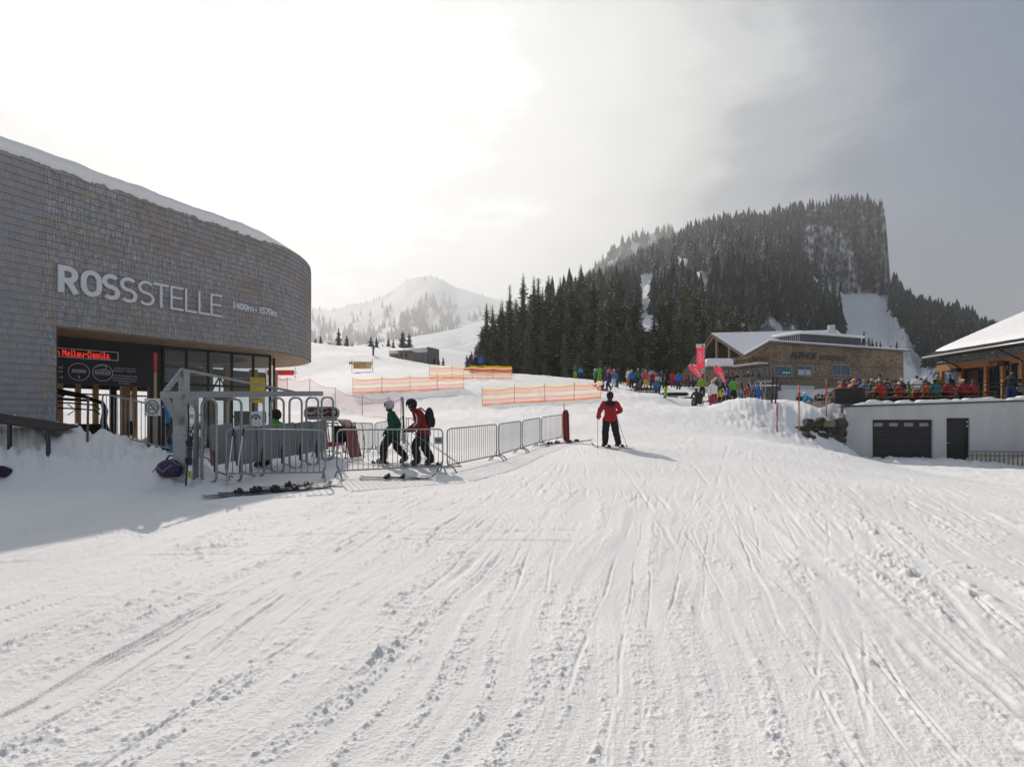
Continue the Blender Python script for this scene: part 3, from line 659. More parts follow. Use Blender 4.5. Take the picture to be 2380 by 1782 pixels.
HUTT = [(733, 785, 'leftmost small spruce on the crest beside the station'), (745, 779, 'second small spruce on the crest beside the station'), (787, 761, 'dense spruce standing over the left piste crest'), (806, 778, 'spruce right of the dense crest spruce'), (818, 795, 'tiny spruce beside the cabin on the crest'), (862, 780, 'slender spruce right behind the blue skier'), (875, 783, 'second slender spruce behind the blue skier'), (889, 798, 'tiny spruce left of the lift hut roof'), (903, 784, 'spruce behind the lift hut roof'), (914, 788, 'small spruce left of the big pair behind the hut'), (936, 766, 'tall spruce of the pair behind the lift hut'), (951, 772, 'shorter spruce of the pair behind the lift hut')]
for i, (px, py, lb) in enumerate(HUTT):
    d = 172+(i % 3)*3; x, y = XY(px, d); z = gz(x, y)-.3; spruce(x, y, z, (HY-py)/F*d+EYE-z, 1.7, i+2, lb, 'spruces on the crest behind the lift hut')

# ---- the forests on the mountain sides
def low_tree(rg, seg=7, tiers=7):
    vs, fs = [], []; fat = rg.uniform(.16, .21)
    for t in range(tiers):
        q0 = t/tiers; z0 = .03+.92*q0+rg.uniform(-.01, .01); z1 = min(1, z0+.34-.12*q0) if t < tiers-1 else 1.0; r = fat*(1-q0)**.8*rg.uniform(.8, 1.15)+.012; b = len(vs); dx, dy = rg.uniform(-.2, .2)*r, rg.uniform(-.2, .2)*r
        for i in range(seg*2):
            a = math.pi*i/seg+t*.7; q = r*(rg.uniform(.75, 1.2) if i % 2 == 0 else rg.uniform(.45, .75)); vs.append((math.cos(a)*q+dx, math.sin(a)*q+dy, z0-rg.uniform(0, .05) if i % 2 == 0 else z0+rg.uniform(.01, .06)))
        vs.append((0, 0, z1)); fs += [(b+i, b+(i+1) % (seg*2), b+seg*2) for i in range(seg*2)]
    return np.array(vs), np.array(fs)
LOW = [low_tree(random.Random(s), 6, 7) for s in range(5)]
def low_mesh(k):
    me = bpy.data.meshes.new('spruce_tree'); me.from_pydata(LOW[k][0].tolist(), [], LOW[k][1].tolist()); me.materials.append(NEEDLEF); me.update(); return me
LOWM = [low_mesh(k) for k in range(5)]
def scatter(name, P, H, W, label, single, group, n_single):
    """P: base points; the n_single trees that show largest become objects, the rest one mass"""
    order = np.argsort(-(H/P[:, 1]))
    for i in order[:n_single]:
        o = link('spruce_tree', LOWM[int(i) % 5]); o.location = P[i]; o.scale = (H[i]*W[i], H[i]*W[i], H[i]); o.rotation_euler = (0, 0, float(i)); tag(o, single, 'tree', group)
    vs, fs, b = [], [], 0
    for i in order[n_single:]:
        V, Fc = LOW[int(i) % 5]; a = float(i)*1.7; c, s = math.cos(a), math.sin(a); q = V*np.array([H[i]*W[i], H[i]*W[i], H[i]])
        vs.append(np.stack([q[:, 0]*c-q[:, 1]*s+P[i, 0], q[:, 0]*s+q[:, 1]*c+P[i, 1], q[:, 2]+P[i, 2]], -1)); fs.append(Fc+b); b += len(V)
    if not vs: return
    vs = np.vstack(vs); fs = np.vstack(fs); me = bpy.data.meshes.new(name)
    me.vertices.add(len(vs)); me.vertices.foreach_set('co', vs.ravel()); me.loops.add(fs.size); me.loops.foreach_set('vertex_index', fs.ravel().astype(np.int32)); me.polygons.add(len(fs)); me.polygons.foreach_set('loop_start', (np.arange(len(fs))*3).astype(np.int32)); me.materials.append(NEEDLEF); me.update(calc_edges=True)
    tag(link(name, me), label, 'forest', None, 'stuff')
# main mountain
N0 = 10500; px = RNG.uniform(1270, 2420, N0); t = RNG.uniform(.04, 1, N0)**.8; f, rk, py = mt_masks(px, t)
keep = (RNG.uniform(0, 1, N0) < f**1.3) & (py < 860)
edge = (cliff_w(px) > .5) & (t > .6)
px, t, edge = px[keep], t[keep], edge[keep]
x, y, z = mt_surf(px, t); Hh = (8+14*RNG.uniform(0, 1, len(px))**1.3)*(1+.25*fbm(px/22, t*7, 2, 55))*np.where(edge, .5, 1.0)*np.where(t > .96, .75, 1); Ww = RNG.uniform(.85, 1.25, len(px))
# ridge line trees
rp = np.arange(1290, 2058, 4.5)+RNG.uniform(-2, 2, len(np.arange(1290, 2058, 4.5))); rx, ry, rz = mt_surf(rp, rp*0+1.0)
rp2 = np.arange(2074, 2420, 4.5)+RNG.uniform(-2, 2, len(np.arange(2074, 2420, 4.5))); rx2, ry2, rz2 = mt_surf(rp2, rp2*0+.99)
P = np.stack([np.r_[x, rx, rx2], np.r_[y, ry, ry2], np.r_[z, rz, rz2]-.8], -1); Hh = np.r_[Hh, (6+12*RNG.uniform(0, 1, len(rp))**1.4)*np.where(rp > 1900, .75, 1), 7+11*RNG.uniform(0, 1, len(rp2))**1.3]; Ww = np.r_[Ww, RNG.uniform(.85, 1.2, len(rp)), RNG.uniform(.85, 1.2, len(rp2))]
# the pair of spruces on the scree and the small ones behind the lodge roof
ex = [(1943, 683, 800, 280), (1955, 697, 800, 280), (1948, 705, 800, 280), (1938, 715, 800, 280), (2008, 768, 812, 190), (2020, 782, 814, 190), (2027, 785, 815, 190), (2037, 790, 816, 190), (2046, 792, 818, 190), (2084, 792, 822, 200), (2070, 800, 822, 200)]
for a, b_, c, d in ex:
    q = Pt(a, c, d); P = np.vstack([P, [[q.x, q.y, q.z]]]); Hh = np.r_[Hh, (c-b_)/F*d]; Ww = np.r_[Ww, .95]
scatter('mountain_forest', P, Hh, Ww, 'dense dark spruce forest covering the mountain', 'dark spruce of the forest on the lower mountain side', 'spruces on the lower mountain side', 170)
# back ridge
n = 1500; px = RNG.uniform(1200, 1690, n); t = RNG.uniform(.1, 1, n)**.7; k = RNG.uniform(0, 1, n) < sstep(-.35, -.1, fbm(px/30, t*6, 3, 29)); px, t = px[k], t[k]; x, y, z = bk_surf(px, t)
scatter('ridge_forest', np.stack([x, y, z-1], -1), RNG.uniform(15, 27, len(x)), RNG.uniform(.9, 1.3, len(x)), 'hazy spruce forest on the ridge behind the mountain', '', '', 0)
# far hill on the left
n = 3600; px = RNG.uniform(560, 1330, n); t = RNG.uniform(.02, 1, n)**.9; k = RNG.uniform(0, 1, n) < far_wood(px, t)*.95+.008; px, t = px[k], t[k]; x, y, z = far_surf(px, t)
rp = np.r_[np.arange(728, 972, 6.0), np.arange(985, 1090, 7.0), np.arange(1120, 1300, 6.0)]; rp = rp+RNG.uniform(-3, 3, len(rp)); rp = rp[RNG.uniform(0, 1, len(rp)) < np.where(rp < 950, .7, np.where(rp < 1005, .12, .4))]; rx, ry, rz = far_surf(rp, rp*0+.985)
P = np.stack([np.r_[x, rx], np.r_[y, ry], np.r_[z, rz]-1.5], -1)
scatter('far_forest', P, np.r_[RNG.uniform(26, 48, len(x)), RNG.uniform(12, 24, len(rp))], RNG.uniform(.8, 1.2, len(P)), 'pale hazy spruces scattered over the far snow hill', '', '', 0)

# ================================================================= haze
def haze_box():
    mb = MB(); mb.box((0, 0, 395), (13400, 13400, 850)); o = link('haze', mb.mesh('haze', []))
    m = bpy.data.materials.new('haze'); m.use_nodes = True; nt = m.node_tree; nt.nodes.clear()
    v = nt.nodes.new('ShaderNodeVolumePrincipled'); v.inputs['Color'].default_value = (.93, .96, 1, 1); v.inputs['Density'].default_value = .00034; v.inputs['Anisotropy'].default_value = .4
    ou = nt.nodes.new('ShaderNodeOutputMaterial'); nt.links.new(v.outputs[0], ou.inputs['Volume'])
    o.data.materials.append(m); m.cycles.homogeneous_volume = True if hasattr(m.cycles, 'homogeneous_volume') else True
    tag(o, 'thin bright winter haze in the air', 'haze', None, 'stuff')
haze_box()
# ================================================================= lift station
E2 = Vector((.5519, .8339, 0)).normalized(); N2 = Vector((E2.y, -E2.x, 0)); W0 = Vector((-13.685, 16.8, 0)); S1 = 6.475; RW = 4.93
ZS, ZT = 4.46, 9.1
def zt(s): return ZT+.25-.049*(min(max(s, -5), 14)+1.3)
def zm(s, z): return z if z <= ZS else ZS+(z-ZS)*(zt(s)-ZS)/(ZT-ZS)
def wall(s, off=0.0):
    if s <= S1: return W0+E2*s+N2*off, E2.copy(), N2.copy()
    P = W0+E2*S1; C = P-N2*RW; ph = (s-S1)/RW
    if ph <= math.pi:
        R = Matrix.Rotation(ph, 3, 'Z'); n = R @ N2; return C+n*(RW+off), R @ E2, n
    n = -N2; return C+n*(RW+off)-E2*(s-S1-math.pi*RW), -E2, n
def s_of(px): u = (px-CX)/F; return (24.8/(.6615-u)-16.8)/.8339
S_L = -4.2; S_E = S1+math.pi*RW; S_B = S_E+12
ST = thing('lift_station', 'big grey shingled chairlift station with rounded end and white ROSSSTELLE lettering', 'lift station', (W0.x, W0.y, 0))
def shingle_mat():
    m = bpy.data.materials.new('weathered_shingle'); m.use_nodes = True; nt = m.node_tree; N = nt.nodes; L = nt.links; b = N['Principled BSDF']; b.inputs['Roughness'].default_value = .75; b.inputs['Specular IOR Level'].default_value = .25
    at = N.new('ShaderNodeAttribute'); at.attribute_name = 'tint'; tc = N.new('ShaderNodeTexCoord')
    mp = N.new('ShaderNodeMapping'); mp.inputs['Scale'].default_value = (38, 38, 2.2); L.new(tc.outputs['Object'], mp.inputs[0])
    no = N.new('ShaderNodeTexNoise'); no.inputs['Scale'].default_value = 1; no.inputs['Detail'].default_value = 4; L.new(mp.outputs[0], no.inputs['Vector'])
    n2 = N.new('ShaderNodeTexNoise'); n2.inputs['Scale'].default_value = .8; n2.inputs['Detail'].default_value = 4; L.new(tc.outputs['Object'], n2.inputs['Vector'])
    cr = N.new('ShaderNodeValToRGB'); e = cr.color_ramp.elements; e[0].position = .30; e[0].color = (.20, .208, .23, 1); e[1].position = .70; e[1].color = (.51, .51, .515, 1); q = e.new(.52); q.color = (.315, .31, .315, 1); L.new(no.outputs[0], cr.inputs[0])
    wm = N.new('ShaderNodeMapRange'); wm.inputs['From Min'].default_value = .42; wm.inputs['From Max'].default_value = .72; wm.inputs['To Max'].default_value = .75; L.new(n2.outputs[0], wm.inputs[0])
    mx = N.new('ShaderNodeMix'); mx.data_type = 'RGBA'; L.new(wm.outputs[0], mx.inputs[0]); L.new(cr.outputs[0], mx.inputs[6]); mx.inputs[7].default_value = (.30, .25, .205, 1)
    mu = N.new('ShaderNodeMix'); mu.data_type = 'RGBA'; mu.blend_type = 'MULTIPLY'; mu.inputs[0].default_value = 1; L.new(mx.outputs[2], mu.inputs[6]); L.new(at.outputs['Color'], mu.inputs[7]); L.new(mu.outputs[2], b.inputs['Base Color'])
    bp = N.new('ShaderNodeBump'); bp.inputs['Strength'].default_value = .35; bp.inputs['Distance'].default_value = .01; L.new(no.outputs[0], bp.inputs['Height']); L.new(bp.outputs[0], b.inputs['Normal'])
    return m
SHM = shingle_mat(); ROWH = .2
def shingle_geo(w, h):
    """one split shingle hanging from its top edge: thin at the top, thick at the foot (x right, y up, z out)"""
    return [(-w/2, -.02, .004), (w/2, -.02, .004), (w/2, h+.02, .0), (-w/2, h+.02, .0), (-w/2, -.02, .038), (w/2, -.02, .038), (w/2, h+.02, .008), (-w/2, h+.02, .008)], [(4, 5, 6, 7), (0, 1, 5, 4), (1, 2, 6, 5), (3, 0, 4, 7)]
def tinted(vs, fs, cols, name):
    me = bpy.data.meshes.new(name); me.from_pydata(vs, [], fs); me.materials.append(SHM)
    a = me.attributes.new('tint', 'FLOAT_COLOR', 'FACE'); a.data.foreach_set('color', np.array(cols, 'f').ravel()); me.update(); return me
rg = random.Random(3); slots = []
for row in range(52):
    z = ZT-ROWH*(row+1)
    if z < -.3: break
    s = S_L+rg.uniform(-.1, 0)
    send = S_B if z > ZS-.12 else -.01
    while s < send:
        w = rg.choice((.09, .12, .15, .18, .13)); w = min(w, send-s) if send < 0 else w
        if w > .03: slots.append((s+w/2, z, w))
        s += w
def tint():
    v = rg.uniform(.92, 1.07); k = rg.random()
    return (v*1.12, v*1.0, v*.86, 1) if k < .05 else (v, v*.99, v*.98, 1) if k < .7 else (v*.93, v*.98, v*1.07, 1)
def butt(c): return [c, tuple(q*.22 for q in c[:3])+(1,), c, c]      # foot face coloured dark: the shadow line under each row, painted in
def vis(q): p, e, n = wall(q[0]); return F*.15/p.y if (p.x/p.y*F+CX) > -10 and q[1] > .9 else 0
order = sorted(range(len(slots)), key=lambda i: -vis(slots[i])); single = set(order[:300])
VAR = {}
for w in (.09, .12, .13, .15, .18):
    for k in range(5):
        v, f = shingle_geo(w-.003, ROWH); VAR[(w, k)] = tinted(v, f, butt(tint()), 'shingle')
VS, FS, CS = [], [], []
for i, (s, z, w) in enumerate(slots):
    p, e, n = wall(s); dz = rg.uniform(-.003, .003); tilt = rg.uniform(-.004, .006)
    M = frame((p.x, p.y, zm(s, z)+dz), e)
    key = min((abs(w-q), q) for q in (.09, .12, .13, .15, .18))[1]
    if i in single and abs(w-key) < .004:
        o = link('shingle', VAR[(key, rg.randrange(5))], ST); M.translation -= ST.location; o.matrix_local = M
    else:
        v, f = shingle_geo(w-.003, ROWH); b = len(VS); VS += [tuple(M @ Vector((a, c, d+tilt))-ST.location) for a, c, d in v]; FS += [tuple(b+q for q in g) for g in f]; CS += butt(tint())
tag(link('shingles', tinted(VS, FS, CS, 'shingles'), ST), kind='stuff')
# shell behind the shingles, soffit, roof
def path(s0, s1, off, n): return [wall(s0+(s1-s0)*i/n, off)[0] for i in range(n+1)]
mb = MB(); ss = [S_L, -2, 0, 3, S1]+[S1+(S_E-S1)*i/28 for i in range(1, 29)]+[S_E+6, S_B]
vs = []
for s in ss:
    for off in (-.01, -.25):
        p = wall(s, off)[0]; vs += [(p.x, p.y, ZS), (p.x, p.y, zt(s))]
fs = []
for i in range(len(ss)-1):
    a, b = i*4, (i+1)*4; fs += [(a, b, b+1, a+1), (a+3, b+3, b+2, a+2), (a, a+2, b+2, b), (a+1, b+1, b+3, a+3)]
mb.add(vs, fs)
for sa, sb in ((S_L, -.02),):
    a = wall(sa, -.13)[0]; b = wall(sb, -.13)[0]; mb.beam((a.x, a.y, (ZS-.002)/2+.1), (b.x, b.y, (ZS-.002)/2+.1), .24, ZS-.204)
mb.build('wall', WOODG, ST, world=True)
mb = MB(); a = wall(-.005, -.004)[0]; b = wall(-.005, -2.2)[0]; mb.beam((a.x, a.y, 2.4), (b.x, b.y, 2.4), .06, 4.1); mb.build('door_jamb', WOODG, ST, world=True)
# soffit boards follow the curve of the wall
fr = path(S_L, S_E, -.012, 60)
def inner(p): return p
SOF = []
BK0 = W0-N2*9.8+E2*S_L
nb = 16
for k in range(nb):
    mb = MB(); vs = []; fs = []
    o0 = -.006-k*.17; o1 = o0-.163; zz = ZS-.012-.003*(k % 2)
    sl = [S_L, 0, 3, S1]+[S1+(S_E-S1)*i/22 for i in range(1, 23)]
    for s in sl:
        p = wall(s, o0)[0]; q = wall(s, o1)[0]; vs += [(p.x, p.y, zz), (q.x, q.y, zz), (p.x, p.y, zz+.02), (q.x, q.y, zz+.02)]
    for i in range(len(sl)-1): a, b = i*4, i*4+4; fs += [(a, a+1, b+1, b), (a+2, b+2, b+3, a+3), (a, b, b+2, a+2), (a+1, a+3, b+3, b+1)]
    mb.add(vs, fs); mb.build('soffit_board', WOODP if 0 else WOODH, ST, world=True)
mb = MB(); out = [wall(s, -.26)[0] for s in ss]; mb.poly([(p.x, p.y) for p in out], .12, 8.35); out = [wall(s, -2.0)[0] for s in ss]; mb.poly([(p.x, p.y) for p in out], .10, ZS+.012); mb.build('roof', WOODG, ST, world=True)
# snow on the roof edge
mb = MB(); prof = [(.03, -.10), (.10, -.03), (.13, .08), (.08, .24), (-.08, .33), (-.45, .37), (-1.4, .40), (-4.0, .44)]; vs = []; fs = []; sl = np.arange(S_L, S1+RW*1.3, .06); m_ = len(prof)
for s in sl:
    k = float(np.clip((8.3-s)/2.4, .0, 1)); k = k*k*(3-2*k); wob = float(fbm(np.array([s*1.1]), np.array([2.2]), 3, 9)[0]); jag = float(abs(pnoise(np.array([s*1.9]), np.array([9.3]), 4)[0])+.55*abs(pnoise(np.array([s*6.3]), np.array([3.3]), 6)[0])+.35*abs(pnoise(np.array([s*15.0]), np.array([5.3]), 6)[0]))
    for i, (o, z) in enumerate(prof):
        f = k if i > 1 else min(1, k*1.5); zz = z*(.1+.9*f)+(wob*.05*f if i in (2, 3, 4) else 0); oo = o*(.25+.75*f)
        if i == 0: zz = -.15*f*(.3+jag*.9)+.02*(1-f)
        if i == 1: zz = -.08*f*(.25+jag)+.02
        p = wall(float(s), oo)[0]; vs.append((p.x, p.y, zt(float(s))+zz))
n_ = len(sl)
for a in range(n_-1):
    for i in range(m_-1): fs.append((a*m_+i, (a+1)*m_+i, (a+1)*m_+i+1, a*m_+i+1))
mb.add(vs, fs); o = mb.build('roof_snow', SNOWS, ST, True, world=True)
# ---- lettering, stroke by stroke
def glyph(mb, ch, w, d):
    h = .82; x0 = w/2; y0 = w/2; y1 = h-w/2
    cnt = [0]
    def rib(p, c=False): mb.ribbon(p, w, d+.0025*cnt[0], c); cnt[0] += 1
    if ch == 'R':
        W = .50; ym = h*.46; rib([(x0, 0), (x0, h)]); xr = W-w/2; r = (y1-ym)/2
        rib([(x0, y1), (xr-r, y1)]+arc(xr-r, (y1+ym)/2, r, r, 90, -90, 12)[1:-1]+[(xr-r, ym), (x0, ym)]); rib([(W*.48, ym), (W+.03-w*.45, 0)]); return W+.03
    if ch == 'O':
        W = .56; rx = (W-w)/2; ry = .24; cx = W/2; rib(arc(cx, y1-ry, rx, ry, 0, 180, 12)+arc(cx, y0+ry, rx, ry, 180, 360, 12), True); return W
    if ch == 'S':
        W = .50; rx = (W-w)/2; cx = W/2; ry = (y1-y0)/4
        p = arc(cx, y1-ry, rx, ry, 38, 180, 10)+arc(cx, y1-ry, rx, ry, 180, 255, 6)[1:]+arc(cx, y0+ry, rx, ry, 75, 0, 6)+arc(cx, y0+ry, rx, ry, 0, -142, 12)[1:]; rib(p); return W
    if ch == 'T': W = .50; rib([(0, y1), (W, y1)]); rib([(W/2, 0), (W/2, y1-w/2)]); return W
    if ch == 'E':
        W = .43; rib([(x0, 0), (x0, h)]); rib([(w, y1), (W, y1)]); rib([(w, h*.52), (W*.92, h*.52)]); rib([(w, y0), (W, y0)]); return W
    if ch == 'L': W = .41; rib([(x0, 0), (x0, h)]); rib([(w, y0), (W, y0)]); return W
LET = mk('silver_letters', (.66, .68, .72), .45, .1, .05, 6)
for ch, pxl, w in zip('ROSSSTELLE', (132, 185, 234, 276, 318, 353, 393, 427, 458, 486), (.155, .145, .132, .105, .085, .075, .070, .068, .066, .066)):
    s = s_of(pxl); p, e, n = wall(s); mb = MB(); mb.M = frame((p.x+n.x*.045, p.y+n.y*.045, 5.50), e)
    glyph(mb, ch, w, .06); mb.build('letter', LET, ST, world=True)
s = s_of(536)
for ch, adv in zip('1400m - 1570m', (.17, .185, .185, .185, .27, .07, .13, .07, .15, .185, .17, .185, .27)):
    p, e, n = wall(s)
    if ch != ' ':
        mb = MB(); mb.M = frame((p.x+n.x*.04, p.y+n.y*.04, 5.92), e)
        text_into(mb, ch, .34, mb.M, .05, bold=.03); me0 = len(mb.v); 
        # give the flat glyph a thickness
        vs = list(mb.v); k = len(vs); nn = n*.04; mb.v = vs+[(v[0]-nn.x, v[1]-nn.y, v[2]) for v in vs]
        ed = {}
        for f in mb.f:
            for a, b in zip(f, f[1:]+f[:1]): ed[(a, b)] = 1
        side = [(a, a+k, b+k, b) for (a, b) in ed if (b, a) not in ed]; mb.f += side; mb.m += [0]*len(side)
        mb.build('letter', LET, ST, world=True)
    s += adv*.86
# ---- recessed front under the overhang
A0 = Vector((-15.1, 18.55, 0)); FE = Vector((.6725, .7401, 0)).normalized(); FN = Vector((FE.y, -FE.x, 0)); FZ = .45
def fq(px): u = (px-CX)/F; return (u*A0.y-A0.x)/(FE.x-u*FE.y)
def fp(px, z, out=0.0): p = A0+FE*fq(px)+FN*out; return Vector((p.x, p.y, z))
def fbeam(mb, px0, z0, px1, z1, w, h, out=0): mb.beam(fp(px0, z0, out), fp(px1, z1, out), w, h)
SB = MB(); a = fp(60, 3.66, -.1); b = fp(347, 3.66, -.1); SB.beam(a, b, .16, 1.56); board = SB.build('sign_board', BLACKP, ST, world=True)
mb = MB(); fbeam(mb, 347, 2.44, 379.5, 2.44, .2, 3.98, -.12); mb.build('door_frame', BLACKP, ST, world=True)
# LED display
LEDR = mk('red_led', (.3, .01, .01), .5, 0, 0, 5, emit=(1, .045, .03), emit_s=.9)
mb = MB(); fbeam(mb, 90, 3.915, 273, 3.915, .03, .29, .0); led = mb.build('led_display', BLACKM, board, world=True)
mb = MB(); x0, x1 = fq(90), fq(273); mb.M = frame(fp(131, 0, 0), FE); off = fq(131)
for za in (3.76, 4.05): mb.box(((x0+x1)/2-off, za, .012), (x1-x0+.04, .02, .03))
mb.box((x1-off+.01, 3.905, .012), (.02, .29, .03)); mb.build('display_rim', WHITE, board, world=True)
FONT57 = {'n': '00000 00000 10110 11001 10001 10001 10001', 'M': '10001 11011 10101 10101 10001 10001 10001', 'e': '00000 00000 01110 10001 11111 10000 01110', 'l': '110 010 010 010 010 010 111', 'a': '00000 00000 01110 00001 01111 10001 01111', 'u': '00000 00000 10001 10001 10001 10011 01101', '-': '0000 0000 0000 1111 0000 0000 0000', 'D': '11110 10001 10001 10001 10001 10001 11110', 'm': '00000 00000 11010 10101 10101 10101 10101', 'ü': '01010 00000 10001 10001 10001 10011 01101', 's': '00000 00000 01111 10000 01110 00001 11110', '.': '0 0 0 0 0 0 1', ' ': '00 00 00 00 00 00 00'}
mb = MB(); mb.M = frame(fp(131, 0, .0), FE); q = (fq(259)-fq(131))/(sum(len(FONT57[c].split()[0])+1 for c in 'n Mellau-Damüls.')); total = sum(len(FONT57[c].split()[0])+1 for c in 'n Mellau-Damüls.')*q
x = fq(259)-off-total
for c in 'n Mellau-Damüls.':
    rows = FONT57[c].split()
    for j, r in enumerate(rows):
        for i, v in enumerate(r):
            if v == '1': mb.box((x+i*q, 3.995-j*.0305, .018), (q*.9, .027, .006))
    x += (len(rows[0])+1)*q
mb.build('led_text', LEDR, board, world=True)
# pictograms and small print
INK = mk('white_print', (.62, .64, .66), .6, 0, .05, 5)
mb = MB(); mb.M = frame(fp(131, 0, -.018), FE)
for pxc, zc, r in ((184, 3.295, .29), (239, 3.31, .285)):
    x = fq(pxc)-off; mb.ribbon([(x+px_, zc+py_) for px_, py_ in arc(0, 0, r, r, 0, 360, 40)[:-1]], .016, .004, True)
x = fq(184)-off
for i in range(8):
    q = x-.175+i*.05; mb.ribbon(rrect(q-.012, 3.26, q+.012, 3.38, .01), .006, .004, True); mb.ribbon([(q, 3.27), (q, 3.37)], .012, .004)
text_into(mb, '8', .13, mb.M, .004, 'CENTER'); 
vs = mb.v; n8 = 0
x2 = fq(239)-off
mb.ribbon(rrect(x2-.215, 3.24, x2+.215, 3.40, .05), .014, .004, True); mb.ribbon([(x2-.2, 3.29), (x2+.2, 3.29)], .014, .004)
for i in range(8): mb.ribbon([(x2-.17+i*.05, 3.30), (x2-.17+i*.05, 3.36)], .02, .004)
mb.ribbon([(x2-.20, 3.50), (x2-.02, 3.56), (x2+.10, 3.57)], .014, .004); mb.ribbon([(x2+.09, 3.56), (x2+.11, 3.47), (x2+.05, 3.42), (x2-.06, 3.42)], .018, .004)
mb.build('pictogram', INK, board, world=True)
mb = MB()
def put(s, px, z, size, align='LEFT', out=-.012, bold=0): text_into(mb, s, size, frame(fp(px, z, out), FE), .004, align, bold)
put('8', 184, 3.08, .13, 'CENTER')
for i, s in enumerate(('9.00', '16.00', '', '16.15')):
    if s: put(s, 146.5, 3.37-i*.135 if i < 2 else 3.05, .115, 'RIGHT')
for i, (s) in enumerate(('UNBEAUFSICHTIGTES', 'EINSTEIGEN  VERBOTEN', '', 'DEN ANWEISUNGEN DES', 'BEDIENUNGSPERSONALS', 'IST UNBEDINGT FOLGE', 'ZU LEISTEN')):
    if s: put(s, 290, 3.47-i*.088, .066, 'CENTER')
mb.build('lettering', INK, board, world=True)
# glazing: mullions, transom, panes
MUL = [379.5, 433, 483.5, 538.5, 588.5, 627.5]
for i, px in enumerate(MUL):
    mb = MB(); fbeam(mb, px-.01, 2.44, px+.01, 2.44, .1, 3.97); p = fp(px, 2.44); mb = MB(); mb.box(p, (.075, .1, 3.97), FE.to_track_quat('X', 'Z').to_matrix()); mb.build('mullion', BLACKP, ST, world=True)
for z, h in ((3.03, .09), (4.38, .09), (.53, .14)):
    for a, b in zip(MUL[:-1], MUL[1:]):
        mb = MB(); p = fp(a, z)+FE*.04; q = fp(b, z)-FE*.04; mb.beam(p, q, .07, h); mb.build('transom', BLACKP, ST, world=True)
for a, b in zip(MUL[:-1], MUL[1:]):
    for z0, z1 in ((.6, 2.98), (3.08, 4.33)):
        mb = MB(); p = fp(a, (z0+z1)/2)+FE*.038; q = fp(b, (z0+z1)/2)-FE*.038; mb.beam(p, q, .012, z1-z0); mb.build('pane', GLASS, ST, world=True)
# the corner pane turning back
CP = fp(627.5, 0); CE = Vector((-.26, .97, 0)).normalized(); c1 = CP+CE*1.1
for z0, z1 in ((.6, 2.98), (3.08, 4.33)):
    mb = MB(); mb.beam(CP+CE*.04+Vector((0, 0, (z0+z1)/2)), c1+Vector((0, 0, (z0+z1)/2)), .012, z1-z0); mb.build('pane', GLASS, ST, world=True)
mb = MB(); mb.box((c1.x, c1.y, 2.44), (.09, .09, 3.97)); mb.build('mullion', BLACKP, ST, world=True)
mb = MB(); mb.beam(CP+CE*.05+Vector((0, 0, 3.03)), c1-CE*.05+Vector((0, 0, 3.03)), .07, .09); mb.build('transom', BLACKP, ST, world=True)
# floor and back side
mb = MB(); mb.poly([(p.x, p.y) for p in [wall(s, -1.6)[0] for s in ss]], .3, FZ-.28); mb.build('floor_slab', mk('concrete', (.16, .16, .155), .85, 0, .2, 3, .2, 15), ST, world=True)
B0 = W0-N2*9.2
def bp(px, z, out=0): u = (px-CX)/F; k = (u*B0.y-B0.x)/(E2.x-u*E2.y); p = B0+E2*k+N2*out; return Vector((p.x, p.y, z))
for px, w, m, o in ((137, .26, WOODP, 0), (181, .2, WOODP, 0), (222, .21, WOODP, 0), (249.5, .24, BLACKP, .6), (264, .34, WOODP, 1.2), (311.5, .21, WOODP, 0), (352, .3, BLACKP, 0), (410, .34, WOODP, 3.0), (470, .28, WOODP, 2.4), (553, .34, WOODP, 1.5), (602, .22, WOODP, 1.5)):
    p = bp(px, 2.44, o); mb = MB(); mb.box(p, (w, w, 3.96), FE.to_track_quat('X', 'Z').to_matrix()); mb.build('column', m, ST, world=True)
for pa, pb, z, h in ((110, 250, 2.84, .07), (250, 352, 2.84, .07), (110, 352, .62, .12)):
    mb = MB(); mb.beam(bp(pa, z), bp(pb, z), .08, h); mb.build('rail', BLACKP, ST, world=True)
mb = MB(); mb.beam(bp(110, 3.75), bp(360, 3.75), .12, 1.35); mb.build('upper_panel', BLACKP, ST, world=True)
mb = MB()
for pa, pb, z0, z1 in ((356, 618, 4.05, 4.44), (356, 487, 3.1, 4.04), (528, 594, 3.1, 4.04), (356, 618, .5, 1.0), (356, 455, 1.0, 3.1), (486, 500, 1.0, 3.1), (545, 618, 1.0, 2.2), (487, 528, 2.75, 3.1), (612, 618, 3.1, 4.04)): mb.beam(bp(pa, (z0+z1)/2), bp(pb-.3, (z0+z1)/2), .1, z1-z0-.004)
mb.build('back_wall', WOODG, ST, world=True)
mb = MB()
for pa, za, pb, zb in ((487, 3.1, 508, 4.04), (508, 4.04, 528, 3.1), (508, 3.1, 508.2, 4.04), (500, 1.0, 545, 2.0)): mb.beam(bp(pa, za, .1), bp(pb, zb, .1), .06, .06)
mb.build('cross_brace', DARKM, ST, world=True)
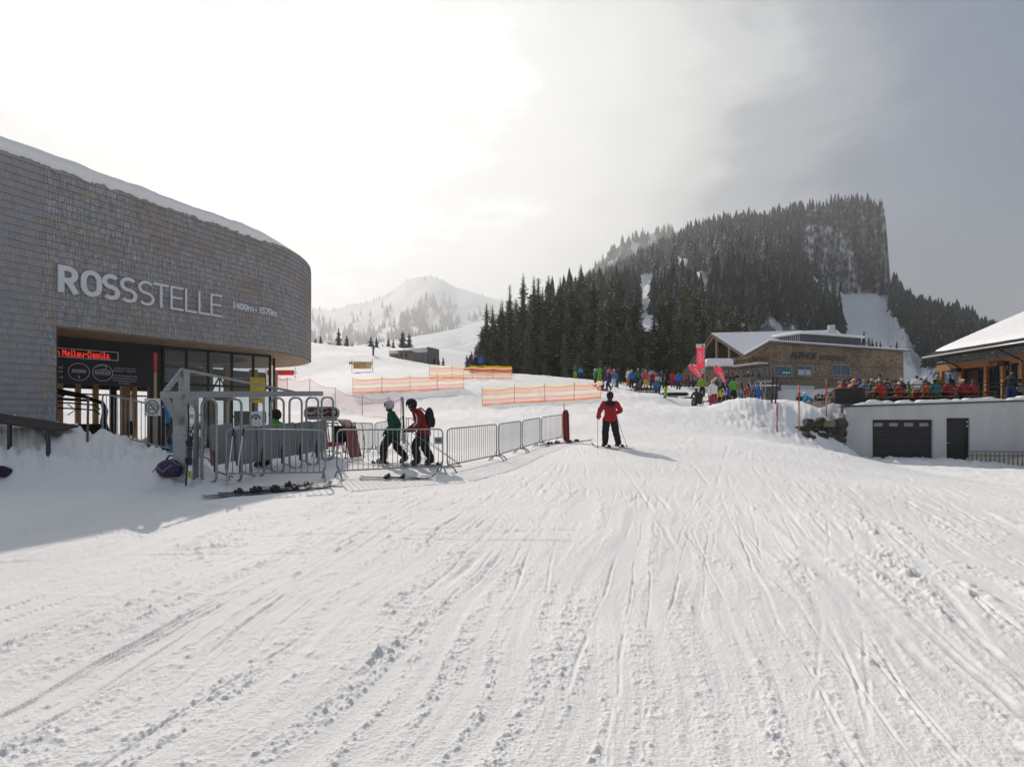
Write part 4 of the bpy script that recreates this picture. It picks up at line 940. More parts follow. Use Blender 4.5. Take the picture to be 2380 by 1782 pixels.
# things hanging on and behind the glass
ck = thing('wall_clock', 'square white clock hanging behind the station glass', 'clock', fp(406, 3.36, -.25))
mb = MB(); mb.M = frame((0, 0, 0), FE); mb.box((0, 0, 0), (.56, .56, .03)); mb.build('clock_face', WHITE, ck)
mb = MB(); mb.M = frame((0, 0, 0), FE)
for i in range(12):
    a = math.radians(i*30); mb.ribbon([(.19*math.sin(a), .19*math.cos(a)), (.235*math.sin(a), .235*math.cos(a))], .02, .004, z0=.017)
mb.build('hour_marks', BLACKP, ck)
mb = MB(); mb.M = frame((0, 0, 0), FE); mb.ribbon([(0, 0), (-.17, .09)], .016, .004, z0=.017); mb.ribbon([(0, 0), (.1, -.09)], .02, .004, z0=.021); mb.build('clock_hand', BLACKP, ck)
YEL = mk('yellow_sign', (.62, .44, .02), .5, 0, .06, 5)
nt_ = thing('notice', 'yellow notice board full of small print on the station glass', 'notice', fp(597, 2.9, .06))
mb = MB(); mb.M = frame((0, 0, 0), FE); mb.box((0, .02, 0), (.62, 1.06, .02)); mb.build('notice_sheet', YEL, nt_)
mb = MB(); M = frame((0, 0, 0), FE)
for i, s in enumerate(('FIS-VERHALTENSREGELN', 'Regeln für Skifahrer und Snowboarder', '1. Rücksichtnahme auf die anderen', '2. Beherrschung der Geschwindigkeit', '3. Wahl der Fahrspur', '4. Überholen', '5. Einfahren und Anfahren', '6. Anhalten', '7. Aufstieg und Abstieg', '8. Beachten der Zeichen', '9. Hilfeleistung', '10. Ausweispflicht')):
    text_into(mb, s, .055 if i < 1 else .036, Matrix.Translation((0, 0, 0)) @ M @ Matrix.Translation((-.28, .46-i*.078, 0)), .012, bold=.01)
mb.build('lettering', BLACKP, nt_)
ne = thing('emblem_sign', 'white sign with a blue starred arch and coat of arms on the station glass', 'sign', fp(593, 1.72, .06))
mb = MB(); mb.M = frame((0, 0, 0), FE); mb.box((0, 0, 0), (.54, .60, .02)); mb.build('sign_plate', WHITE, ne)
mb = MB(); mb.M = frame((0, 0, 0), FE); mb.ribbon(arc(0, -.02, .165, .185, 0, 180, 16), .10, .004, z0=.0105); mb.build('blue_arch', mk('sign_blue', (.05, .12, .33), .5), ne)
mb = MB(); mb.M = frame((0, 0, 0), FE)
for a in (15, 45, 75, 105, 135, 165): mb.poly([(.165*math.cos(math.radians(a))+.022*math.cos(math.radians(k*36+18))*(1 if k % 2 == 0 else .45), -.02+.185*math.sin(math.radians(a))+.022*math.sin(math.radians(k*36+18))*(1 if k % 2 == 0 else .45)) for k in range(10)], .003, .015)
mb.build('star', WHITE, ne)
mb = MB(); mb.M = frame((0, 0, 0), FE); mb.poly([(-.06, .09), (-.06, 0), (0, -.06), (.06, 0), (.06, .09)], .004, .0105); mb.build('shield', REDP, ne)
mb = MB(); M = frame((0, 0, 0), FE); text_into(mb, 'Vorarlberger', .075, M @ Matrix.Translation((0, -.15, 0)), .013, 'CENTER'); text_into(mb, 'Pistengütesiegel', .065, M @ Matrix.Translation((0, -.24, 0)), .013, 'CENTER'); mb.build('lettering', BLACKP, ne)

# the lift chair waiting inside (dark, seen against the light)
o = W0-N2*5.0+E2*1.45
lc = thing('lift_chair', 'dark eight-seat lift chair waiting inside the station opening', 'lift chair', (o.x, o.y, FZ+.4), math.atan2(E2.y, E2.x))
mb = MB(); mb.tube([(-.9, 0, 3.8), (-.55, 0, 3.75), (-.05, 0, 3.3), (.0, 0, 2.7), (-.35, 0, 2.25), (-.9, 0, 2.05)], .085, 10); mb.build('hanger', BLACKM, lc, True)
mb = MB(); mb.tube([(-2.6, .15, 1.75), (-.7, 0, 2.05), (.75, 0, 1.78), (1.25, .05, 1.66)], [.1, .12, .1, .05], 10); mb.tube([(-2.6, .1, 1.62), (0, .1, 1.62), (1.1, .1, 1.58)], .05); mb.tube([(-.2, 0, 2.2), (.35, 0, 1.72)], .05); mb.build('chair_frame', BLACKM, lc, True)
mb = MB(); mb.tube([(1.1, .05, 1.66), (1.62, .1, 1.5), (1.72, .1, 1.2), (1.66, .1, .75), (1.75, .1, .4), (2.1, .1, .12)], [.07, .08, .1, .12, .12, .05], 10); mb.build('side_bow', BLACKM, lc, True)
mb = MB(); mb.box((-.6, .2, .62), (4.2, .5, .10)); mb.build('seat', BLACKM, lc)
mb = MB(); mb.box((-.6, .02, .35), (4.4, .06, .62)); mb.build('backrest', BLACKM, lc)
for z in (1.45, 1.25):
    mb = MB(); mb.tube([(-2.6, -.35, z), (.4, -.35, z), (1.2, -.3, z-.05), (1.5, 0, z-.2)], .028); mb.build('restraint_bar', BLACKM, lc, True)
mb = MB()
for i in range(6): mb.tube([(-2.4+i*.55, -.35, 1.4), (-2.15+i*.55, -.3, 1.2), (-2.4+i*.55, -.35, 1.0)], .02)
mb.build('footrest', BLACKM, lc, True)
fe = thing('fire_extinguisher', 'dark fire extinguisher hanging on the inner station column', 'extinguisher', bp(270, 1.0, 1.5)); mb = MB(); mb.tube([(0, 0, 0), (0, 0, .5), (0, 0, .58), (0, 0, .64)], [.11, .11, .08, .03], 12); mb.build('bottle', BLACKM, fe, True); mb = MB(); mb.tube([(0, 0, .62), (.12, 0, .6), (.15, 0, .3)], .018); mb.build('hose', BLACKM, fe)

# prohibition sign on its red-tipped pole
d_ = 13.9; base = on(361, d_); ps = thing('prohibition_sign', 'white no-climbing sign with red-tipped wooden pole before the station', 'sign', base)
mb = MB(); mb.tube([(0, 0, -.4), (0, 0, 2.25)], .033, 10); mb.build('pole', WOODP, ps, True); mb = MB(); mb.tube([(0, 0, 2.24), (0, 0, 2.72)], .037, 10); mb.build('pole_tip', REDP, ps, True)
SE = Vector((.985, .17, 0)).normalized(); zc = (HY-946)/F*d_+EYE-base.z; mb = MB(); mb.M = frame((-.03, -.06, zc), SE); mb.box((0, 0, 0), (.36, .43, .014)); mb.build('sign_plate', WHITE, ps)
mb = MB(); mb.M = frame((-.03, -.06, zc), SE); mb.ribbon(arc(0, 0, .14, .165, 0, 360, 28)[:-1], .024, .004, True, z0=.009); mb.ribbon([(-.10, .12), (.10, -.12)], .024, .004, z0=.0095); mb.build('red_ring', mk('dark_red_ring', (.10, .02, .03), .5), ps)
mb = MB(); mb.M = frame((-.03, -.06, zc), SE); mb.ribbon([(-.09, .03), (.07, .08), (.08, 0), (-.08, -.06)], .009, .003, True, z0=.009); mb.ribbon([(-.06, .10), (.07, .11)], .009, .003, z0=.009); mb.ribbon([(-.09, -.09), (.09, -.01)], .009, .003, z0=.009); mb.ribbon([(-.085, -.07), (-.085, -.02)], .022, .003, z0=.009); mb.build('pictogram', BLACKP, ps)

# ================================================================= access gate
def gpos(i): return Vector((-5.88+(i-1)*.172, 11.85+(i-1)*.672, 0))
GD = Vector((.172, .672, 0)).normalized(); GX = Vector((GD.y, -GD.x, 0))
g0 = gpos(0); GT = thing('access_gate', 'grey steel lift access gate with seven tube hoops under one beam', 'turnstile gate', (g0.x, g0.y, gz(g0.x, g0.y)))
bl = Pt(379, 917.5, 10.6); br = Pt(746, 914.5, 15.5)
mb = MB(); mb.beam(bl, br, .14, .13); mb.build('beam', GALV, GT, world=True)
cb = Pt(432, 980, 11.15); cb.z = gz(cb.x, cb.y)-.3; ct = Pt(432, 918, 11.15)
mb = MB(); mb.box((cb.x, cb.y, (cb.z+ct.z)/2), (.32, .32, ct.z-cb.z), math.radians(-18)); mb.build('column', GALV, GT, world=True)
mt = Pt(428, 858, 11.1); mm = Pt(428, 912, 11.1); mb = MB(); mb.box((mt.x, mt.y, (mt.z+mm.z)/2), (.14, .14, mt.z-mm.z), math.radians(-18)); mb.build('mast', GALV, GT, world=True)
for a, b, w, h in ((mt+Vector((-.02, 0, 0)), bl+Vector((.02, .02, .05)), .05, .085), (mt+Vector((.03, .02, -.02)), Pt(682, 910, 14.6), .04, .05), (bl+Vector((.03, 0, -.05)), Pt(417, 985, 10.95), .09, .09)):
    mb = MB(); mb.beam(a, b, w, h); mb.build('brace', GALV, GT, world=True)
for i in range(7):
    p = gpos(i); zt = bl.z+(br.z-bl.z)*((p.y-10.6)/4.9)-.075; zg = gz(p.x, p.y); w = .175; bot = zg-.02 if i != 6 else zg+.06
    pts = [(x, y) for x, y in rrect(-w, bot, w, zt-.02, .14, 6)]
    mb = MB(); mb.tube([Vector((p.x, p.y, 0))+GX*x+Vector((0, 0, y)) for x, y in pts], .027, 8, True); mb.build('hoop', GALV, GT, True, world=True)
for i in range(6):
    p = gpos(i)+GD*.08+GX*(-.05); q = gpos(i)+GD*.62+GX*.02; zg = gz(p.x, p.y)
    mb = MB(); a = Vector((p.x, p.y, zg+.70)); b = Vector((q.x, q.y, zg+.76)); mb.beam(a, b, .06, .80); fl = mb.build('gate_flap', GALVP, GT, world=True)
    mb = MB(); c = gpos(i)+GX*.10+GD*.06; mb.tube([(c.x, c.y, zg+.18), (c.x, c.y, zg+.52)], .036, 10); mb.tube([(c.x, c.y, zg+.5), (c.x, c.y, zg+.62)], .02, 8); mb.build('damper', DARKM, GT, True, world=True)
    mb = MB(); mb.beam((c.x, c.y, zg+.20), Vector((q.x, q.y, zg+.03)), .03, .03); mb.build('flap_leg', GALV, GT, world=True)
    if i in (0, 1): mb = MB(); k = p+GX*.05+GD*(.2); mb.box((k.x, k.y, zg+.62), (.12, .03, .16), math.atan2(GD.y, GD.x)); mb.build('reader', GALVP, GT, world=True)
mb = MB(); k = gpos(0)+GD*.1+GX*.04; mb.box((k.x+.02, k.y-.05, gz(k.x, k.y)+.56), (.09, .012, .11)); mb.build('red_sticker', REDP, GT, world=True)

# ================================================================= crowd barriers
_bar = MB(); _bar.tube([(0, 0, 0), (0, 0, 1)], .0085, 6); BARMESH = _bar.mesh('bar', GALV, True)
def barrier(a, b, label, plate=False, H=1.08, nb=None, feet=True):
    a = Vector((a[0], a[1], gz(*a[:2]))); b = Vector((b[0], b[1], gz(*b[:2]))); t = thing('crowd_barrier', label, 'barrier', a, 0, 'steel crowd barriers')
    d = (b-a); L = Vector((d.x, d.y)).length; e = Vector((d.x, d.y, 0)).normalized(); nrm = Vector((e.y, -e.x, 0)); slope = d.z/L
    def P(x, z): return e*x+Vector((0, 0, z+slope*x))
    g = .05; lo = .17; pts = [P(x, z) for x, z in rrect(g, lo, L-g, H, .11, 5)]
    mb = MB(); mb.tube(pts, .019, 8, True); mb.build('frame', GALV, t, True)
    n = nb or max(4, int(round(L/.125))-1)
    for i in range(n):
        x = g+(L-2*g)*(i+1)/(n+1); o = link('bar', BARMESH, t); o.location = P(x, lo); o.scale = (1, 1, H-lo)
    if feet:
        for x in (g+.03, L-g-.03):
            mb = MB(); c = P(x, 0); mb.tube([c+Vector((0, 0, .28)), c+Vector((0, 0, .13))], .02, 8)
            mb.tube([c+nrm*.27+Vector((0, 0, -.03)), c+nrm*.17+Vector((0, 0, .11)), c+nrm*.06+Vector((0, 0, .15)), c-nrm*.06+Vector((0, 0, .15)), c-nrm*.17+Vector((0, 0, .11)), c-nrm*.27+Vector((0, 0, -.03))], .019, 8); mb.build('foot', GALV, t, True)
    if plate:
        x = L-.28; mb = MB(); mb.M = frame(P(x, .80)+nrm*.022, e); mb.box((.1, 0, 0), (.20, .17, .006)); pl = mb.build('plate', mk('dull_plate', (.34, .35, .36), .6, .2, .1, 8), t)
        mb = MB(); text_into(mb, 'BB', .13, frame(P(x+.1, .765)+nrm*.026, e), .003, 'CENTER', .02); mb.build('lettering', BLACKP, t)
    return t
J = [(-3.96, 12.4), (-1.65, 13.9), (-.42, 16.6), (.32, 19.0), (1.08, 21.0), (2.09, 23.0)]
LB = ['crowd barrier with BB plate in front of the two queuing skiers', 'crowd barrier right of the BB plate', 'crowd barrier in the middle of the curving row', 'short crowd barrier before the last one of the row', 'last crowd barrier of the row beside the red rescue sled']
for i in range(5):
    a = Vector((*J[i], 0)); b = Vector((*J[i+1], 0)); e = (b-a).normalized()*.03; barrier((a+e)[:2], (b-e)[:2], LB[i], i == 0)
barrier((-5.86, 11.35), (-4.02, 12.2), 'crowd barrier standing in front of the lift gate')
barrier((-9.7, 13.2), (-6.75, 12.3), 'crowd barrier half buried behind the snow bank and bag', True)
barrier((-6.35, 17.9), (-5.45, 17.7), 'short crowd barrier behind the red display chair', nb=6)
barrier((-5.38, 17.75), (-5.10, 20.55), 'back crowd barrier left of the green skier')
barrier((-5.08, 20.65), (-4.55, 23.6), 'back crowd barrier behind the green skier')
# ================================================================= garage wall and terrace on the right
WD = Vector((1, -.19, 0)).normalized(); WO = Vector((19.7, 33.0, 0)); WN = Vector((WD.y, -WD.x, 0))      # WN points to the camera
def wk(px): u = (px-CX)/F; return (u*WO.y-WO.x)/(WD.x-u*WD.y)
def wp(px, zr, out=0.0): p = WO+WD*wk(px)+WN*out; return Vector((p.x, p.y, zr+EYE))
def ztop(k): return .86+.030*k
GA = thing('garage', 'pale grey rendered garage front with dark sectional door under the terrace', 'garage', (WO.x, WO.y, 0))
REND = mk('grey_render', (.55, .555, .555), .85, 0, .10, .9, .15, 60, .2, stretch=(1.6, 1.6, .35))
kD0, kD1, kP0, kP1 = wk(2028), wk(2168), wk(2200), wk(2254)
mb = MB(); mb.M = frame(WO, WD)
def wq(mb, k0, k1, z0, z1a, z1b, th=.3):
    a, b = k0, k1; vs = [(a, z0, 0), (b, z0, 0), (b, z1b, 0), (a, z1a, 0), (a, z0, -th), (b, z0, -th), (b, z1b, -th), (a, z1a, -th)]
    mb.add(vs, [(0, 1, 2, 3), (7, 6, 5, 4), (0, 4, 5, 1), (1, 5, 6, 2), (2, 6, 7, 3), (3, 7, 4, 0)])
Z0 = -3.2+EYE; T = lambda k: ztop(k)+EYE
zd, zp = .125+EYE, .22+EYE
wq(mb, 0, kD0, Z0, T(0), T(kD0)); wq(mb, kD0, kD1, zd, T(kD0), T(kD1)); wq(mb, kD1, kP0, Z0, T(kD1), T(kP0)); wq(mb, kP0, kP1, zp, T(kP0), T(kP1)); wq(mb, kP1, 17, Z0, T(kP1), T(17))
mb.build('wall', REND, GA, world=True)
mb = MB(); a = WO+WN*.0; c = WO-WN*.0
mb.beam(Vector((WO.x-.15, WO.y+.2, Z0+1.2)), Vector((WO.x-.15, WO.y+3.5, Z0+1.2)), .3, T(0)-Z0+1.0); mb.build('side_wall', REND, GA, world=True)
mb = MB(); mb.M = frame(WO+WN*.05, WD); wq(mb, -.32, 17.05, T(0)+.002-.0, T(0)+.075, T(17)+.075, .42) if 0 else None
p0 = WO+WD*-.3-WN*.14; p1 = WO+WD*17-WN*.14; mb = MB(); mb.beam(Vector((p0.x, p0.y, T(0)+.035)), Vector((p1.x, p1.y, T(17)+.035)), .42, .06); mb.build('coping', DARKM, GA, world=True)
# snow lying on the coping
mb = MB(); vs = []; fs = []; ks = np.arange(.55, 17, .12)
for k in ks:
    n1 = float(fbm(np.array([k*.9]), np.array([4.0]), 3, 3)[0]); n2 = float(pnoise(np.array([k*3.1]), np.array([1.0]), 8)[0]); h = max(.03, .20+.16*n1+.05*n2)*min(1, (k-.3)*1.5)
    for o, z in ((.0, .0), (.03, h*.35), (-.03, h*.8), (-.18, h), (-.6, h*1.02), (-.9, h*.3), (-.92, -.05)):
        p = WO+WD*k+WN*(o-.02); vs.append((p.x, p.y, T(k)+.066+z))
for i in range(len(ks)-1):
    for j in range(6): fs.append((i*7+j, (i+1)*7+j, (i+1)*7+j+1, i*7+j+1))
mb.add(vs, fs); mb.build('ledge_snow', SNOWS, GA, True, world=True)
DOORM = mk('charcoal_door', (.028, .028, .030), .55, 0, .12, 8, .06, 70, .35)
gd = thing('tmp', '', '') ; bpy.data.objects.remove(gd)
mb = MB(); mb.M = frame(WO-WN*.16, WD); mb.box(((kD0+kD1)/2, zd-.02, -.04), (kD1-kD0, .04, .06)); GDoor = mb.build('garage_door', DOORM, GA, world=True)
hs = .49
for i in range(5):
    mb = MB(); mb.M = frame(WO-WN*.16, WD); z1 = zd-.045-i*hs; mb.box(((kD0+kD1)/2, z1-hs/2, -.03), (kD1-kD0-.03, hs-.012, .05)); mb.build('door_panel', DOORM, GDoor, world=True)
for i in range(4):
    kk = kD0+(kD1-kD0)*(.12+.253*i); mb = MB(); mb.M = frame(WO-WN*.16, WD); mb.box((kk, zd-.29, .0), (.46, .20, .012)); mb.build('door_window', mk('frosted_pane', (.30, .29, .28), .25, 0, .35, 7), GDoor, world=True)
mb = MB(); mb.M = frame(WO-WN*.18, WD); mb.box(((kP0+kP1)/2, zp-1.3, -.03), (kP1-kP0-.04, 2.58, .05)); dl = mb.build('door', DOORM, GA, world=True)
mb = MB(); mb.M = frame(WO-WN*.18, WD)
for k, w in ((kP0+.035, .05), (kP1-.035, .05)): mb.box((k, zp-1.3, .012), (w, 2.58, .04))
mb.box(((kP0+kP1)/2, zp-.03, .012), (kP1-kP0-.13, .05, .04)); mb.box(((kP0+kP1)/2, zp-1.35, .002), (kP1-kP0-.2, .02, .012)); mb.build('frame', BLACKM, dl, world=True)
mb = MB(); mb.M = frame(WO-WN*.18, WD)
for i in range(8): mb.box((kP0+.2+i*.125, zp-1.85, .001), (.02, .85, .012))
mb.build('rib', BLACKM, dl, world=True)
mb = MB(); mb.M = frame(WO-WN*.18, WD); mb.tube([(kP0+.1, zp-1.43, .0), (kP0+.1, zp-1.43, .05), (kP0+.24, zp-1.43, .05)], .012); mb.build('handle', WHITE, dl, world=True)
for z in (.22, .46, 2.3):
    mb = MB(); mb.M = frame(WO-WN*.18, WD); mb.box((kP1-.055, zp-z, .035), (.07, .09, .012)); mb.build('hinge', WHITE, dl, world=True)
# little wooden fence in front of the wall
fa = Vector((25.05, 30.6, 0)); fb_ = Vector((29.6, 29.6, 0)); fl = thing('wooden_fence', 'low weathered wooden picket fence before the grey garage wall', 'fence', (fa.x, fa.y, gz(fa.x, fa.y)))
zf = -1.62+EYE; mb = MB(); mb.beam((fa.x, fa.y, zf), (fb_.x, fb_.y, zf+.02), .04, .05); mb.build('rail', WOODG, fl, world=True)
mb = MB(); mb.beam((fa.x, fa.y+.05, zf-.22), (fb_.x, fb_.y+.05, zf-.2), .03, .05); mb.build('rail', WOODG, fl, world=True)
WOODF = mk('tan_fence_wood', (.26, .20, .12), .75, 0, .25, 4, .2)
for i in range(22):
    p = fa.lerp(fb_, (i+.5)/22); g = gz(p.x, p.y); mb = MB(); mb.box((p.x, p.y-.02, (zf-.06+g-.2)/2), (.085, .022, zf-.06-g+.2)); mb.build('picket', WOODF, fl, world=True)
# boulders of the dry wall beside the garage
STONE = mk('dark_boulder', (.075, .068, .058), .85, 0, .5, 2.5, .6, 8, .2); STONEB = mk('tan_boulder', (.24, .20, .14), .85, 0, .35, 3, .5, 9, .2)
sw = thing('boulder_wall', 'dark snow-dusted boulders of a dry stone wall beside the garage', 'stone wall', hit(1930, 1020, 20))
rgs = random.Random(12)
for px, py, w, h, m in ((1887, 988, 34, 15, STONE), (1924, 985, 28, 14, STONEB), (1952, 985, 30, 20, STONE), (1909, 975, 11, 8, STONE), (1866, 999, 26, 13, STONE), (1873, 1010, 14, 9, STONE), (1894, 1000, 15, 10, STONE), (1936, 1003, 34, 18, STONE), (1951, 1002, 20, 15, STONE), (1913, 1013, 22, 10, STONE), (1886, 1017, 12, 9, STONE), (1942, 1017, 28, 13, STONE), (1952, 1024, 22, 9, STONE), (1958, 1006, 12, 12, STONE), (1880, 978, 14, 8, STONE), (1908, 998, 12, 8, STONE)):
    p = hit(px, py, 20)
    if p.y > 32.4 or p.x > 19.2: p = Pt(px, py, min(p.y, 32.2))
    sc = p.y/F; bm = bmesh.new(); bmesh.ops.create_icosphere(bm, subdivisions=2, radius=1)
    mb = MB(); vs = []
    for v in bm.verts:
        c = v.co; k = 1+.28*float(pnoise(np.array([c.x*1.6+px]), np.array([c.y*1.6+c.z*2+py]), 3)[0]); c = Vector([math.copysign(abs(q)**.7, q) for q in c])*k; vs.append(Vector((c.x*w*.62*sc, c.y*.42, c.z*h*.72*sc))+p+Vector((0, .08, 0)))
    bm.verts.index_update(); mb.add(vs, [tuple(v.index for v in f.verts) for f in bm.faces]); bm.free(); mb.build('stone', m, sw, world=True)
# terrace floor, railing
TZ = 1.12+EYE
TE = thing('sun_terrace', 'wooden sun terrace above the garage with black steel railing', 'terrace', (24, 38, TZ))
mb = MB(); pts = [WO+WD*.3-WN*.95, WO+WD*17-WN*.95, Vector((42, 47, 0)), Vector((24.5, 47, 0)), Vector((22, 38, 0))]; mb.poly([(p.x, p.y) for p in pts], .3, TZ-.3); mb.build('floor', WOODG, TE, world=True)
TZ2 = TZ+.5
mb = MB(); mb.poly([(23.2, 38.75), (31.4, 38.35), (42, 46.9), (24.6, 46.9)], .5, TZ+.002); mb.build('raised_floor', WOODG, TE, world=True)
def tz(y): return TZ2+.004 if y > 38.6 else TZ+.002
ra, rb = WO+WD*1.2-WN*.55, WO+WD*16.8-WN*.55; n = 13
for z in (1.08, .86):
    mb = MB(); mb.tube([(ra.x, ra.y, TZ+z-.06), (rb.x, rb.y, TZ+z+.14)], .03, 8); mb.build('rail', BLACKM, TE, True, world=True)
for i in range(n+1):
    p = ra.lerp(rb, i/n); mb = MB(); mb.box((p.x, p.y, TZ+.45+.2*i/n), (.05, .05, 1.2)); mb.build('post', BLACKM, TE, world=True)
mb = MB(); p = WO+WD*.45-WN*.6; q = WO+WD*1.15-WN*.6; mb.beam(Vector((p.x-.2, p.y+1.2, TZ+.42)), Vector((q.x, q.y, TZ+.42)), .07, 1.0); mb.build('dark_panel', BLACKM, TE, world=True)

# ================================================================= pavilion at the right edge
PV = thing('terrace_pavilion', 'orange timber pavilion with snowy sloping roof at the back of the terrace', 'pavilion', (31.8, 38, TZ))
EX, EZ = 30.6, 4.86+EYE; Y0, Y1 = 25.5, 41.6; RS = .427
def roofp(dx, y, dz=0.0): return Vector((EX+dx, y, EZ+dx*RS+dz))
mb = MB(); vs = []; nx = 260; fs = []
for i in range(nx+1):
    y = Y0+(Y1-Y0)*i/nx; k = .035*(1 if i % 4 in (1, 2) else 0); vs += [tuple(roofp(0, y, k)), tuple(roofp(10, y, k)), tuple(roofp(0, y, k-.05)), tuple(roofp(10, y, k-.05))]
for i in range(nx): a = i*4; b = a+4; fs += [(a, a+1, b+1, b), (a+2, b+2, b+3, a+3), (a, b, b+2, a+2)]
mb.add(vs, fs); mb.build('roof', DARKM, PV, world=True)
mb = MB(); vs = []; fs = []; ys = np.linspace(Y0, Y1-.2, 90); dxs = (.32, .36, .5, .8, 2, 5, 9.8, 9.85); hh = (.03, .16, .26, .32, .36, .40, .42, .03)
for y in ys:
    e = min(1, max(0.0, (Y1-.18-y)/1.6))**.45; w = float(fbm(np.array([y*.8]), np.array([3.3]), 2, 4)[0])
    for dx, h in zip(dxs, hh): vs.append(tuple(roofp(dx+(1-e)*.5*(dx < 1)+.04*w, y, .05+h*e*(1+.12*w))))
m_ = len(dxs)
for i in range(len(ys)-1):
    for j in range(m_-1): fs.append((i*m_+j, i*m_+j+1, (i+1)*m_+j+1, (i+1)*m_+j))
mb.add(vs, fs); mb.build('roof_snow', SNOWS, PV, True, world=True)
ZINC = mk('zinc_gutter', (.36, .38, .40), .4, .5, .12, 6)
mb = MB(); mb.tube([roofp(-.07, Y0, -.08), roofp(-.07, Y1, -.08)], .07, 8); mb.build('gutter', ZINC, PV, True, world=True)
mb = MB(); mb.tube([(EX+.75, Y0, EZ-.52), (EX+.75, 41.2, EZ-.52)], .05, 8); mb.build('gutter', ZINC, PV, True, world=True)
for i in range(24):
    y = Y0+.4+i*.69; mb = MB(); a = roofp(.12, y, -.13); b = roofp(4.5, y, -.13); mb.beam(a, b, .08, .16); mb.build('rafter', WOODG, PV, world=True)
PX = 31.8; zb0, zb1 = 3.72+EYE, 4.2+EYE
mb = MB(); mb.beam((PX, Y0, (zb0+zb1)/2), (PX, 41.75, (zb0+zb1)/2), .2, zb1-zb0); mb.build('beam', WOODO, PV, world=True)
mb = MB(); mb.beam((PX+.15, 41.65, (zb0+zb1)/2), (PX+6, 41.65, (zb0+zb1)/2), .2, zb1-zb0-.01); mb.build('beam', WOODO, PV, world=True)
mb = MB(); mb.beam((EX+.85, Y0, EZ+.06), (EX+.85, 41.2, EZ+.06), .08, .5); mb.build('fascia_board', WOODG, PV, world=True)
for y in (41.35, 39.6, 37.5, 36.2, 34.9, 33.5, 31.9, 30.2):
    mb = MB(); mb.box((PX, y, (TZ+zb0)/2), (.2, .2, zb0-TZ-.004)); mb.build('post', WOODO, PV, world=True)
ysg = (39.5, 38.3, 37.6, 36.3, 35.0, 33.6, 32.0, 30.3)
for i in range(len(ysg)-1):
    mb = MB(); a, b = ysg[i+1]+.12, ysg[i]-.12
    if i == 0: mb.beam((PX+.25, a, (TZ+zb0)/2), (PX+.25, b, (TZ+zb0)/2), .08, zb0-TZ-.01); mb.build('wall_panel', mk('dark_larch', (.06, .04, .025), .7, 0, .3, 4), PV, world=True)
    else:
        mb.beam((PX+.35, a, (TZ+zb0)/2), (PX+.35, b, (TZ+zb0)/2), .02, zb0-TZ-.06); mb.build('pane', GLASSD, PV, world=True)
        mb = MB()
        for y in (a, b, (a+b)/2): mb.box((PX+.33, y, (TZ+zb0)/2), (.06, .06, zb0-TZ-.02))
        mb.build('window_frame', BLACKM, PV, world=True)
mb = MB(); mb.box((37.2, 35, (TZ+zb0)/2), (.12, 13, zb0-TZ)); mb.build('back_wall', mk('dark_larch', (.06, .04, .025)), PV, world=True)
mb = MB(); mb.box((34.5, 39.45, (TZ+zb0)/2), (5.2, .1, zb0-TZ)); mb.build('end_wall', mk('dark_larch', (.06, .04, .025)), PV, world=True)
for y, z in ((39.7, 3.55), (35.9, 3.62)):
    mb = MB(); mb.bbox((PX-.28, y, z+EYE+.12), (.32, .55, .26), .03); mb.build('speaker', BLACKM, PV, world=True)
for y in (40.0, 35.2):
    mb = MB(); mb.tube([(EX+.05, y, EZ-.1), (EX+.1, y, EZ-.35), (PX-.05, y-.3, EZ-1.0), (PX-.14, y-.5, EZ-1.1)], .045, 8); mb.build('downpipe', BLACKM, PV, True, world=True)
mb = MB(); M = frame((PX-.112, 37.2, 3.86+EYE), (0, -1, 0)); text_into(mb, 'JägerStüble', .26, M, .004, bold=.02); mb.build('lettering', BLACKP, PV, world=True) if 0 else mb.build('lettering', BLACKP, PV, world=True)
# benches and tables on the terrace
BW = mk('bench_wood', (.34, .22, .10), .55, 0, .25, 4, .1, 20, .35, stretch=(1, 6, 6))
def bench_proto(kind):
    t = thing(kind, '', ''); h = .45 if kind == 'bench' else .75; wd = .28 if kind == 'bench' else .7
    mb = MB(); mb.box((0, 0, h-.02), (2.2, wd, .035)); mb.build('seat' if kind == 'bench' else 'table_top', BW, t)
    for s in (-1, 1):
        mb = MB(); mb.beam((s*.85, -wd*.4, 0), (s*.85, -wd*.4, h-.04), .04, .04); mb.beam((s*.85, wd*.4, 0), (s*.85, wd*.4, h-.04), .04, .04); mb.beam((s*.85, -wd*.4, h-.06), (s*.85, wd*.4, h-.06), .035, .03); mb.build('leg', BLACKM, t)
    return t
TBL = []; first = {}
rows = [(34.75, 20.9), (34.55, 23.6), (34.3, 26.2), (34.05, 28.7), (37.3, 22.9), (37.0, 25.6), (36.8, 28.2), (39.7, 24.2), (39.5, 26.9), (39.3, 29.5), (42.0, 25.4), (41.9, 28.2)]
ORD = ['first', 'second', 'third', 'fourth']
for i, (y, x) in enumerate(rows):
    rn = ('at the railing', 'in the second row', 'in the third row', 'in the last row')[0 if i < 4 else 1 if i < 7 else 2 if i < 10 else 3]
    c = ORD[i if i < 4 else i-4 if i < 7 else i-7 if i < 10 else i-10]
    for kind, dy, w in (('bench', 0, 'near bench'), ('table', .62, 'beer table'), ('bench', 1.25, 'far bench')):
        if kind not in first: first[kind] = o = bench_proto(kind)
        else: o = copy_tree(first[kind])
        o.location = (x, y+dy, tz(y)); tag(o, 'wooden %s of the %s seating set %s of the terrace' % (w, c, rn), kind, 'benches on the terrace' if kind == 'bench' else 'tables on the terrace')

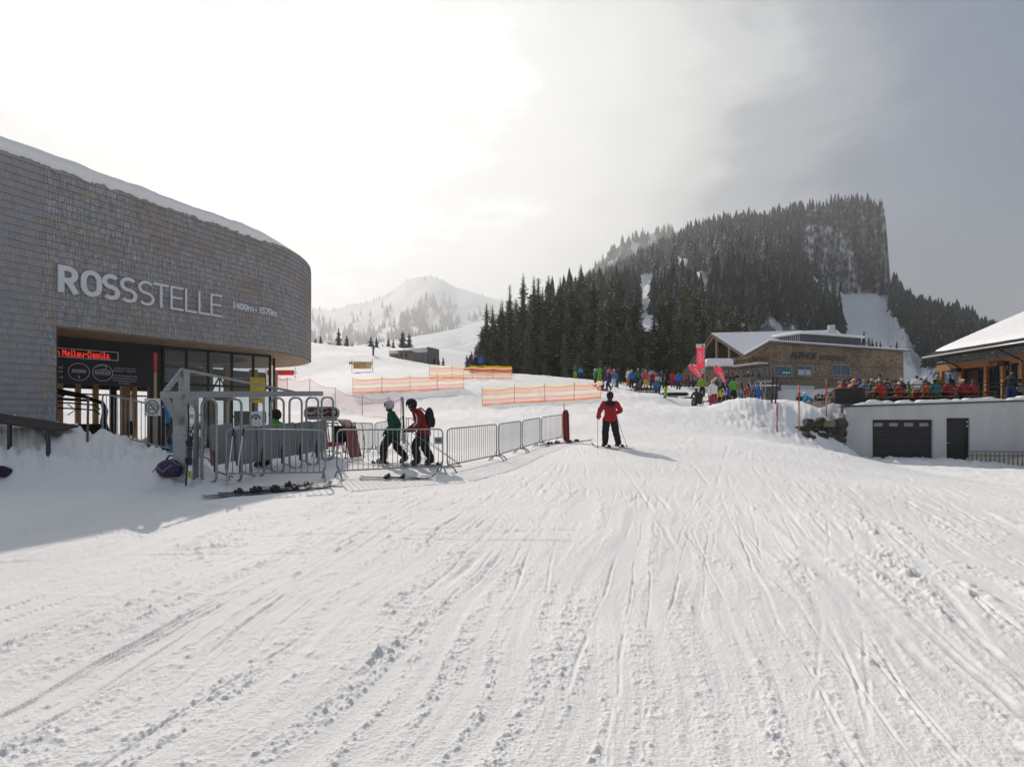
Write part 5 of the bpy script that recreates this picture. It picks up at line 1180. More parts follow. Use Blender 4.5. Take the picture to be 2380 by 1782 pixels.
# ================================================================= alpine lodge
C0 = Vector((28.6, 62, 0)); EL = Vector((-2.1, 5.5, 0)).normalized(); ER = Vector((.9300, .3676, 0)).normalized(); OL = Vector((-EL.y, EL.x, 0)); OR = Vector((ER.y, -ER.x, 0))
AL = thing('alpine_lodge', 'brown shingled alpine lodge with folded snowy roof and ALPHOF ROSSSTELLE lettering', 'lodge', (28.6, 62, 4.6))
def shingle_far():
    m = bpy.data.materials.new('brown_shingles'); m.use_nodes = True; nt = m.node_tree; N = nt.nodes; L = nt.links; b = N['Principled BSDF']; b.inputs['Roughness'].default_value = .8; b.inputs['Specular IOR Level'].default_value = .2
    tc = N.new('ShaderNodeTexCoord'); mp = N.new('ShaderNodeMapping'); mp.inputs['Scale'].default_value = (10, 10, 10); L.new(tc.outputs['Object'], mp.inputs[0])
    vo = N.new('ShaderNodeTexVoronoi'); vo.inputs['Scale'].default_value = 1; L.new(mp.outputs[0], vo.inputs['Vector'])
    cr = N.new('ShaderNodeValToRGB'); e = cr.color_ramp.elements; e[0].position = .1; e[0].color = (.14, .098, .068, 1); e[1].position = .9; e[1].color = (.37, .275, .195, 1)
    sp = N.new('ShaderNodeSeparateColor'); L.new(vo.outputs['Color'], sp.inputs[0]); L.new(sp.outputs[0], cr.inputs[0])
    n2 = N.new('ShaderNodeTexNoise'); n2.inputs['Scale'].default_value = .35; n2.inputs['Detail'].default_value = 4; L.new(tc.outputs['Object'], n2.inputs['Vector'])
    mr = N.new('ShaderNodeMapRange'); mr.inputs['To Min'].default_value = .7; mr.inputs['To Max'].default_value = 1.3; mr.inputs['From Min'].default_value = .3; mr.inputs['From Max'].default_value = .7; L.new(n2.outputs[0], mr.inputs[0])
    mx = N.new('ShaderNodeMix'); mx.data_type = 'RGBA'; mx.blend_type = 'MULTIPLY'; mx.inputs[0].default_value = 1; L.new(cr.outputs[0], mx.inputs[6]); L.new(mr.outputs[0], mx.inputs[7]); L.new(mx.outputs[2], b.inputs['Base Color'])
    bp_ = N.new('ShaderNodeBump'); bp_.inputs['Strength'].default_value = .6; bp_.inputs['Distance'].default_value = .04; L.new(sp.outputs[1], bp_.inputs['Height']); L.new(bp_.outputs[0], b.inputs['Normal'])
    return m
SHB = shingle_far()
def prof(s): return float(np.interp(s, [0, 3.35, 8.83, 14.5], [8.8, 7.6, 10.86, 6.4]))+EYE
LW = 22.0; ZB = 2.6+EYE
mb = MB(); mb.M = frame(C0+EL*14.5, -EL)        # local x runs from the far left end to the corner
def lx(s): return 14.5-s
mb.poly([(lx(14.5), ZB), (lx(0), ZB), (lx(0), prof(0)-.1), (lx(3.35), prof(3.35)-.1), (lx(4.6), prof(4.6)-.1), (lx(4.6), 7.7+EYE), (lx(12.85), 7.7+EYE), (lx(14.5), prof(14.5)-.1)], .25, -.25); mb.build('wall', SHB, AL, world=True)
mb = MB(); mb.M = frame(C0+ER*.001, ER); mb.poly([(0.253, ZB), (LW, ZB), (LW, 8.72+EYE), (0.253, 8.70+EYE)], .25, -.25); mb.build('wall', SHB, AL, world=True)
mb = MB(); c = C0+ER*LW; mb.beam(Vector((c.x-.2, c.y+.3, 7+EYE-1.5)), Vector((c.x-5, c.y+12, 5.5+EYE)), .25, 6.0); mb.build('end_wall', SHB, AL, world=True)
# loggia under the left gable
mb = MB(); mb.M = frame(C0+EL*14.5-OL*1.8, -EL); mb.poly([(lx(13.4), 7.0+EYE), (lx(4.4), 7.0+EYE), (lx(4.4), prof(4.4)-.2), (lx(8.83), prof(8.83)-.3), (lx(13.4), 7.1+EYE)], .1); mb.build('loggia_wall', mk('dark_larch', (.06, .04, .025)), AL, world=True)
mb = MB(); a = C0+EL*4.6-OL*1.0; mb.beam(Vector((C0+EL*4.6-OL*.95).to_tuple()[:2]+(7.66+EYE,)), Vector((C0+EL*13-OL*.95).to_tuple()[:2]+(7.66+EYE,)), 1.8, .06); mb.build('loggia_floor', WOODH, AL, world=True)
for s in (6.4, 8.6, 11.3):
    p = C0+EL*s-OL*.16; mb = MB(); z1 = prof(s)-.25; mb.box((p.x, p.y, (7.705+EYE+z1)/2), (.26, .26, z1-7.705-EYE), math.atan2(EL.y, EL.x)); mb.build('post', WOODP, AL, world=True)
for s0, s1 in ((3.35, 8.83), (8.83, 14.6), (0.0, 3.35)):
    p = C0+EL*s0+OL*.14; q = C0+EL*s1+OL*.14; mb = MB(); mb.beam(Vector((p.x, p.y, prof(s0)-.16)), Vector((q.x, q.y, prof(min(s1, 14.5))-.16)), .1, .30); mb.build('barge_board', WOODP, AL, world=True)
w5 = C0+EL*5.2-OL*1.66; mb = MB(); mb.M = frame(w5, -EL); mb.box((0, 8.35+EYE, .02), (1.3, .75, .06)); mb.build('window', GLASSD, AL, world=True)
# roof planes with snow
E0 = C0+OR*.45+OL*.6; V0 = C0+EL*3.35+OL*.6; A_ = C0+EL*8.83+OL*.6; D_ = C0+EL*14.9+OL*.6
E1 = C0+ER*(LW+.7)+OR*.45; V1 = Vector((44, 70.6, 0)); A1 = Vector((42.2, 72.4, 0)); D1 = Vector((46, 88, 0))
ZR = {'E0': 8.78, 'V0': 7.6, 'A': 10.86, 'D': 6.1, 'E1': 8.8, 'V1': 8.75, 'A1': 11.6, 'D1': 6.1}
RP = dict(E0=E0, V0=V0, A=A_, D=D_, E1=E1, V1=V1, A1=A1, D1=D1)
def rp_(k, dz): p = RP[k]; return (p.x, p.y, ZR[k]+EYE+dz)
def roof_layer(name, z0, z1, mat, smooth=False, shrink=0.0):
    mb = MB(); keys = ['E0', 'V0', 'A', 'D', 'E1', 'V1', 'A1', 'D1']; cen = Vector((37, 70, 0))
    def q(k, dz):
        p = rp_(k, dz); v = Vector((p[0], p[1], 0)); v = v+(cen-v).normalized()*shrink; return (v.x, v.y, p[2])
    mb.add([q(k, z0) for k in keys]+[q(k, z1) for k in keys], [(0, 4, 5, 1)[::-1], (1, 5, 6, 2)[::-1], (2, 6, 7, 3)[::-1]][::1] and [(0, 1, 5, 4), (1, 2, 6, 5), (2, 3, 7, 6), (8, 12, 13, 9), (9, 13, 14, 10), (10, 14, 15, 11), (0, 8, 9, 1), (1, 9, 10, 2), (2, 10, 11, 3), (4, 5, 13, 12), (5, 6, 14, 13), (6, 7, 15, 14), (0, 4, 12, 8), (3, 11, 15, 7)])
    o = mb.build(name, mat, AL, world=True)
    if smooth:
        b = o.modifiers.new('bevel', 'BEVEL'); b.width = .13; b.segments = 3; b.limit_method = 'ANGLE'; b.angle_limit = math.radians(50)
    return o
roof_layer('roof', -.06, .10, mk('roof_sheet', (.16, .165, .17), .5, .3)); roof_layer('roof_snow', .105, .30, SNOWS, True, .15)
# dormer
DB = C0+EL*1.8+ER*6.6; d0, d1 = 3.7, 10.2
mb = MB(); c = DB+EL*d0/2+ER*d1/2; mb.box((c.x, c.y, 9.35+EYE), (d1, d0, 2.1), math.atan2(ER.y, ER.x)); dm = mb.build('dormer', mk('anthracite_cladding', (.085, .10, .105), .5, .2, .1, 3), AL, world=True)
mb = MB()
for i in range(30): p = DB+ER*(.17+i*.34)+OR*.012; mb.box((p.x, p.y, 9.35+EYE), (.03, .03, 2.08), math.atan2(ER.y, ER.x))
mb.build('standing_seam', mk('seam_grey', (.13, .145, .15), .5, .2), dm, world=True)
mb = MB()
for i in range(13): p = DB+EL*(.15+i*.28)+OL*.012; mb.box((p.x, p.y, 9.35+EYE), (.05, .05, 2.08), math.atan2(ER.y, ER.x))
mb.build('pale_seam', mk('pale_zinc', (.42, .44, .44), .5, .2), dm, world=True)
mb = MB(); mb.bbox((0, 0, 0), (d1+.7, d0+.6, .34), .12); o = mb.build('snow_cap', SNOWS, dm, True); o.matrix_local = Matrix.Translation((c.x-AL.location.x, c.y-AL.location.y, 10.58+EYE-AL.location.z)) @ Matrix.Rotation(math.atan2(ER.y, ER.x), 4, 'Z')
vt = Pt(1932, 777, 72); mb = MB(); mb.tube([(vt.x, vt.y, vt.z-.9), (vt.x, vt.y, vt.z+.1)], .35, 10); mb.tube([(vt.x, vt.y, vt.z+.05), (vt.x, vt.y, vt.z+.3), (vt.x, vt.y, vt.z+.55), (vt.x, vt.y, vt.z+.6), (vt.x, vt.y, vt.z+1.15)], [.5, .68, .62, .42, .45], 10); mb.build('roof_vent', mk('pale_vent', (.6, .6, .58), .5, .2), AL, world=True)
# windows of the right wall
WFR = mk('grey_window_frame', (.22, .25, .29), .5); BLIND = mk('pale_blind', (.42, .48, .54), .7)
GLB = mk('lodge_glass', (.07, .10, .145), .12, 0, .3, 1, 0, None, .8)
def rk(px): u = (px-CX)/F; return (u*C0.y-C0.x)/(ER.x-u*ER.y)
for px0, px1, y0, y1, blind, div in ((1798, 1838, 851, 874, False, False), (1853, 1886, 849, 873, True, True), (1932, 1973, 848, 872, False, True)):
    k0, k1 = rk(px0), rk(px1); d = (C0+ER*(k0+k1)/2).y; z1, z0 = (HY-y0)/F*d+EYE, (HY-y1)/F*d+EYE
    mb = MB(); mb.M = frame(C0, ER); mb.ribbon(rrect(k0, z0, k1, z1, .03, 2), .13, .09, True, z0=.004); wf = mb.build('window', WFR, AL, world=True)
    mb = MB(); mb.M = frame(C0, ER); mb.box(((k0+k1)/2, (z0+z1)/2, .02), (k1-k0-.12, z1-z0-.12, .02)); mb.build('pane', GLB, wf, world=True)
    if div: mb = MB(); mb.M = frame(C0, ER); mb.box(((k0+k1)/2, (z0+z1)/2, .05), (.12, z1-z0-.12, .05)); mb.build('mullion', WFR, wf, world=True)
    if blind: mb = MB(); mb.M = frame(C0, ER); mb.box(((k0+k1)/2, z0+(z1-z0)*.32, .035), (k1-k0-.24, (z1-z0)*.5, .006)); mb.build('blind', BLIND, wf, world=True)
    else:
        if not div:
            mb = MB(); mb.M = frame(C0, ER)
            for i in range(5): mb.box((k0+(k1-k0)*(.55+.09*i), z0+(z1-z0)*.36, .034), (.11, .09, .006))
            mb.build('green_sign_light', mk('green_glow', (.0, .3, .15), .5, emit=(.02, .75, .42), emit_s=1.0), wf, world=True)
LETD = mk('dark_zinc_letters', (.045, .045, .05), .5, .2)
p = C0+ER*rk(1837); d = p.y; mb = MB(); M = frame(Vector((p.x, p.y, (HY-834)/F*(d+.8)+EYE))+OR*.09, ER); text_into(mb, 'ALPHOF', 1.08, M, .0, bold=.03); q = C0+ER*rk(1903); M2 = frame(Vector((q.x, q.y, (HY-834)/F*(d+.8)+EYE))+OR*.09, ER); text_into(mb, 'ROSSSTELLE', .80, M2, .0, bold=.022, sx=1.0); mb.build('lettering', LETD, AL, world=True)
p = C0+EL*5.7; mb = MB(); M = frame(Vector((p.x, p.y, 6.92+EYE))+OL*.08, -EL); text_into(mb, 'ALPHOF ROSSSTELLE', .62, M, .0, bold=.015, sx=.95); mb.build('lettering', LETD, AL, world=True)
for k in (2.2, 6.0, 10.5, 14.8): pass
mb = MB(); mb.M = frame(C0, ER); mb.box((11.2, 4.85+EYE, .02), (21.6, .10, .04)); mb.box((11.2, 6.65+EYE, .02), (21.6, .06, .04)); mb.build('drip_board', WOODG, AL, world=True)
mb = MB(); mb.M = frame(C0, ER); mb.box((3.4, 3.55+EYE, .03), (6.6, 1.1, .06)); mb.build('plinth', mk('white_render', (.62, .63, .64), .85), AL, world=True)
# left side: glazing, awning, parapet
for i, (s0, s1) in enumerate(((.25, 1.0), (1.1, 2.0), (2.1, 2.7), (2.8, 4.0), (4.1, 5.0), (5.1, 6.0), (6.1, 7.0))):
    mb = MB(); mb.M = frame(C0+EL*s1, -EL); w = s1-s0; mb.ribbon(rrect(.02, 4.5+EYE, w-.02, 6.1+EYE, .02, 1), .09, .08, True, z0=.004); wf = mb.build('window', mk('pale_frame', (.45, .44, .41), .6), AL, world=True)
    mb = MB(); mb.M = frame(C0+EL*s1, -EL); mb.box((w/2, 5.3+EYE, .02), (w-.12, 1.5, .02)); mb.build('pane', GLASSD if i in (3,) else mk('green_grey_glass', (.13, .155, .14), .15, 0, .2, 2, 0, None, .7), wf, world=True)
p = C0+EL*.2+OL*.7; q = C0+EL*6.6+OL*.7; mb = MB(); mb.beam(Vector((p.x, p.y, 6.5+EYE)), Vector((q.x, q.y, 6.5+EYE)), 1.3, .16); mb.build('awning', mk('awning_white', (.72, .70, .66), .7), AL, world=True)
p = C0+EL*-1.2+OL*2.9; q = C0+EL*12+OL*2.9; mb = MB(); mb.beam(Vector((p.x, p.y, 3.75+EYE)), Vector((q.x, q.y, 3.75+EYE)), .2, 2.3); mb.build('parapet', mk('dark_parapet', (.13, .115, .10), .8, 0, .2, 3), AL, world=True)
p = C0+EL*-1.2+OL*2.9; q = C0+EL*-1.2; mb = MB(); mb.beam(Vector((p.x+.1, p.y-.05, 3.75+EYE)), Vector((q.x, q.y-.4, 3.75+EYE)), .2, 2.29); mb.build('parapet', mk('dark_parapet', (.13, .115, .10)), AL, world=True)
p = C0+EL*5+OL*1.5; mb = MB(); a = C0+EL*-1+OL*1.4; b = C0+EL*12+OL*1.4; mb.beam(Vector((a.x, a.y, 4.0+EYE)), Vector((b.x, b.y, 4.0+EYE)), 2.8, .2); mb.build('balcony_floor', WOODG, AL, world=True)
# ski depot entrance
dp = Pt(1774, 906, 58.2); sdp = thing('ski_depot_sign', 'dark SKI DEPOT sign above a snow-covered canopy in front of the lodge', 'sign', (dp.x, dp.y, gz(dp.x, dp.y)))
mb = MB(); mb.box((dp.x, dp.y, 3.15+EYE), (2.9, .3, 2.7)); mb.build('booth_wall', mk('dark_parapet', (.13, .115, .10)), sdp, world=True)
mb = MB(); mb.box((dp.x-.2, dp.y-.17, 3.1+EYE), (1.2, .04, 1.0)); mb.build('door', GLB, sdp, world=True)
mb = MB(); mb.bbox((dp.x-.1, dp.y-.6, 3.72+EYE), (2.3, 1.0, .14), .04); mb.build('canopy_snow', SNOWS, sdp, True, world=True)
mb = MB(); text_into(mb, 'SKI DEPOT', .36, frame((dp.x-.9, dp.y-.16, 4.05+EYE), (1, 0, 0)), .004, bold=.02); mb.build('lettering', WHITE, sdp, world=True)
# snow-laden flat canopy left of the lodge
cp = Pt(1661, 850, 60); cn = thing('bar_canopy', 'flat bar canopy carrying a thick rounded cushion of snow by the flags', 'canopy', (cp.x, cp.y, gz(cp.x, cp.y)))
mb = MB(); mb.bbox((cp.x+.2, cp.y, cp.z+.22), (2.9, 2.4, .95), .33); mb.build('snow_cushion', SNOWS, cn, True, world=True)
mb = MB(); mb.box((cp.x+.2, cp.y, cp.z-.32), (3.0, 2.5, .12)); mb.build('roof_plate', WOODG, cn, world=True)
for sx in (-1.2, 1.5):
    mb = MB(); g = gz(cp.x, cp.y); mb.box((cp.x+sx, cp.y, (g+cp.z-.38)/2), (.14, .14, cp.z-.38-g)); mb.build('post', WOODG, cn, world=True)
bp2 = C0+EL*12.5+OL*1.0
# banner and beach flags
PINK = translu('pink_red_fabric', (.80, .07, .12), .45)
def logo(par, M, size, word='natur', h=1.0):
    mb = MB(); text_into(mb, word, size, M, .0, 'CENTER', .0); mb.build('lettering', WHITE, par)
ROUND = mk('logo_orange', (.65, .12, .03), .6)
bs = on(1638, 50.5); fg = thing('banner_flag', 'tall pink and white banner flag on a grey pole beside the lodge', 'banner', bs)
H1 = (HY-799)/F*50.5+EYE-bs.z; mb = MB(); mb.tube([(0, 0, -.3), (0, 0, H1)], .045, 8); mb.build('pole', GALV, fg, True)
def cloth_strip(x0, x1, z0, z1, mat, name, par, y=-.02, seed=0, cut=None):
    mb = MB(); vs = []; fs = []; nx, nz = 6, 12
    for j in range(nz+1):
        for i in range(nx+1):
            x = x0+(x1-x0)*i/nx; z = z0+(z1-z0)*j/nz
            if cut: x, z = cut(i/nx, j/nz)
            vs.append((x, y+.03*math.sin(i*1.1+j*.5+seed), z))
    for j in range(nz):
        for i in range(nx): a = j*(nx+1)+i; fs.append((a, a+1, a+nx+2, a+nx+1))
    mb.add(vs, fs); return mb.build(name, mat, par, True)
hz = lambda y: (HY-y)/F*50.5+EYE-bs.z
cloth_strip(-.74, -.05, hz(857), hz(808), PINK, 'sail', fg); cloth_strip(-.80, -.05, hz(808), hz(799.5), WHITE, 'white_band', fg); cloth_strip(-.34, -.05, hz(867), hz(857), WHITE, 'white_band', fg)
logo(fg, Matrix.Translation((-.32, -.07, hz(830))) @ Matrix.Rotation(math.pi/2, 4, 'X') @ Matrix.Rotation(math.pi/2, 4, 'Z'), .52); logo(fg, Matrix.Translation((-.12, -.07, hz(826))) @ Matrix.Rotation(math.pi/2, 4, 'X') @ Matrix.Rotation(math.pi/2, 4, 'Z'), .16, 'bregenzerwald')
for z in (hz(804), hz(862)):
    mb = MB(); mb.tube([(-.2, -.06, z), (-.2, -.075, z)], .10, 14); mb.build('round_logo', ROUND, fg)
def beach_flag(px, d, pts, label, wx):
    b = on(px, d); t = thing('beach_flag', label, 'beach flag', b, 0, 'pink teardrop flags beside the lodge'); tip, bot = pts[0], pts[1]
    def W(q): p = Pt(q[0], q[1], d); return p-b
    spine = [W(q) for q in pts[2]]; edge = [W(q) for q in pts[3]]
    mb = MB(); mb.tube([Vector((0, 0, -.2))]+spine, .018, 6); mb.build('pole', GALV, t, True)
    n = len(spine); mb = MB(); vs = []; fs = []; mb2 = MB()
    for i in range(n):
        for k in range(5): p = spine[i].lerp(edge[i], k/4); vs.append((p.x, p.y+.02*math.sin(k*1.3+i), p.z))
    for i in range(n-1):
        for k in range(4): a = i*5+k; fs.append((a, a+1, a+6, a+5))
    iw = n-3; mb.add(vs, [f for j, f in enumerate(fs) if j//4 != iw]); mb.build('sail', PINK, t, True); mb2.add(vs, [f for j, f in enumerate(fs) if j//4 == iw]); mb2.build('white_band', WHITE, t, True)
    a = (spine[1]+edge[1])/2; c = (spine[n-3]+edge[n-3])/2; e = (c-a).normalized(); up = Vector((-e.z, 0, e.x)); M = frame((a.x-.03, a.y-.06, a.z), e) if e.x > 0 else frame((a.x, a.y-.06, a.z), e)
    M = Matrix.Identity(4); out = Vector((0, -1, 0)); u = out.cross(e)
    for r in range(3): M[r][0] = e[r]; M[r][1] = u[r]; M[r][2] = out[r]; M[r][3] = (a+Vector((0, -.06, 0))-u*.12)[r]
    logo(t, M @ Matrix.Translation(((c-a).length*.45, 0, 0)), .42); mb = MB(); q = (spine[n-3]*.35+edge[n-3]*.25+spine[n-2]*.25+edge[n-2]*.15); mb.tube([(q.x, q.y-.03, q.z), (q.x, q.y-.045, q.z)], .10, 12); mb.build('round_logo', ROUND, t)
beach_flag(1634, 49.5, ((1608, 845), (1630, 880), [(1632, 886), (1628, 881), (1620, 874), (1610, 865), (1603, 858), (1600, 852), (1603, 847), (1608, 845)], [(1632, 885), (1631, 872), (1627, 865), (1624, 858), (1622, 854), (1620, 850), (1615, 846.5), (1609, 845)]), 'pink beach flag leaning left against the tall banner', 0)
beach_flag(1688, 45.5, ((1667, 849), (1686, 895), [(1688, 925), (1686, 896), (1682, 888), (1673, 876), (1665, 868), (1660, 860), (1659, 854), (1662, 850), (1667, 849)], [(1688, 924), (1686.5, 895), (1685, 882), (1683, 873), (1680, 865), (1678, 858), (1674, 852), (1670, 849.5), (1667.5, 849)]), 'pink beach flag bending over the skiers right of the tall banner', 0)

# ================================================================= nets, banners, hut on the slope
def net_mat(name, c):
    return translu(name, c, .6)
NY, NR, NO = net_mat('net_yellow', (.92, .76, .32)), net_mat('net_red', (.92, .32, .31)), net_mat('net_orange', (.88, .48, .14))
def fence_net(pts, posts, h, label, bands, pitch=.075, group='orange safety nets on the piste', lean=0.0, dense=1.0):
    """pts: ground points of the foot; strands are real thin bands woven as a grid"""
    t = thing('safety_net', label, 'safety net', pts[0], 0, group); o = Vector(t.location)
    P = [Vector(p)-o for p in pts]; L = [0]
    for a, b in zip(P[:-1], P[1:]): L.append(L[-1]+(b-a).length)
    def at(s):
        for i in range(len(P)-1):
            if s <= L[i+1] or i == len(P)-2: return P[i].lerp(P[i+1], (s-L[i])/(L[i+1]-L[i]))
    pl = [L[i] for i in range(len(P))]
    def sag(s):
        for i in range(len(pl)-1):
            if pl[i] <= s <= pl[i+1]: q = (s-pl[i])/(pl[i+1]-pl[i]); return -.10*math.sin(math.pi*q)
        return 0
    T = L[-1]; n = int(T/pitch)
    for z0, z1, m, nm, k in bands:
        mb = MB(); vs, fs = [], []
        for i in range(n+1):
            s = T*i/n; p = at(s); e = (at(min(T, s+.05))-at(max(0, s-.05))).normalized()*.010*k*dense; g = sag(s)
            b = len(vs); vs += [tuple(p-e+Vector((0, 0, h*z0+g*z0))), tuple(p+e+Vector((0, 0, h*z0+g*z0))), tuple(p+e+Vector((0, 0, h*z1+g*z1))), tuple(p-e+Vector((0, 0, h*z1+g*z1)))]; fs.append((b, b+1, b+2, b+3))
        rows = max(2, int((z1-z0)*h/(pitch*1.0))); ns = max(2, int(T/.5))
        for r in range(rows+1):
            z = z0+(z1-z0)*r/rows; hw = .0085*k*dense if 0 < r < rows else .02
            for i in range(ns):
                s0, s1 = T*i/ns, T*(i+1)/ns; a, c = at(s0), at(s1); za, zc = (h+sag(s0))*z, (h+sag(s1))*z; b = len(vs)
                vs += [tuple(a+Vector((0, -.004, za-hw))), tuple(c+Vector((0, -.004, zc-hw))), tuple(c+Vector((0, -.004, zc+hw))), tuple(a+Vector((0, -.004, za+hw)))]; fs.append((b, b+1, b+2, b+3))
        mb.add(vs, fs); tag(mb.build(nm, m, t), kind='stuff')
    for i, p in enumerate(P):
        mb = MB(); mb.tube([p+Vector((0, .02, -.25)), p+Vector((lean*(1 if i % 2 else -.4), .02, h+.13))], .017, 6); mb.build('post', posts, t)
    return t
POSTD = mk('dark_red_post', (.13, .035, .04), .5); 
B4 = [(.02, .26, NR, 'red_band', 1.6), (.26, .50, NY, 'yellow_band', 1.3), (.50, .74, NR, 'red_band', 1.6), (.74, 1.0, NY, 'yellow_band', 1.0), (.0, .03, NO, 'bottom_cord', 2)]
B4 = [(.06, .32, NR, 'red_band', .85), (.32, .62, NY, 'yellow_band', .8), (.62, .90, NR, 'red_band', .85), (.90, 1.0, NY, 'top_hem', 2.0), (.0, .06, NO, 'bottom_hem', 2.2)]
def onp(rows): return [on(px, d) for px, d in rows]
fence_net(onp([(1121, 39.2), (1195, 39.5), (1266, 39.8), (1334, 40.2), (1397, 41.4)]), POSTD, 1.18, 'front red and yellow safety net in the middle of the piste', B4, lean=.03)
fence_net(onp([(820, 44.6), (887, 44.7), (953, 44.8), (1016, 45.0), (1078, 45.3)]), POSTD, 1.16, 'left red and yellow safety net across the lower slope', B4, lean=.02)
fence_net(onp([(998, 54), (1050, 55.5), (1098, 57.5), (1145, 59.5), (1190, 61.5)]), POSTD, 1.15, 'upper red and yellow safety net at the top edge of the piste', B4, lean=.05)
BD = [(.05, .45, NR, 'red_band', 3.4), (.45, .62, NO, 'orange_band', 2.6), (.62, 1.0, NY, 'yellow_band', 2.2)]
fence_net(onp([(1092, 66), (1120, 67), (1156, 68), (1189, 69)]), POSTD, .95, 'dark red and orange net strip behind the upper safety net', [(.05, .6, translu('net_crimson', (.40, .03, .04), .5), 'red_band', 3.6), (.6, 1.0, translu('net_gold', (.75, .48, .03), .5), 'yellow_band', 2.6)])
# thin red rope net left of the piste
NT = translu('thin_red_cord', (.6, .14, .15), .5)
def rope_net(pts, h, label):
    t = thing('rope_net', label, 'rope net', pts[0], 0); o = Vector(t.location); P = [Vector(p)-o for p in pts]; mb = MB(); vs, fs = [], []
    for a, b in zip(P[:-1], P[1:]):
        n = int((b-a).length/.26); rows = 5
        def q(u, v): p = a.lerp(b, u); return p+Vector((0, 0, h*v-.22*math.sin(math.pi*u)*v))
        for i in range(n+1):
            for j in range(rows):
                for s in (-1, 1):
                    u0, u1 = i/n, min(1, max(0, (i+s)/n)); p0, p1 = q(u0, j/rows), q(u1, (j+1)/rows); d = Vector((.0045, 0, 0)); k = len(vs); vs += [tuple(p0-d), tuple(p0+d), tuple(p1+d), tuple(p1-d)]; fs.append((k, k+1, k+2, k+3))
        for v, w in ((1.0, .014), (0.0, .01)):
            for i in range(12): p0, p1 = q(i/12, v), q((i+1)/12, v); k = len(vs); d = Vector((0, 0, w)); vs += [tuple(p0-d), tuple(p1-d), tuple(p1+d), tuple(p0+d)]; fs.append((k, k+1, k+2, k+3))
    mb.add(vs, fs); tag(mb.build('net', NT, t), kind='stuff')
    for p in P: mb = MB(); mb.tube([p+Vector((0, 0, -.2)), p+Vector((0, 0, h+.06))], .02, 6); mb.build('post', POSTD, t)
rope_net(onp([(610, 60), (645, 55), (668, 50), (720, 46), (779, 42), (842, 38), (904, 35), (932, 33.5)]), 1.28, 'thin red rope net on posts running down the slope behind the barriers')
# warning banners seen from behind
def banner(px0, px1, d, y0, y1, ya, yb, mat, words, label, tri):
    a, b = Pt(px0, ya, d), Pt(px1, yb, d); g0, g1 = gz(a.x, a.y), gz(b.x, b.y); t = thing('piste_banner', label, 'banner', (a.x, a.y, g0)); z1, z0 = (HY-y0)/F*d+EYE, (HY-y1)/F*d+EYE
    for p, g in ((a, g0), (b, g1)): mb = MB(); mb.tube([(p.x, p.y, g-.3), (p.x, p.y, z1+.35)], .03, 6); mb.build('post', POSTD, t, world=True)
    mb = MB(); mb.box(((a.x+b.x)/2, a.y, (z0+z1)/2), (b.x-a.x-.3, .02, z1-z0)); mb.build('cloth', mat, t, world=True)
    ink = mk('faded_print', (.20, .10, .06), .7); w = b.x-a.x
    mb = MB()
    for s, fx, fz, sz in words: text_into(mb, s, sz, Matrix.Translation((a.x+w*fx, a.y-.014, z0+(z1-z0)*fz)) @ Matrix.Diagonal((-1, 1, 1, 1)) @ Matrix.Rotation(math.pi/2, 4, 'X'), .0, 'CENTER', .01)
    mb.build('lettering', ink, t, world=True)
    cx_ = a.x+w*tri[0]; zc = z0+(z1-z0)*tri[1]; r = tri[2]; mb = MB(); mb.M = frame((cx_, a.y-.016, zc), (1, 0, 0))
    if tri[3]: mb.poly([(-r, -r*.75), (r, -r*.75), (0, r*.95)], .006)
    else: mb.ribbon([(-r, -r*.75), (r, -r*.75), (0, r*.95)], r*.14, .006, True); mb.ribbon([(0, -r*.15), (0, r*.45)], r*.14, .006); mb.ribbon([(0, -r*.5), (0, -r*.35)], r*.14, .006)
    mb.build('warning_triangle', ink if tri[3] else WHITE, t, world=True)
    return t
banner(818, 866, 68, 841, 857, 852, 852, translu('yellow_banner', (.68, .55, .30), .5), (('LANGSAM', .42, .58, .62), ('SLOW', .42, .12, .58)), 'yellow LANGSAM SLOW warning banner seen from behind on the slope', (.78, .48, .38, False))
banner(618, 686, 72, 860, 872, 866, 866, translu('red_banner', (.85, .07, .06), .5), (('LANGSAM', .78, .32, .48), ('SLOW', .25, .32, .48)), 'red LANGSAM banner seen from behind beside the station end', (.51, .5, .32, True))
# lift hut with snow roof and the kiosk before it
hb = on(993, 138); hut = thing('lift_hut', 'low grey lift hall with snow-covered roof on the upper slope', 'lift hall', hb, math.radians(-20))
HW = mk('hut_grey_wood', (.19, .175, .16), .8, 0, .2, 2, .2, 8, .2, stretch=(6, 6, .5)); z_ = lambda y: (HY-y)/F*138+EYE-hb.z
hh = z_(822)+.4; mb = MB(); mb.box((-5.4, 3, hh/2-.4), (10.8, 6, hh+.8)); mb.build('wall', HW, hut)
mb = MB(); mb.box((.06, 3, z_(806)/2-.4), (.12, 6.1, z_(806)+.8)); mb.build('end_wall', mk('hut_dark_wood', (.12, .12, .125), .8, 0, .15, 2, .2, 6, .2, stretch=(6, 6, .5)), hut)
mb = MB(); zt = z_(806)+.15; mb.add([(-10.9, -.25, hh), (.1, -.25, hh), (.1, .1, hh+1.0), (-10.9, .1, hh+1.0), (-10.9, 2.2, zt), (.1, 2.2, zt), (-10.9, 6.2, zt+.1), (.1, 6.2, zt+.1), (-10.9, 6.2, hh), (.1, 6.2, hh)], [(0, 1, 2, 3), (3, 2, 5, 4), (4, 5, 7, 6), (6, 7, 9, 8), (0, 3, 4, 6, 8), (1, 9, 7, 5, 2), (0, 8, 9, 1)]); mb.build('roof_snow', SNOWS, hut, True)
for i in range(5): mb = MB(); mb.box((-1-i*2, -.03, hh/2+.1), (.05, .06, hh-.3)); mb.build('batten', mk('hut_dark_wood', (.12, .12, .125)), hut)
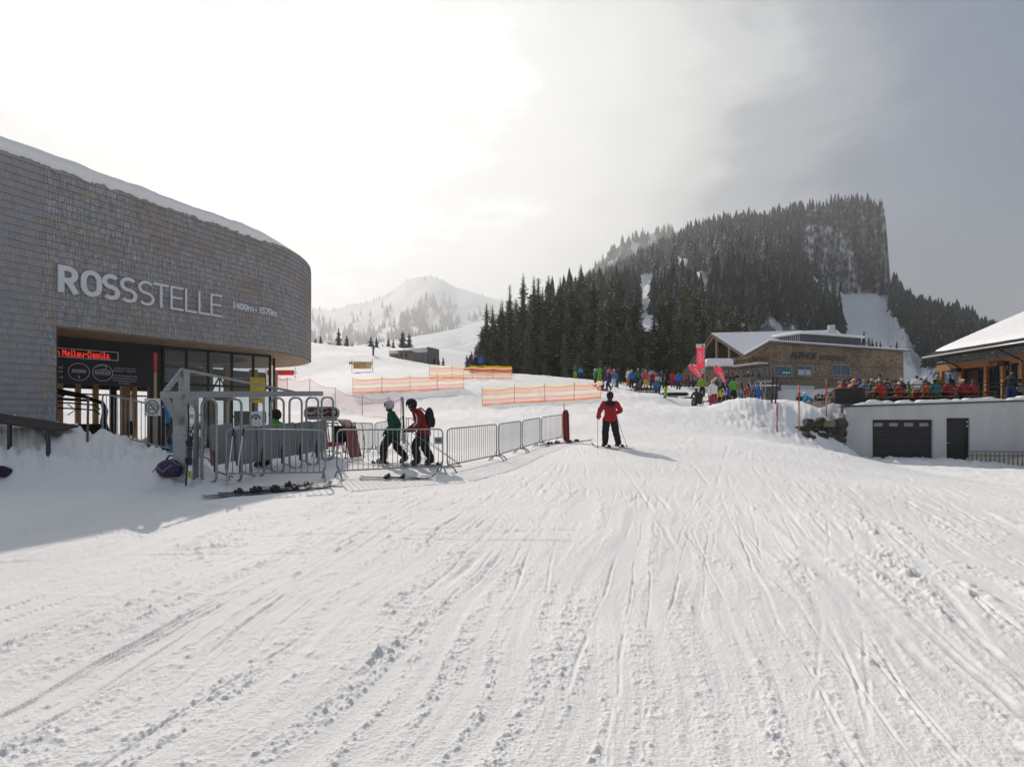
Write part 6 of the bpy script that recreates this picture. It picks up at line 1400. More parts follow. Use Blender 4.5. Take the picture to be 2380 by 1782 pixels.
kb = on(940, 128); ko = thing('ticket_kiosk', 'small brown wooden kiosk with snowy roof before the lift hall', 'kiosk', kb, math.radians(-12)); KW = mk('kiosk_wood', (.24, .17, .11), .8, 0, .2, 3)
mb = MB(); mb.box((0, 1, .95), (2.7, 2, 2.2)); mb.build('wall', KW, ko); mb = MB(); mb.box((0, .95, 2.12), (3.3, 2.7, .16)); mb.build('roof', WOODG, ko); mb = MB(); mb.bbox((0, .95, 2.34), (3.2, 2.6, .3), .1); mb.build('roof_snow', SNOWS, ko, True)
for x in (-.75, .35): mb = MB(); mb.box((x, -.02, 1.25), (.6, .05, .8)); mb.build('window', GLASSD, ko)
mb = MB(); mb.tube([(.2, -.4, -.3), (.2, -.4, 4.3)], .07, 8); mb.build('pole', GALV, ko)
cb_ = Pt(770, 806, 128); ca = thing('cabin', 'tiny brown cabin roof peeping over the crest left of the spruces', 'cabin', (cb_.x, cb_.y, cb_.z-1.6)); mb = MB(); mb.box((0, 0, .9), (1.5, 1.4, 1.8)); mb.build('wall', KW, ca); mb = MB(); mb.add([(-1, -.9, 1.75), (1, -.9, 1.6), (1, .9, 1.6), (-1, .9, 1.75), (-.2, -.9, 2.45), (-.2, .9, 2.45)], [(0, 4, 5, 3), (4, 1, 2, 5), (0, 1, 4), (3, 5, 2), (0, 3, 2, 1)]); mb.build('roof', KW, ca)
# lift pylons on the far hill
for i, (px, py) in enumerate(((978, 719), (1018, 688), (1046, 681), (1110, 676), (958, 743), (966, 705))):
    ts = np.linspace(.02, 1, 400); xx, yy, zz = far_surf(np.full(400, float(px)), ts); pys = HY-(zz-EYE)/yy*F; k = int(np.argmin(np.abs(pys-py))); Hm = 13*yy[k]/F
    t = thing('lift_pylon', 'hazy T-shaped lift pylon %s on the far hill' % ('beside the middle firs', 'below the summit', 'right of the summit', 'on the right skyline', 'lowest among the firs', 'half hidden by firs')[i], 'lift pylon', (xx[k], yy[k], zz[k]), 0, 'chairlift pylons on the far hill')
    mb = MB(); mb.tube([(0, 0, -2), (0, 0, Hm)], .9, 6); mb.build('mast', GALV, t); mb = MB(); mb.box((0, 0, Hm), (10, 1.2, 1.2)); mb.build('cross_arm', GALV, t)
# ================================================================= people
SKIN = mk('skin', (.42, .24, .17), .55, 0, .08, 12)
POSE = {}
def pose(name, **kw):
    J = dict(pelvis=(0, 0, .97), spine=(0, .0, 1.12), chest=(0, .01, 1.34), neck=(0, .02, 1.50), jaw=(0, .035, 1.59), head=(0, .03, 1.68), crown=(0, .02, 1.76),
             shL=(-.185, .01, 1.43), elL=(-.25, -.03, 1.15), wrL=(-.27, .07, .92), haL=(-.27, .11, .84), shR=(.185, .01, 1.43), elR=(.25, -.03, 1.15), wrR=(.27, .07, .92), haR=(.27, .11, .84),
             hiL=(-.10, 0, .90), knL=(-.125, .05, .50), anL=(-.135, .0, .12), toL=(-.145, .17, .055), hiR=(.10, 0, .90), knR=(.125, .05, .50), anR=(.135, .0, .12), toR=(.145, .17, .055))
    J.update(kw); POSE[name] = {k: Vector(v) for k, v in J.items()}
pose('stand')
pose('hips', elL=(-.36, -.06, 1.18), wrL=(-.22, .10, 1.02), haL=(-.17, .13, 1.0), elR=(.36, -.06, 1.18), wrR=(.22, .10, 1.02), haR=(.17, .13, 1.0))
pose('front', elL=(-.27, .06, 1.17), wrL=(-.16, .27, 1.12), haL=(-.11, .32, 1.13), elR=(.27, .06, 1.17), wrR=(.16, .27, 1.12), haR=(.11, .32, 1.13))
pose('poles', elL=(-.33, -.04, 1.18), wrL=(-.40, .16, 1.04), haL=(-.41, .21, 1.02), elR=(.33, -.04, 1.18), wrR=(.40, .16, 1.04), haR=(.41, .21, 1.02))
pose('walk', knL=(-.11, .22, .53), anL=(-.12, .20, .13), toL=(-.12, .38, .08), knR=(.11, -.02, .50), anR=(.12, -.28, .16), toR=(.12, -.13, .07), elL=(-.24, -.12, 1.16), wrL=(-.24, -.10, .92), haL=(-.24, -.07, .84), elR=(.24, .08, 1.15), wrR=(.24, .24, .96), haR=(.24, .29, .90))
pose('bend', pelvis=(0, -.10, .88), spine=(0, -.02, 1.02), chest=(0, .22, 1.16), neck=(0, .36, 1.24), jaw=(0, .44, 1.29), head=(0, .45, 1.36), crown=(0, .45, 1.44), shL=(-.18, .28, 1.18), shR=(.18, .28, 1.18), elL=(-.22, .42, .92), elR=(.22, .42, .92), wrL=(-.15, .58, .74), haL=(-.12, .64, .68), wrR=(.15, .58, .74), haR=(.12, .64, .68), hiL=(-.10, -.10, .84), hiR=(.10, -.10, .84), knL=(-.13, .10, .48), knR=(.13, .10, .48), anL=(-.14, -.04, .12), anR=(.14, -.04, .12), toL=(-.15, .13, .055), toR=(.15, .13, .055))
pose('sit', pelvis=(0, -.05, .52), spine=(0, -.06, .68), chest=(0, .02, .90), neck=(0, .07, 1.06), jaw=(0, .10, 1.14), head=(0, .10, 1.23), crown=(0, .09, 1.31), shL=(-.185, .04, .99), shR=(.185, .04, .99), elL=(-.25, .10, .74), elR=(.25, .10, .74), wrL=(-.15, .32, .74), haL=(-.12, .38, .76), wrR=(.15, .32, .74), haR=(.12, .38, .76), hiL=(-.10, .0, .50), hiR=(.10, .0, .50), knL=(-.13, .40, .51), knR=(.13, .40, .51), anL=(-.14, .36, .12), anR=(.14, .36, .12), toL=(-.15, .53, .055), toR=(.15, .53, .055))
pose('snow', pelvis=(0, -.05, .14), spine=(0, -.13, .30), chest=(0, -.12, .54), neck=(0, -.06, .70), jaw=(0, -.03, .78), head=(0, -.03, .87), crown=(0, -.04, .95), shL=(-.185, -.10, .63), shR=(.185, -.10, .63), elL=(-.26, .06, .42), elR=(.26, .06, .42), wrL=(-.15, .26, .38), haL=(-.11, .32, .38), wrR=(.15, .26, .38), haR=(.11, .32, .38), hiL=(-.10, .02, .14), hiR=(.10, .02, .14), knL=(-.16, .38, .40), knR=(.16, .38, .40), anL=(-.15, .62, .12), anR=(.15, .62, .12), toL=(-.16, .76, .10), toR=(.16, .76, .10))
pose('crouch', pelvis=(0, -.18, .38), spine=(0, -.12, .54), chest=(0, .05, .74), neck=(0, .16, .87), jaw=(0, .22, .94), head=(0, .22, 1.02), crown=(0, .22, 1.10), shL=(-.18, .10, .80), shR=(.18, .10, .80), elL=(-.24, .28, .60), elR=(.24, .28, .60), wrL=(-.13, .44, .44), haL=(-.1, .49, .38), wrR=(.13, .44, .44), haR=(.1, .49, .38), hiL=(-.10, -.14, .36), hiR=(.10, -.14, .36), knL=(-.17, .24, .50), knR=(.17, .24, .50), anL=(-.15, -.04, .13), anR=(.15, -.04, .13), toL=(-.17, .13, .055), toR=(.17, .13, .055))
pose('wheel', pelvis=(0, -.05, .52), spine=(0, -.04, .68), chest=(0, .08, .92), neck=(0, .16, 1.06), jaw=(0, .21, 1.12), head=(0, .22, 1.21), crown=(0, .21, 1.29), shL=(-.20, .10, 1.0), shR=(.20, .10, 1.0), elL=(-.42, -.04, .82), elR=(.42, -.04, .82), wrL=(-.38, .12, .62), haL=(-.37, .17, .57), wrR=(.38, .12, .62), haR=(.37, .17, .57), hiL=(-.10, .0, .50), hiR=(.10, .0, .50), knL=(-.11, .42, .52), knR=(.11, .42, .52), anL=(-.10, .50, .16), anR=(.10, .50, .16), toL=(-.10, .66, .12), toR=(.10, .66, .12))
pose('reach', elL=(-.30, .10, 1.45), wrL=(-.36, .2, 1.68), haL=(-.38, .22, 1.76), elR=(.27, .08, 1.25), wrR=(.2, .3, 1.3), haR=(.18, .36, 1.32))
# hero poses (facing +y)
pose('redback', pelvis=(0, 0, .98), elL=(-.345, .0, 1.17), wrL=(-.36, .22, 1.02), haL=(-.355, .28, 1.0), elR=(.35, -.02, 1.20), wrR=(.24, .22, 1.14), haR=(.2, .28, 1.14), shL=(-.20, .0, 1.45), shR=(.20, .0, 1.45), hiL=(-.11, 0, .92), hiR=(.11, 0, .92), knL=(-.15, .04, .52), knR=(.19, .04, .52), anL=(-.16, -.02, .15), anR=(.27, -.02, .15), toL=(-.19, .16, .08), toR=(.25, .16, .08), neck=(0, .03, 1.51), jaw=(0, .05, 1.59), head=(0, .045, 1.68), crown=(0, .035, 1.76))
pose('green', pelvis=(0, -.02, .92), spine=(0, .0, 1.07), chest=(0, .06, 1.28), neck=(0, .10, 1.44), jaw=(.0, .14, 1.52), head=(0, .135, 1.61), crown=(0, .12, 1.69), shL=(-.18, .05, 1.37), shR=(.18, .06, 1.37), elL=(-.25, .0, 1.10), wrL=(-.25, .17, .90), haL=(-.25, .23, .86), elR=(.26, -.12, 1.12), wrR=(.28, -.10, .88), haR=(.28, -.07, .80), hiL=(-.10, .02, .86), hiR=(.10, -.04, .86), knL=(-.14, .26, .50), anL=(-.15, .26, .14), toL=(-.16, .44, .08), knR=(.15, -.06, .48), anR=(.16, -.34, .16), toR=(.17, -.18, .08))
pose('redside', pelvis=(0, -.06, .92), spine=(0, -.01, 1.07), chest=(0, .12, 1.27), neck=(0, .22, 1.41), jaw=(0, .30, 1.46), head=(0, .30, 1.55), crown=(0, .285, 1.63), shL=(-.19, .14, 1.36), shR=(.19, .14, 1.36), elL=(-.26, .10, 1.08), wrL=(-.24, .31, .94), haL=(-.23, .38, .92), elR=(.26, .06, 1.08), wrR=(.24, .28, .94), haR=(.23, .35, .92), hiL=(-.10, -.05, .86), hiR=(.10, -.06, .86), knL=(-.13, .20, .50), anL=(-.14, .10, .15), toL=(-.14, .28, .08), knR=(.13, -.02, .49), anR=(.14, -.22, .15), toR=(.14, -.05, .08))
BONES = [('pelvis', 'spine', 'J'), ('spine', 'chest', 'J'), ('chest', 'neck', 'J'), ('neck', 'jaw', 'S'), ('jaw', 'head', 'S'), ('head', 'crown', 'S')]
for sd in 'LR': BONES += [('chest', 'sh'+sd, 'J'), ('sh'+sd, 'el'+sd, 'J'), ('el'+sd, 'wr'+sd, 'J'), ('wr'+sd, 'ha'+sd, 'G'+sd), ('pelvis', 'hi'+sd, 'T'), ('hi'+sd, 'kn'+sd, 'T'), ('kn'+sd, 'an'+sd, 'T'), ('an'+sd, 'to'+sd, 'B'+sd)]
RAD = dict(pelvis=(.165, .13), spine=(.155, .125), chest=(.17, .125), neck=(.06, .06), jaw=(.068, .075), head=(.083, .095), crown=(.055, .065), sh=(.085, .085), el=(.058, .058), wr=(.046, .046), ha=(.040, .05), hi=(.115, .12), kn=(.088, .092), an=(.078, .078), to=(.05, .045))
def person_meshes(pn, level=1, bulk=1.0, fingers=False, width=1.0):
    J = dict(POSE[pn]); names = list(J); idx = {n: i for i, n in enumerate(names)}; vs = [J[n].copy() for n in names]; es = [(idx[a], idx[b]) for a, b, _ in BONES]; rad = [RAD.get(n) or RAD[n[:2]] for n in names]
    lab = {}
    # chin and nose give the head its front
    up = (J['crown']-J['jaw']).normalized(); side = (J['shR']-J['shL']).normalized(); fwd = up.cross(side).normalized()
    if fwd.dot(Vector((0, 1, 0))) < -.2: fwd = -fwd
    if fingers:
        for sd in 'LR':
            h = J['ha'+sd]; w = J['wr'+sd]; d = (h-w).normalized(); s = d.cross(Vector((0, 0, 1))).normalized(); dn = s.cross(d)
            for k in range(4):
                a = len(vs); o = s*(.026*(k-1.5)); l = (.055, .066, .062, .048)[k]; vs += [h+o*.8+d*.025, h+o+d*(.03+l*.5)+dn*-.012, h+o+d*(.03+l*.55)+dn*-.045]; rad += [(.013, .013), (.012, .012), (.010, .010)]; es += [(idx['ha'+sd], a), (a, a+1), (a+1, a+2)]
            a = len(vs); q = -1 if sd == 'L' else 1; vs += [w+d*.03-s*.05*q, w+d*.07-s*.062*q]; rad += [(.014, .014), (.011, .011)]; es += [(idx['wr'+sd], a), (a, a+1)]
    me = bpy.data.meshes.new('body_cage'); me.from_pydata([tuple(v) for v in vs], es, []); o = bpy.data.objects.new('body_cage', me); COL.objects.link(o)
    sk = o.modifiers.new('skin', 'SKIN'); sk.use_smooth_shade = True; sk.branch_smoothing = .3
    for i, sv in enumerate(me.skin_vertices[0].data):
        r = rad[i]; n = names[i] if i < len(names) else ''; b = bulk if n and n not in ('neck', 'jaw', 'head', 'crown', 'haL', 'haR') else 1; sv.radius = (r[0]*b, r[1]*b); sv.use_root = (i == idx['pelvis'])
    su = o.modifiers.new('sub', 'SUBSURF'); su.levels = level; su.render_levels = level
    dg = bpy.context.evaluated_depsgraph_get(); ev = o.evaluated_get(dg); em = ev.to_mesh()
    V = np.empty(len(em.vertices)*3); em.vertices.foreach_get('co', V); V = V.reshape(-1, 3); NV = np.empty(len(em.vertices)*3); em.vertices.foreach_get('normal', NV); NV = NV.reshape(-1, 3)
    polys = [tuple(p.vertices) for p in em.polygons]; ev.to_mesh_clear(); bpy.data.objects.remove(o); bpy.data.meshes.remove(me)
    cen = np.array([V[list(p)].mean(0) for p in polys]); best = np.full(len(polys), 1e9); L = np.full(len(polys), '  ', dtype='<U2')
    for a, b, l in BONES:
        A, B = np.array(J[a]), np.array(J[b]); d = B-A; t = np.clip(((cen-A) @ d)/max(1e-9, d @ d), 0, 1); q = np.linalg.norm(cen-(A+t[:, None]*d), axis=1)/(.5*(( RAD.get(a) or RAD[a[:2]])[0]+(RAD.get(b) or RAD[b[:2]])[0]))
        if l in ('T',) and a == 'pelvis': q = q+.35
        if l == 'J' and b == 'spine': q = q-.22
        if l[0] == 'B': q = q-.05
        s = q < best; best[s] = q[s]; L[s] = l
    if pn not in ('sit', 'snow', 'crouch', 'wheel', 'bend'):
        hem = J['pelvis'].z-.115; tor = (np.abs(cen[:, 0]) < .215) & ((L == 'T ') | (L == 'T') | (L == 'J') | (L == 'J '))
        L[tor & (cen[:, 2] > hem) & (cen[:, 2] < J['pelvis'].z+.1)] = 'J'; low = tor & (cen[:, 2] <= hem); L[low] = 'T'
    if level > 1:
        k = fbm(V[:, 0]*9+V[:, 2]*3, V[:, 2]*13+V[:, 1]*7, 3, 5); FOLD = k*.013
    else: FOLD = np.zeros(len(V))
    def shell(sel, off, name):
        fs = [p for p, k in zip(polys, sel) if k]; used = sorted({i for p in fs for i in p}); mp = {v: i for i, v in enumerate(used)}; n = len(used)
        if not n: return None
        hz0 = J['pelvis'].z; fl = (lambda i: off+FOLD[i]+(.02*max(0, min(1, (hz0+.12-V[i][2])/.2)) if name == 'jacket' and level > 1 else 0)) if name in ('jacket', 'trousers') else (lambda i: off)
        vo = [tuple(V[i]+NV[i]*fl(i)) for i in used]+[tuple(V[i]+NV[i]*.002) for i in used]; of = [tuple(mp[i] for i in p) for p in fs]; ed = {}
        for f in of:
            for a, b in zip(f, f[1:]+f[:1]): ed[(a, b)] = 1
        rim = [(b, a, a+n, b+n) for (a, b) in ed if (b, a) not in ed]
        m = bpy.data.meshes.new(name); m.from_pydata(vo, [], of+rim); m.polygons.foreach_set('use_smooth', [True]*len(m.polygons)); m.materials.append(SKIN); m.update(); return m
    body = bpy.data.meshes.new('body'); body.from_pydata(V.tolist(), [], polys); body.polygons.foreach_set('use_smooth', [True]*len(polys)); body.materials.append(SKIN); body.update()
    out = {'body': body, 'jacket': shell(np.char.startswith(L, 'J'), .024, 'jacket'), 'trousers': shell(np.char.startswith(L, 'T'), .024, 'trousers')}
    for sd in 'LR': out['boot'+sd] = shell(L == 'B'+sd, .022, 'boot'); out['glove'+sd] = shell(L == 'G'+sd, .006, 'glove')
    # headwear in the head's own frame
    R = Matrix((side, fwd, up)).transposed(); hc = J['head']+up*.01
    def hm(fn, name):
        mb = MB(); fn(mb); m = mb.mesh(name, SKIN, True); return m
    def helmet(mb):
        mb.ball(hc+up*.035-fwd*.01, (.118, .142, .115), 14, 7, -.25, R); mb.ball(hc-fwd*.04+up*.0, (.112, .115, .14), 12, 6, -.6, R); 
    def beanie(mb): mb.ball(hc+up*.03-fwd*.005, (.100, .118, .115), 12, 6, -.05, R); mb.ball(hc+up*.155, .03, 8, 5)
    def hair(mb): mb.ball(hc+up*.02-fwd*.012, (.098, .112, .105), 12, 6, -.1, R); mb.ball(hc-fwd*.035-up*.02, (.088, .075, .095), 10, 5, -.8, R)
    def cap(mb): mb.ball(hc+up*.035-fwd*.005, (.099, .115, .085), 12, 6, .0, R); a = hc+fwd*.15+up*.045; mb.box(a, (.15, .10, .012), R)
    out['helmet'] = hm(helmet, 'helmet'); out['hat'] = hm(beanie, 'hat'); out['hair'] = hm(hair, 'hair'); out['cap'] = hm(cap, 'cap')
    def gog(mb): a = hc+fwd*.098+up*.012; mb.bbox((0, 0, 0), (.165, .055, .075), .02); mb.v = [tuple(R @ Vector(v)+a) for v in mb.v]
    out['goggles'] = hm(gog, 'goggles')
    def nose(mb): a = hc+fwd*.105-up*.045; mb.ball(a, (.014, .022, .026), 6, 4, -1, R); [mb.ball(hc+side*s*.092-up*.02-fwd*.01, (.012, .026, .034), 6, 4, -1, R) for s in (-1, 1)]
    out['face'] = hm(nose, 'nose_and_ears')
    return out
PM = {}
HUE = dict(red=(.33, .022, .028), brightred=(.46, .035, .03), crimson=(.36, .02, .06), orange=(.62, .13, .02), darkgreen=(.012, .085, .045), darkred=(.22, .014, .02), green=(.02, .15, .08), brightgreen=(.09, .42, .05), lime=(.28, .42, .03), yellow=(.62, .45, .03), teal=(.01, .20, .24), cyan=(.02, .33, .55), blue=(.03, .14, .50), navy=(.02, .03, .13), purple=(.10, .03, .16), pink=(.60, .06, .18), white=(.72, .72, .72), grey=(.20, .205, .22), darkgrey=(.065, .065, .07), black=(.018, .018, .02), brown=(.12, .075, .045), tan=(.36, .26, .17), khaki=(.22, .19, .11), blond=(.45, .30, .14), silver=(.5, .5, .52))
def person(loc, rz, pn, jacket, trousers, head, hcol, label, group='people in the ski area', level=1, s=1.0, goggles=None, boots='darkgrey', gloves='black', bulk=1.0, face=False, fingers=False):
    key = (pn, level, bulk, fingers)
    if key not in PM: PM[key] = person_meshes(pn, level, bulk, fingers)
    M = PM[key]; t = thing('person', label, 'person', loc, rz, group); t.scale = (s, s, s)
    def add(k, name, col):
        if M[k] is None: return
        o = link(name, M[k], t)
        if col is not None: o.material_slots[0].link = 'OBJECT'; o.material_slots[0].material = cloth(HUE[col]) if isinstance(col, str) else col
        return o
    add('body', 'body', None); add('jacket', 'jacket', jacket); add('trousers', 'trousers', trousers)
    for sd in 'LR': add('boot'+sd, 'boot', boots); add('glove'+sd, 'glove', gloves)
    if head: add(head, head, hcol)
    if head == 'helmet' and level == 1: add('goggles', 'goggles', goggles or 'black')
    elif goggles: add('goggles', 'goggles', goggles)
    if face: add('face', 'nose_and_ears', None)
    return t
# ---- skis and poles
def ski_proto(L, w, top):
    t = thing('ski', '', ''); mb = MB(); vs = []; fs = []; n = 22
    for i in range(n+1):
        q = i/n; y = L*(q-.5); ww = w*(.62+.38*abs(2*q-1)**1.5)*(1 if q < .94 else max(.12, max(0.0, 1-(q-.94)/.06)**.5)); z = .012+.003*math.sin(q*math.pi)+(max(0, q-.88)/.12)**2*.10+(max(0, .04-q)/.04)**2*.015
        vs += [(-ww/2, y, z), (ww/2, y, z), (ww/2, y, z+.012), (-ww/2, y, z+.012)]
    for i in range(n): a = i*4; b = a+4; fs += [(a, b, b+1, a+1), (a+1, b+1, b+2, a+2), (a+2, b+2, b+3, a+3), (a+3, b+3, b, a)]
    fs += [(0, 1, 2, 3), (n*4+3, n*4+2, n*4+1, n*4)]; mb.add(vs, fs); mb.build('ski_blade', top, t)
    for y in (.10, -.24):
        mb = MB(); mb.bbox((0, y, .052), (.075, .10 if y > 0 else .13, .055), .012); mb.box((0, y+.02, .09), (.06, .05, .045)); mb.build('binding', BLACKM, t)
    mb = MB(); mb.box((0, -.07, .03), (.055, .42, .012)); mb.build('binding_plate', DARKM, t)
    for s in (-1, 1): mb = MB(); mb.tube([(s*.035, -.2, .04), (s*.075, -.24, .012), (s*.075, -.34, -.03)], .004, 5); mb.build('ski_brake', BLACKM, t)
    return t
SKT = {k: mk('ski_top_'+k, c, .55, 0, .5, 9, 0, None, .3) for k, c in dict(white=(.62, .62, .64), black=(.02, .02, .022), blue=(.03, .16, .42), grey=(.25, .25, .27), red=(.4, .03, .03), tan=(.42, .36, .28)).items()}
SKP = {}
def ski(M, label, top='black', group=None, L=1.66, w=.105):
    k = (top, L)
    if k not in SKP: SKP[k] = o = ski_proto(L, w, SKT[top])
    else: o = copy_tree(SKP[k])
    o.matrix_world = M; o.matrix_basis = M; tag(o, label, 'ski'); 
    if group: o['group'] = group
    elif 'group' in o: del o['group']
    return o
def flat(x, y, rz, dz=0.0, tilt=0.0):
    e = .6; c, s = -math.sin(rz), math.cos(rz); z1, z0 = gz(x+c*e, y+s*e), gz(x-c*e, y-s*e)
    return Matrix.Translation((x, y, gz(x, y)+.012+dz)) @ Matrix.Rotation(rz, 4, 'Z') @ Matrix.Rotation(math.atan2(z1-z0, 2*e), 4, 'X') @ Matrix.Rotation(tilt, 4, 'Y')
def ski_pole(a, b, label, group='ski poles', shaft=None):
    a, b = Vector(a), Vector(b); t = thing('ski_pole', label, 'ski pole', a, 0, group); d = b-a; u = d.normalized()
    mb = MB(); mb.tube([Vector((0, 0, 0)), d], .0085, 6); mb.build('shaft', shaft or GALV, t, True)
    mb = MB(); mb.tube([-u*.02, u*.12], .017, 8); mb.build('grip', BLACKM, t, True)
    mb = MB(); mb.tube([d-u*.08, d-u*.06], .035, 10); mb.build('basket', BLACKM, t)
    mb = MB(); s = u.cross(Vector((0, 1, 0))).normalized(); mb.tube([u*.01, u*.05+s*.05, u*.16+s*.06, u*.17+s*.02, u*.02], .006, 5); mb.build('strap', BLACKM, t)
    return t

# ---- the skier in red seen from behind
p = on(1418, 18.4, .015); hx, hy, hz_ = p
red = person(p, math.radians(-4), 'redback', 'red', 'black', 'helmet', 'black', 'person in a red ski jacket and black trousers seen from behind, leaning on poles', 'skiers near the barriers', 2, 1.0, bulk=1.06, fingers=True, boots='darkgrey')
yk = MB(); 
def yoke():
    """dark shoulder yoke lying on the back of the jacket"""
    me = PM[('redback', 2, 1.06, True)]['jacket']; me2 = bpy.data.meshes.new('yoke'); V = [v.co.copy() for v in me.vertices]; me.update(); vs, fs, mp = [], [], {}
    for f in me.polygons:
        c = f.center
        if c.y < .03 and 1.30+abs(c.x)*.55 < c.z < 1.50 and abs(c.x) < .165 and f.normal.y < .35:
            g = []
            for i in f.vertices:
                if i not in mp: mp[i] = len(vs); vs.append(tuple(V[i]+me.vertices[i].normal*.006))
                g.append(mp[i])
            fs.append(tuple(g))
    me2.from_pydata(vs, [], fs); me2.materials.append(cloth(HUE['black'])); me2.polygons.foreach_set('use_smooth', [True]*len(fs)); me2.update(); link('yoke', me2, red)
yoke()
ski(flat(hx-.17, hy-.02, math.radians(24)), 'tan-edged ski under the left boot of the red skier seen from behind', 'tan'); ski(flat(hx+.27, hy+.02, math.radians(24)), 'tan-edged ski under the right boot of the red skier seen from behind', 'tan')
ski_pole((hx-.365, hy+.27, hz_+1.04), (hx-.39, hy+.18, gz(hx-.39, hy+.18)-.03), 'upright ski pole in the left hand of the red skier seen from behind')
ski_pole((hx+.22, hy+.28, hz_+1.15), (hx+.56, hy-.05, gz(hx+.56, hy)-.02), 'slanting ski pole in the right hand of the red skier seen from behind')
# ---- the two skiers in the queue, facing left
p = on(915, 15.1, .012); gs = person(p, math.radians(98), 'green', 'darkgreen', 'black', 'helmet', 'silver', 'person in a green jacket and white helmet striding behind the barrier', 'skiers near the barriers', 2, .985, 'black', face=True, fingers=True, boots='grey')
gs.children[-1]
ski(flat(p.x-.40, p.y-.18, math.radians(97)), 'black ski under the front boot of the green skier', 'black', None, 1.6); ski(flat(p.x+.28, p.y+.16, math.radians(92)), 'black ski under the back boot of the green skier', 'black', None, 1.6)
ski_pole((p.x-.02, p.y+.27, p.z+.80), (p.x+1.15, p.y+.45, gz(p.x+1.1, p.y)), 'ski pole trailing behind the green skier'); ski_pole((p.x-.22, p.y-.24, p.z+.86), (p.x+1.0, p.y-.12, gz(p.x+1.0, p.y)), 'second ski pole trailing behind the green skier')
p = on(983, 14.9, .012); rs = person(p, math.radians(94), 'redside', 'darkred', 'black', 'helmet', 'black', 'person in a red jacket with white stripes, black helmet and backpack, leaning forward', 'skiers near the barriers', 2, 1.06, 'black', bulk=1.04, face=True, fingers=True)
mb = MB(); mb.ball((0, -.16, 1.22), (.155, .12, .27), 14, 9); mb.ball((0, -.25, 1.12), (.115, .06, .15), 12, 7); bpk = mb.build('backpack', cloth(HUE['black']), rs, True)
mb = MB()
for s in (-1, 1): mb.tube([(s*.11, -.08, 1.36), (s*.125, .05, 1.47), (s*.135, .25, 1.36), (s*.13, .2, 1.15), (s*.14, -.02, 1.05)], .016, 6)
mb.build('backpack_strap', cloth(HUE['black']), rs)
mb = MB()
for s in (-1, 1):
    P_ = POSE['redside']; sd = 'L' if s < 0 else 'R'; a, b, c = P_['sh'+sd], P_['el'+sd], P_['wr'+sd]; o = Vector((s*.098, .0, 0)); mb.tube([a+o*1.0+Vector((0, .02, -.04)), a.lerp(b, .5)+o*.92, b+o*.85+Vector((0, .02, .02)), b.lerp(c, .5)+o*.78], .013, 6)
mb.build('white_stripe', WHITE, rs, True)
mb = MB(); mb.ball((-.175, .19, 1.16), (.018, .07, .03), 8, 5); mb.ball((-.175, .185, 1.08), (.018, .07, .02), 8, 5); mb.build('chest_patch', WHITE, rs)
ski(flat(p.x-.12, p.y-.15, math.radians(94)), 'black ski under the front boot of the stooping red skier', 'black', None, 1.7); ski(flat(p.x+.16, p.y+.17, math.radians(91)), 'black ski under the back boot of the stooping red skier', 'black', None, 1.7)
ski_pole((p.x-.36, p.y-.27, p.z+.99), (p.x+1.05, p.y-.45, gz(p.x+1.0, p.y-.4)+.12), 'ski pole slanting down behind the stooping red skier'); ski_pole((p.x-.33, p.y+.25, p.z+.99), (p.x+.95, p.y+.40, gz(p.x+1.0, p.y)+.05), 'second ski pole slanting down behind the stooping red skier')
# person in the gate
p = on(648, 13.9); person(p, math.radians(80), 'sit', 'brightgreen', 'black', 'helmet', 'black', 'person in a bright green jacket stooping inside the lift gate', 'skiers near the barriers', 1, 1.05)
p.z += .0
